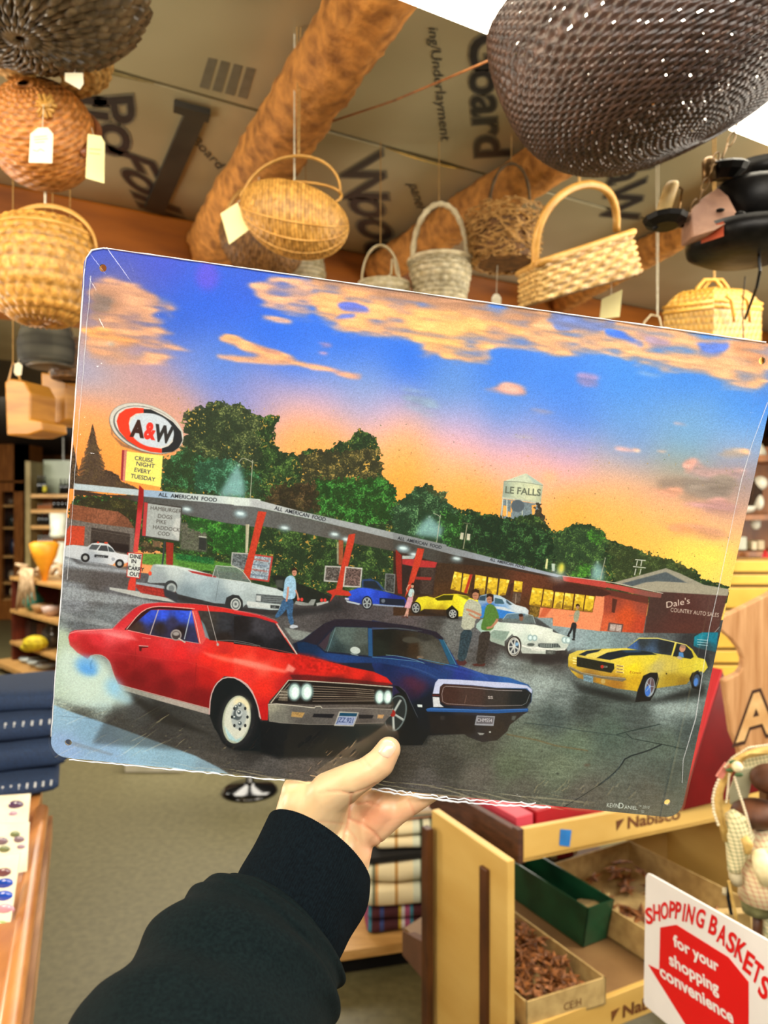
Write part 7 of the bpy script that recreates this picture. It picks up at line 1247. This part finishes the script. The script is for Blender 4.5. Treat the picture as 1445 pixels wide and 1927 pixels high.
# boxes of stars
def openbox(name, label, c0, u_, v_, h, m, wt=.004, flare=0., group=None, cat='box', nm='wall'):
    c0 = Vector(c0); cen = c0+u_/2+v_/2; t = thing(name, label, cat, cen, group); cs = [c0, c0+u_, c0+u_+v_, c0+v_]; Zh = Vector((0, 0, h)); o = [cen+(q-cen)*(1+flare)+Zh for q in cs]
    for i in range(4):
        j = (i+1) % 4; n_ = (cen-(cs[i]+cs[j])/2).normalized(); MB().hexa([cs[i], cs[j], o[j], o[i]], n_*wt).build(nm, m, t)
    MB().hexa(cs, Vector((0, 0, wt))).build('bottom', m, t); return t
B0 = Vector((.2926, 1.523, .482)); openbox('cardboard_box', 'open cardboard tray full of rusty stars at the front of the rack', B0, Vector((.189, .082, 0)), V*.33, .058, m_cb)
text_px('printed_code', 'CE:H', (1060, 1902), (11, -3.6), (0, -14), px(990, 1878, 1.523), Vector((.4, -.92, 0)), m_pr, bpy.data.objects['cardboard_box'], .0008)
openbox('cardboard_box', 'cardboard box of rusty stars behind the shopping sign, right of the green bin', Vector((.650, 1.705, .482)), U*.34, V*.42, .075, m_cb)
m_gb = mat('green_plastic', '1c5438', '123c28', .3, 10, spec=.5); gbn = openbox('green_bin', 'dark green plastic bin in the middle of the lower tray', Vector((.488, 1.815, .482)), U*.08, V*.36, .105, m_gb, .005, .12, cat='bin')
MB().hexa([px(1052, 1727, 1.90), px(1085, 1696, 1.93), px(1147, 1681, 1.90), px(1138, 1700, 1.87), px(1094, 1712, 1.87)], Vector((0, .003, .002))).build('card_flap', m_cb, gbn)
m_rs = mat('rusty_metal', '985c28', '4c2c12', .6, 60, .4, metal=.2)
def starmesh(r):
    mb = MB(); P_ = []
    for i in range(10):
        a = math.pi*i/5; q = r if i % 2 == 0 else r*.42; P_.append((q*math.cos(a), q*math.sin(a), 0))
    n_ = 10; mb.v = P_+[(0, 0, .28*r), (0, 0, -.05*r)]; mb.f = [(i, (i+1) % 10, 10) for i in range(10)]+[((i+1) % 10, i, 11) for i in range(10)]
    return mb
sm0 = starmesh(.021).build('rusty_star', m_rs); proto = sm0; rg = random.Random(12); first = True
def put_star(p, e_, sc_, label, grp):
    global first
    o = proto if first else proto.copy(); 
    if not first: COL.objects.link(o)
    first = False; o.location = p; o.rotation_euler = e_; o.scale = (sc_,)*3; tag(o, label, 'star ornament', grp)
B1u, B1v = Vector((.189, .082, 0)), V*.33
for i in range(240):
    f, g = rg.uniform(.09, .91), rg.uniform(.05, .95); put_star(B0+B1u*f+B1v*g+Vector((0, 0, .012+.044*(i/240)+.006*g)), (rg.uniform(-.8, .8), rg.uniform(-.8, .8), rg.uniform(0, 6)), rg.uniform(.8, 1.15), 'small rusty metal star heaped in the front cardboard tray', 'rusty stars in the front tray')
for i in range(30):
    f, g = rg.uniform(.06, .8), rg.uniform(.1, .92); put_star(Vector((.650, 1.705, .482))+U*.34*f+V*.42*g+Vector((0, 0, .012+.05*(i/30))), (rg.uniform(-.6, .6), rg.uniform(-.6, .6), rg.uniform(0, 6)), rg.uniform(1.2, 1.9), 'larger rusty metal star in the box behind the shopping sign', 'larger rusty stars in the second box')
for i in range(16):
    f, g = rg.uniform(.15, .85), rg.uniform(.1, .9); put_star(Vector((.488, 1.815, .482))+U*.08*f+V*.36*g+Vector((0, 0, .012+.03*i/16)), (rg.uniform(-.6, .6), rg.uniform(-.6, .6), rg.uniform(0, 6)), rg.uniform(.9, 1.2), 'rusty metal star at the bottom of the green bin', 'rusty stars in the green bin')
# striped throws
def stripes(name, cols, sc_, ax=0):
    m = bpy.data.materials.new(name); m.use_nodes = True; nt = m.node_tree; b = nt.nodes['Principled BSDF']; b.inputs['Roughness'].default_value = .9
    tc = nt.nodes.new('ShaderNodeTexCoord'); sx = nt.nodes.new('ShaderNodeSeparateXYZ'); nt.links.new(tc.outputs['Object'], sx.inputs[0]); ml = nt.nodes.new('ShaderNodeMath'); ml.operation = 'MULTIPLY'; ml.inputs[1].default_value = sc_; nt.links.new(sx.outputs[ax], ml.inputs[0]); fr = nt.nodes.new('ShaderNodeMath'); fr.operation = 'FRACT'; nt.links.new(ml.outputs[0], fr.inputs[0])
    r = nt.nodes.new('ShaderNodeValToRGB'); r.color_ramp.interpolation = 'CONSTANT'; el = r.color_ramp.elements
    for i, (p, c) in enumerate(cols):
        e_ = el[i] if i < 2 else el.new(p); e_.position = p; e_.color = (*srgb(c), 1)
    nt.links.new(fr.outputs[0], r.inputs[0]); nt.links.new(r.outputs[0], b.inputs['Base Color']); n_ = nt.nodes.new('ShaderNodeTexNoise'); n_.inputs['Scale'].default_value = 160; nt.links.new(tc.outputs['Object'], n_.inputs[0]); bp = nt.nodes.new('ShaderNodeBump'); bp.inputs['Strength'].default_value = .5; bp.inputs['Distance'].default_value = .002; nt.links.new(n_.outputs[0], bp.inputs['Height']); nt.links.new(bp.outputs[0], b.inputs['Normal'])
    return m
m_c1 = stripes('cream_striped_wool', [(0, 'e0d0a8'), (.18, 'b88c50'), (.24, 'e0d0a8'), (.5, 'c8ccb8'), (.62, '58604c'), (.68, 'd0ccb0'), (.8, '6c7058'), (.85, 'c89458'), (.9, 'e0d0a8')], 5)
m_c2 = stripes('maroon_multistripe_wool', [(0, '3c1018'), (.35, 'a89020'), (.42, 'b8b4b8'), (.5, '8c3c60'), (.62, '2c6c80'), (.7, '401018'), (.9, '28386c')], 7); m_c3 = stripes('pink_grey_wool', [(0, 'b8a898'), (.2, 'c06c58'), (.4, '9ca0a0'), (.55, 'c88c74'), (.7, '7c7868'), (.85, 'b8a080')], 14, 2)
m_c4 = stripes('red_white_grey_wool', [(0, '7c1c28'), (.25, 'c8c4b8'), (.4, '5c6460'), (.55, 'b8b8a8'), (.75, '8c2430')], 9)
LPz = px(720, 1748, 2.55).z
t = thing('low_shelf', 'low pine shelf holding striped blankets, behind the forearm', 'shelf', px(720, 1800, 2.6)); bx = px(735, 1750, 2.5)
MB().box((bx.x+.02, 2.72, LPz-.0155), .62, .5, .031, Vector((.97, .24, 0)).normalized(), Vector((-.24, .97, 0)).normalized()).build('shelf_board', m_lw, t); MB().box((bx.x+.03, 2.76, (LPz-.031)/2), .58, .44, LPz-.031, Vector((.97, .24, 0)).normalized(), Vector((-.24, .97, 0)).normalized()).build('plinth', m_drk, t)  # near-black plinth stands in for the shaded gap under the shelf
cx_ = px(742, 0, 2.62).x+.06
folded('folded_blanket', 'maroon multicoloured striped blanket at the bottom of the pile', (cx_, 2.70, LPz), .36, .34, .085, .15, m_c2, 'striped blankets on the low shelf', 'blanket', None, 1)
folded('folded_blanket', 'thick cream blanket with grey and tan stripes behind the cuff', (cx_+.01, 2.71, LPz+.085), .40, .36, .155, .15, m_c1, 'striped blankets on the low shelf', 'blanket', None, 2)
folded('folded_blanket', 'thinner cream blanket with orange stripes above the thick cream one', (cx_+.03, 2.74, LPz+.265), .36, .34, .085, .15, m_c1, 'striped blankets on the low shelf', 'blanket', None, 4)
folded('folded_blanket', 'pink and grey woven blanket on top of the pile', (cx_+.05, 2.76, LPz+.35), .34, .32, .13, .15, m_c3, 'striped blankets on the low shelf', 'blanket', None, 6)
MB().box((cx_+.03, 2.76, LPz+.252), .5, .4, .018, Vector((.97, .24, 0)).normalized(), Vector((-.24, .97, 0)).normalized()).build('shelf_board', m_drk, t); MB().box((cx_+.28, 2.80, (LPz+.5)/2), .02, .4, LPz+.5, Vector((.97, .24, 0)).normalized(), Vector((-.24, .97, 0)).normalized()).build('side_panel', m_lw, t)  # near-black board stands in for the shaded gap between the blankets
tt = folded('folded_throw', 'red, white and grey striped throw folded behind the green bin', (.40+.05, 2.31, .482), .26, .16, .11, .35, m_c4, None, 'blanket', None, 9)
# red felt box and yellow star in the upper tray
zt = TB.z+.008; fu = fd.normalized(); fu.z = 0; fu.normalize()
m_rd = mat('crimson_card', 'a81420', '8c0c18', .5, 10); m_pk = mat('rose_card', 'c84454', 'b43848', .5, 10)
pa = Vector((FA.x, FA.y, zt))+fu*.03+V*.06
one(MB().hexa([pa, pa+fu*.05, pa+fu*.05+V*.2, pa+V*.2], Vector((0, 0, .06))), 'rose_box', m_pk, 'small rose coloured box in the left end of the upper tray', 'box', bevel=.002)
pb = pa+fu*.06; one(MB().hexa([pb, pb+fu*.22, pb+fu*.22+V*.2, pb+V*.2], Vector((0, 0, .062))), 'crimson_box', m_rd, 'flat crimson box in the upper tray just under the sign', 'box', bevel=.002)
o = starmesh(.018).build('yellow_star', mat('yellow_paint', 'e8a820', 'c88814', .5, 20)); o.location = px(938, 1520, 1.78); o.rotation_euler = (.9, .2, .3); tag(o, 'small yellow wooden star lying in the left end of the upper tray', 'star ornament')
# red triangular box
ap, bl_, br_ = px(1360, 1262, 1.92), px(1291, 1492, 1.86), px(1430, 1486, 1.98); zz_ = zt; k1 = (zz_-ap.z)/(bl_.z-ap.z); bl_ = ap+(bl_-ap)*k1; k2 = (zz_-ap.z)/(br_.z-ap.z); br_ = ap+(br_-ap)*k2
t = thing('red_triangular_box', 'tall dark red triangular box standing in the tray beside the sign', 'box', (bl_+br_)/2)
MB().hexa([ap, br_, bl_], V*.028).build('body', mat('deep_red_paint', '680408', '540406', .35, 8), t, bevel=.002)
MB().hexa([ap+Vector((0, 0, .003)), bl_+Vector((-.004, 0, .001)), bl_+V*.03+Vector((-.004, 0, .001)), ap+V*.03+Vector((0, 0, .003))], Vector((-.003, -.001, .001))).build('edge_panel', mat('bright_red_paint', 'c42c34', 'b4242c', .4, 8), t)
# carved plank sign
YP = 1.5; out = [(1500, 1085), (1445, 1119), (1400, 1142), (1357, 1162), (1355, 1185), (1376, 1202), (1392, 1222), (1399, 1240), (1398, 1256), (1390, 1268), (1362, 1281), (1370, 1330), (1377, 1380), (1392, 1415), (1400, 1470), (1500, 1480)]
t = thing('plank_sign', 'large natural wood plank sign with a carved letter A at the right edge', 'sign', px(1430, 1480, YP)); MB().hexa([px(x, y, YP) for x, y in out], Vector((0, .022, 0))).build('plank', wood('weathered_oak', 'd0a070', 'a87444', .6, (14, 1, 1.2), 6, .4), t, bevel=.003)
PN = Vector((0, -1, 0)); text_px('letter_outline', 'A', (1387, 1396), (71, -20), (2, -82), px(0, 0, YP), PN, mat('burnt_wood', '4c2c18', '341c0e', .7, 30), t, .001, .07); text_px('letter', 'A', (1388, 1393), (68, -19), (2, -78), px(0, 0, YP), PN, mat('pale_carved_wood', 'e0b880', 'c89860', .6, 20), t, .002, .03)
post_ = MB().box((px(1440, 0, YP).x+.03, YP+.04, .5), .03, .03, 1.0).build('post', m_bs, t)
# slat wall and shelves further back
YS = 2.6; t = thing('slat_wall_panel', 'yellow grooved slat panel behind the plank sign', 'wall panel', px(1380, 1290, YS)); m_sl = mat('yellow_maple', 'c8a040', 'b48c30', .4, 6)
ys = [1052, 1079, 1103, 1147, 1185, 1222, 1250, 1290, 1340]
for y0, y1 in zip(ys, ys[1:]): MB().hexa([px(1230, y1-3, YS), px(1470, y1-3, YS), px(1470, y0+3, YS), px(1230, y0+3, YS)], Vector((0, .02, 0))).build('slat', m_sl, t, bevel=.003)
MB().hexa([px(1230, 1342, YS+.02), px(1470, 1342, YS+.02), px(1470, 1050, YS+.02), px(1230, 1050, YS+.02)], Vector((0, .02, 0))).build('backing', mat('groove_brown', '8c6820', '74541a', .6, 6), t)
MB().hexa([px(1230, 1342, YS+.04), px(1256, 1342, YS+.04), Vector((px(1256, 0, YS).x, YS+.04, 0)), Vector((px(1230, 0, YS).x, YS+.04, 0))], Vector((0, .03, 0))).build('post', m_sl, t)
YR = 3.5; zr = lambda y: CAMZ-(y-CY)/F*YR; xr = lambda x: px(x, 0, YR).x
t = thing('wall_shelves', 'orange wooden shelves crowded with goods, upper right beside the sign', 'shelf', (xr(1430), YR+.2, 0))
for y in (969, 1038, 1084): MB().box((xr(1440), YR+.16, zr(y)-.012), xr(1520)-xr(1360), .32, .024).build('shelf_board', m_hw, t)
MB().box((xr(1440), YR+.33, zr(830)/2), xr(1520)-xr(1360), .02, zr(830)).build('back_panel', m_hw, t); MB().box((xr(1440), YR+.16, zr(862)), xr(1520)-xr(1360), .32, .03).build('shelf_board', m_hw, t)
def lt(nm, lb, cat, x, y, prof, m): return one(MB().lathe((xr(x), YR+.1, zr(y)), [(r/F*YR, h/F*YR) for r, h in prof], 16), nm, m, lb, cat, smooth=True)
m_wc = mat('white_ceramic', 'e8e4d4', 'd8d4c0', .2, 5, coat=.5)
lt('lamp_shade', 'white lamp shade on the top shelf at the right edge', 'lamp shade', 1446, 858, [(16, 0), (15, 10), (8, 26)], m_wc); lt('bowl', 'wide white bowl below the fur figure on the upper right shelf', 'bowl', 1420, 968, [(8, 0), (18, 6), (26, 16)], m_wc); lt('mug', 'white hanging mug at the right edge under the upper shelf', 'mug', 1442, 997, [(5, 0), (9, 6), (10, 22)], m_wc)
t = thing('fur_figure', 'dark brown and white fur figure on the upper right shelf', 'figurine', (xr(1432), YR+.1, zr(968)))
MB().sphere((xr(1430), YR+.08, zr(925)), .06, .8, .8, 1.2).build('body', mat('brown_fur', '3c2614', '241408', .9, 60, .6), t, smooth=True); MB().sphere((xr(1442), YR+.06, zr(908)), .035).build('head', m_wc, t, smooth=True); MB().sphere((xr(1438), YR+.05, zr(945)), .03, .7, 1, 1.3).build('paw', m_wc, t, smooth=True)
for i, (x, w_, h, y, c_, l_) in enumerate(((1403, 24, 25, 1036, 'c8ccb8', 'pale translucent'), (1430, 10, 16, 1036, 'e4d4b0', 'cream'), (1443, 12, 18, 1036, 'd8c49c', 'beige'), (1390, 12, 26, 1082, 'd8d0b8', 'ivory'), (1402, 14, 20, 1082, 'c88c7c', 'rosy'), (1432, 24, 15, 1112, 'e0ac18', 'bright yellow'))):
    one(MB().box((xr(x), YR+.1, zr(y)+h/F*YR/2), w_/F*YR, .1, h/F*YR), 'small_box', mat('carton_%s' % 'abcdef'[i], c_, None, .5, 6), l_+' small box on the shelves at the upper right', 'box', bevel=.003)
for x, c_, l_ in ((1414, '1c1c1c', 'black and white cup at the left of the middle right shelf'), (1426, '303030', 'dark grey cup beside the black one on the middle right shelf')): lt('cup', l_, 'cup', x, 1082, [(6, 0), (7, 10), (8, 24)], mat('cup_'+('black' if x < 1420 else 'charcoal'), c_, None, .2, 5, coat=.5))
t = thing('gnome_figurine', 'gnome figurine with red cap and teal coat at the right edge', 'figurine', (xr(1438), YR-.1, zr(1098))); gy = YR-.1
g = lambda y: CAMZ-(y-CY)/F*gy
MB().lathe((px(1438, 0, gy).x, gy, g(1100)), [(.045, 0), (.05, .03), (.03, .07)], 14).build('coat', mat('teal_paint', '1c9c84', '14806c', .4, 8), t, smooth=True); MB().sphere((px(1438, 0, gy).x, gy-.01, g(1068)), .03).build('head', m_wc, t, smooth=True); MB().lathe((px(1440, 0, gy).x, gy, g(1062)), [(.03, 0), (.02, .03), (.002, .07)], 12).build('cap', mat('red_paint_gloss', 'c82c30', None, .4, 8), t, smooth=True); MB().box((px(1438, 0, gy).x, gy+.02, g(1106)), .12, .1, .03).build('base', mat('amber_plastic', 'e0a418', None, .3, 8), t)
MB().tube([(px(1438, 0, gy).x, gy+.05, g(1106)), (px(1438, 0, gy).x, YR+.05, g(1106))], .01, 6).build('peg', m_met, t)
# ---------------------------------------------------------------- bear doll in a wreath
YD = 1.30; dk = YD/F; m_vn = mat('peeled_vine', 'd8b468', 'b08c44', .6, 50, .3); m_prl = mat('pearl_bead', 'e8dcc0', 'd0c098', .2, 20, coat=.6); m_fur = mat('worn_brown_leather', '6c3c1c', '44240e', .6, 18, .3)
def checks(name, c1, c2, s):
    m = bpy.data.materials.new(name); m.use_nodes = True; nt = m.node_tree; b = nt.nodes['Principled BSDF']; b.inputs['Roughness'].default_value = .9; tc = nt.nodes.new('ShaderNodeTexCoord'); sx = nt.nodes.new('ShaderNodeSeparateXYZ'); nt.links.new(tc.outputs['Object'], sx.inputs[0]); o = []
    for ax, tw in ((0, .25), (2, -.2)):
        ad = nt.nodes.new('ShaderNodeMath'); ad.operation = 'MULTIPLY_ADD'; nt.links.new(sx.outputs[2 if ax == 0 else 0], ad.inputs[0]); ad.inputs[1].default_value = tw; nt.links.new(sx.outputs[ax], ad.inputs[2]); a = nt.nodes.new('ShaderNodeMath'); a.operation = 'MULTIPLY'; a.inputs[1].default_value = s; nt.links.new(ad.outputs[0], a.inputs[0]); f_ = nt.nodes.new('ShaderNodeMath'); f_.operation = 'FRACT'; nt.links.new(a.outputs[0], f_.inputs[0]); g_ = nt.nodes.new('ShaderNodeMath'); g_.operation = 'LESS_THAN'; g_.inputs[1].default_value = .32; nt.links.new(f_.outputs[0], g_.inputs[0]); o.append(g_)
    s_ = nt.nodes.new('ShaderNodeMath'); s_.operation = 'ADD'; nt.links.new(o[0].outputs[0], s_.inputs[0]); nt.links.new(o[1].outputs[0], s_.inputs[1]); h_ = nt.nodes.new('ShaderNodeMath'); h_.operation = 'MULTIPLY'; h_.inputs[1].default_value = .5; nt.links.new(s_.outputs[0], h_.inputs[0]); r = nt.nodes.new('ShaderNodeMix'); r.data_type = 'RGBA'; r.inputs[6].default_value = (*srgb(c1), 1); r.inputs[7].default_value = (*srgb(c2), 1); nt.links.new(h_.outputs[0], r.inputs[0]); nt.links.new(r.outputs[2], b.inputs['Base Color']); return m
m_gc = checks('green_check_cotton', 'e0d4a8', '8c9068', 140); m_pc = checks('pink_check_cotton', 'ecdcb4', 'd8a080', 130)
t = thing('bear_doll', 'cloth bear doll in checked clothes inside a vine wreath, right edge', 'doll', px(1420, 1750, YD))
def body(mb_pts, name, m, depth=.03, flat=.6):
    """soft form from a list of (x,y,radius px)"""
    MB().tube([px(x, y, YD+dz) for x, y, r, dz in mb_pts], [r*dk for x, y, r, dz in mb_pts], 16).build(name, m, t, smooth=True)
MB().sphere(px(1424, 1531, YD+.02), 46*dk, 1.05, .9, .58, 20, 12).build('muzzle', m_fur, t, smooth=True); MB().sphere(px(1452, 1466, YD+.03), 46*dk, .85, .8, .62, 20, 12).build('hat', m_fur, t, smooth=True)
MB().hexa([px(1388, 1450, YD+.05), px(1420, 1444, YD+.05), px(1408, 1500, YD+.05), px(1375, 1514, YD+.05), px(1372, 1490, YD+.05)], Vector((0, .004, 0))).build('scarf', mat('sage_cotton', 'a09c80', '8c8868', .8, 20), t)
MB().hexa([px(1400, 1422, YD+.06), px(1445, 1408, YD+.06), px(1480, 1420, YD+.06), px(1480, 1448, YD+.06), px(1400, 1446, YD+.06)], Vector((0, .004, 0))).build('bonnet', m_gc, t)
W = [(1480, 1404), (1442, 1411), (1403, 1421), (1380, 1436), (1366, 1455), (1355, 1478), (1351, 1500), (1352, 1520), (1357, 1545), (1368, 1580)]; MB().tube([px(x, y, YD) for x, y in W], [(7.5+1.5*math.sin(i*2.2))*dk for i in range(len(W))], 10).build('wreath', m_vn, t, smooth=True); MB().tube([px(x+6, y+6*math.sin(i*1.8), YD-.006) for i, (x, y) in enumerate(W)], 3*dk, 8).build('vine_strand', m_vn, t, smooth=True)
def beads(path, r, name='bead_string'):
    P_ = [Vector(px(x, y, YD-.018)) for x, y in path]; mb = MB(); L = 0; step = r*2.05*dk; nxt = 0
    for a, b in zip(P_, P_[1:]):
        d = (b-a).length
        while nxt <= L+d: mb.sphere(a+(b-a)*((nxt-L)/d), r*dk, seg=8, rings=6); nxt += step
        L += d
    stuff(mb.build(name, m_prl, t, smooth=True))
beads([(1480, 1400), (1444, 1402), (1409, 1407), (1378, 1426), (1362, 1446)], 2.5); beads([(1352, 1468), (1345, 1484), (1341, 1504), (1343, 1528), (1352, 1554)], 3); beads([(1372, 1457), (1369, 1490), (1366, 1514)], 2.3); beads([(1382, 1463), (1390, 1490), (1399, 1517), (1406, 1540), (1411, 1558), (1412, 1582)], 2.6); beads([(1399, 1590), (1406, 1598), (1410, 1610), (1408, 1618)], 2.2)
MB().sphere(px(1387, 1443, YD-.025), 10*dk, seg=14, rings=9).build('rose', mat('cream_rose', 'f0e4bc', 'e0d0a0', .6, 60, .5), t, smooth=True)
for x, y, dx, dy in ((1374, 1449, -12, 4), (1390, 1458, 14, 6), (1380, 1434, -4, -10)): MB().sphere(px(x, y, YD-.02), 9*dk, 1, .3, .45, 10, 6).build('leaf', mat('rose_leaf_green', '4c6c3c', '3c5830', .6, 30), t, smooth=True)
MB().hexa([px(1348, 1462, YD-.012), px(1366, 1436, YD-.012), px(1373, 1442, YD-.012), px(1360, 1466, YD-.012)], Vector((0, .004, .001))).build('ribbon', mat('coral_satin', 'd88878', 'c87464', .4, 20), t)
body([(1372, 1528, 10, .005), (1384, 1545, 22, .0), (1390, 1570, 27, 0), (1388, 1600, 21, 0), (1382, 1630, 13, 0), (1381, 1640, 12, 0)], 'sleeve', m_gc); body([(1381, 1636, 11, .002), (1384, 1650, 12, 0), (1388, 1664, 9, 0)], 'hand', mat('muslin', 'c8bc9c', 'b0a484', .8, 30)); body([(1364, 1672, 5, 0), (1366, 1682, 7, 0)], 'charm', MATS['muslin'])
body([(1440, 1560, 16, .02), (1436, 1590, 30, .015), (1436, 1640, 42, .01), (1438, 1690, 46, .01)], 'dress', m_pc); body([(1424, 1600, 12, -.02), (1438, 1630, 20, -.035), (1446, 1660, 16, -.035)], 'apron', MATS['cream_rose']); body([(1398, 1575, 8, -.02), (1408, 1590, 9, -.025), (1406, 1606, 5, -.025)], 'bow', m_vn)
body([(1424, 1688, 30, .02), (1424, 1716, 26, .02)], 'trousers', mat('olive_cord', '8c8c60', '70704a', .9, 60, .3)); MB().tube([px(1424, 1712, YD+.02), px(1424, 1760, YD+.02), Vector((px(1424, 0, YD).x, YD+.02, 0))], 8*dk, 10).build('peg_leg', m_bs, t, smooth=True); MB().tube([px(1450, 1712, YD+.02), px(1448, 1760, YD+.02), px(1448, 1850, YD+.02)], 12*dk, 10).build('leg', m_gc, t, smooth=True)
MB().tube([px(1371, 1658, YD-.02), px(1389, 1745, YD-.02)], 3*dk, 8).build('stick', m_vn, t); MB().tube([px(1372, 1660, YD-.01), px(1370, 1690, YD-.01), px(1376, 1720, YD-.01)], 3.4*dk, 8).build('black_cord', m_drk, t)
one(MB().hexa([px(1356, 1720, YD+.06), px(1412, 1718, YD+.06), px(1418, 1780, YD+.06), px(1358, 1780, YD+.06)], Vector((0, .02, 0))), 'paper_bag', m_cb, 'small tan paper bag behind the corner of the shopping sign', 'paper bag', bevel=.002)
# ---------------------------------------------------------------- the shopping basket notice
Q = [px(1215, 1645, 1.2), px(1472, 1786, .93), px(1472, 2112, .93), px(1212, 1890, 1.2)]
Nq = (Q[1]-Q[0]).cross(Q[3]-Q[0]).normalized(); Nq = Nq if Nq.y < 0 else -Nq
Q[2] = Q[1]+(Q[3]-Q[0])*((Q[2]-Q[1]).length/(Q[3]-Q[0]).length); 
def qh(x, y, off=0): return plane_hit(x, y, Q[0], Nq)+Nq*off
t = thing('notice_board', 'white notice with red lettering about shopping baskets, lower right corner', 'sign', (Q[2]+Q[3])/2)
mw = mat('white_foam_board', 'e8e4e4', 'e0dcdc', .4, 8); mr = mat('red_vinyl', 'd80c10', 'd00a0e', .35, 8)
MB().hexa([qh(1218, 1644), qh(1224, 1646), qh(1472, 1786), qh(1472, 2112), qh(1215, 1893), qh(1211, 1886), qh(1215, 1650)], -Nq*.004).build('board', mw, t); bd_ = bpy.data.objects['board']
ar = [(1243, 1745), (1273, 1740), (1371, 1801), (1409, 1848), (1409, 2050), (1350, 2010), (1290, 1927), (1220, 1815), (1241, 1825)]
ra_ = MB().hexa([qh(x, y, .0008) for x, y in ar], -Nq*.0006).build('red_arrow', mr, t)
zc_ = lambda x, y: (1190+x/5.667, 1620+y/5.667)
L = [('S', 182, 585, 80, -8), ('H', 262, 550, 78, -3), ('O', 345, 530, 84, 4), ('P', 428, 520, 66, 8), ('P', 492, 530, 62, 12), ('I', 553, 548, 20, 16), ('N', 622, 568, 84, 22), ('G', 730, 608, 92, 26), ('B', 868, 688, 84, 28), ('A', 962, 785, 96, 30), ('S', 1060, 868, 92, 34), ('K', 1158, 955, 104, 36), ('E', 1245, 1085, 94, 38), ('T', 1335, 1190, 98, 40), ('S', 1412, 1350, 98, 44)]
for i, (ch_, cx0, cy0, wd_, tilt) in enumerate(L):
    H_ = (165+i*2.2)/5.667; v, f = textmesh(ch_, .03); xs = [a for a, b in v]; w_ = max(xs)-min(xs); mx = (max(xs)+min(xs))/2; a = math.radians(tilt); bx_, by_ = zc_(cx0, cy0); kx = wd_/5.667*.95/w_; sl_ = math.tan(math.radians(6+tilt*.9))
    mb = MB(); mb.v = [tuple(qh(bx_+(p-mx)*kx+(q-.5)*H_*math.sin(a)*.45, by_+(p-mx)*kx*sl_-(q-.5)*H_, .0009)) for p, q in v]; mb.f = f; mb.build('letter', mr, bd_)
for s_t, x, y, ex, ey in (('for your', 450, 905, (119, 70), (-12, -125)), ('shopping', 400, 1100, (124, 76), (-12, -130)), ('convenience', 300, 1225, (132, 86), (-14, -135))):
    o_ = zc_(x, y); text_px('lettering', s_t, o_, (ex[0]/5.667*.82, ex[1]/5.667*.82), (ey[0]/5.667, ey[1]/5.667), Q[0], Nq, mw, ra_, .0012, .03)
sp = (Q[2]+Q[3])/2-Nq*.01; MB().tube([sp+Vector((0, 0, .1)), Vector((sp.x, sp.y, 0))], .008, 8).build('stand_rod', m_met, t)
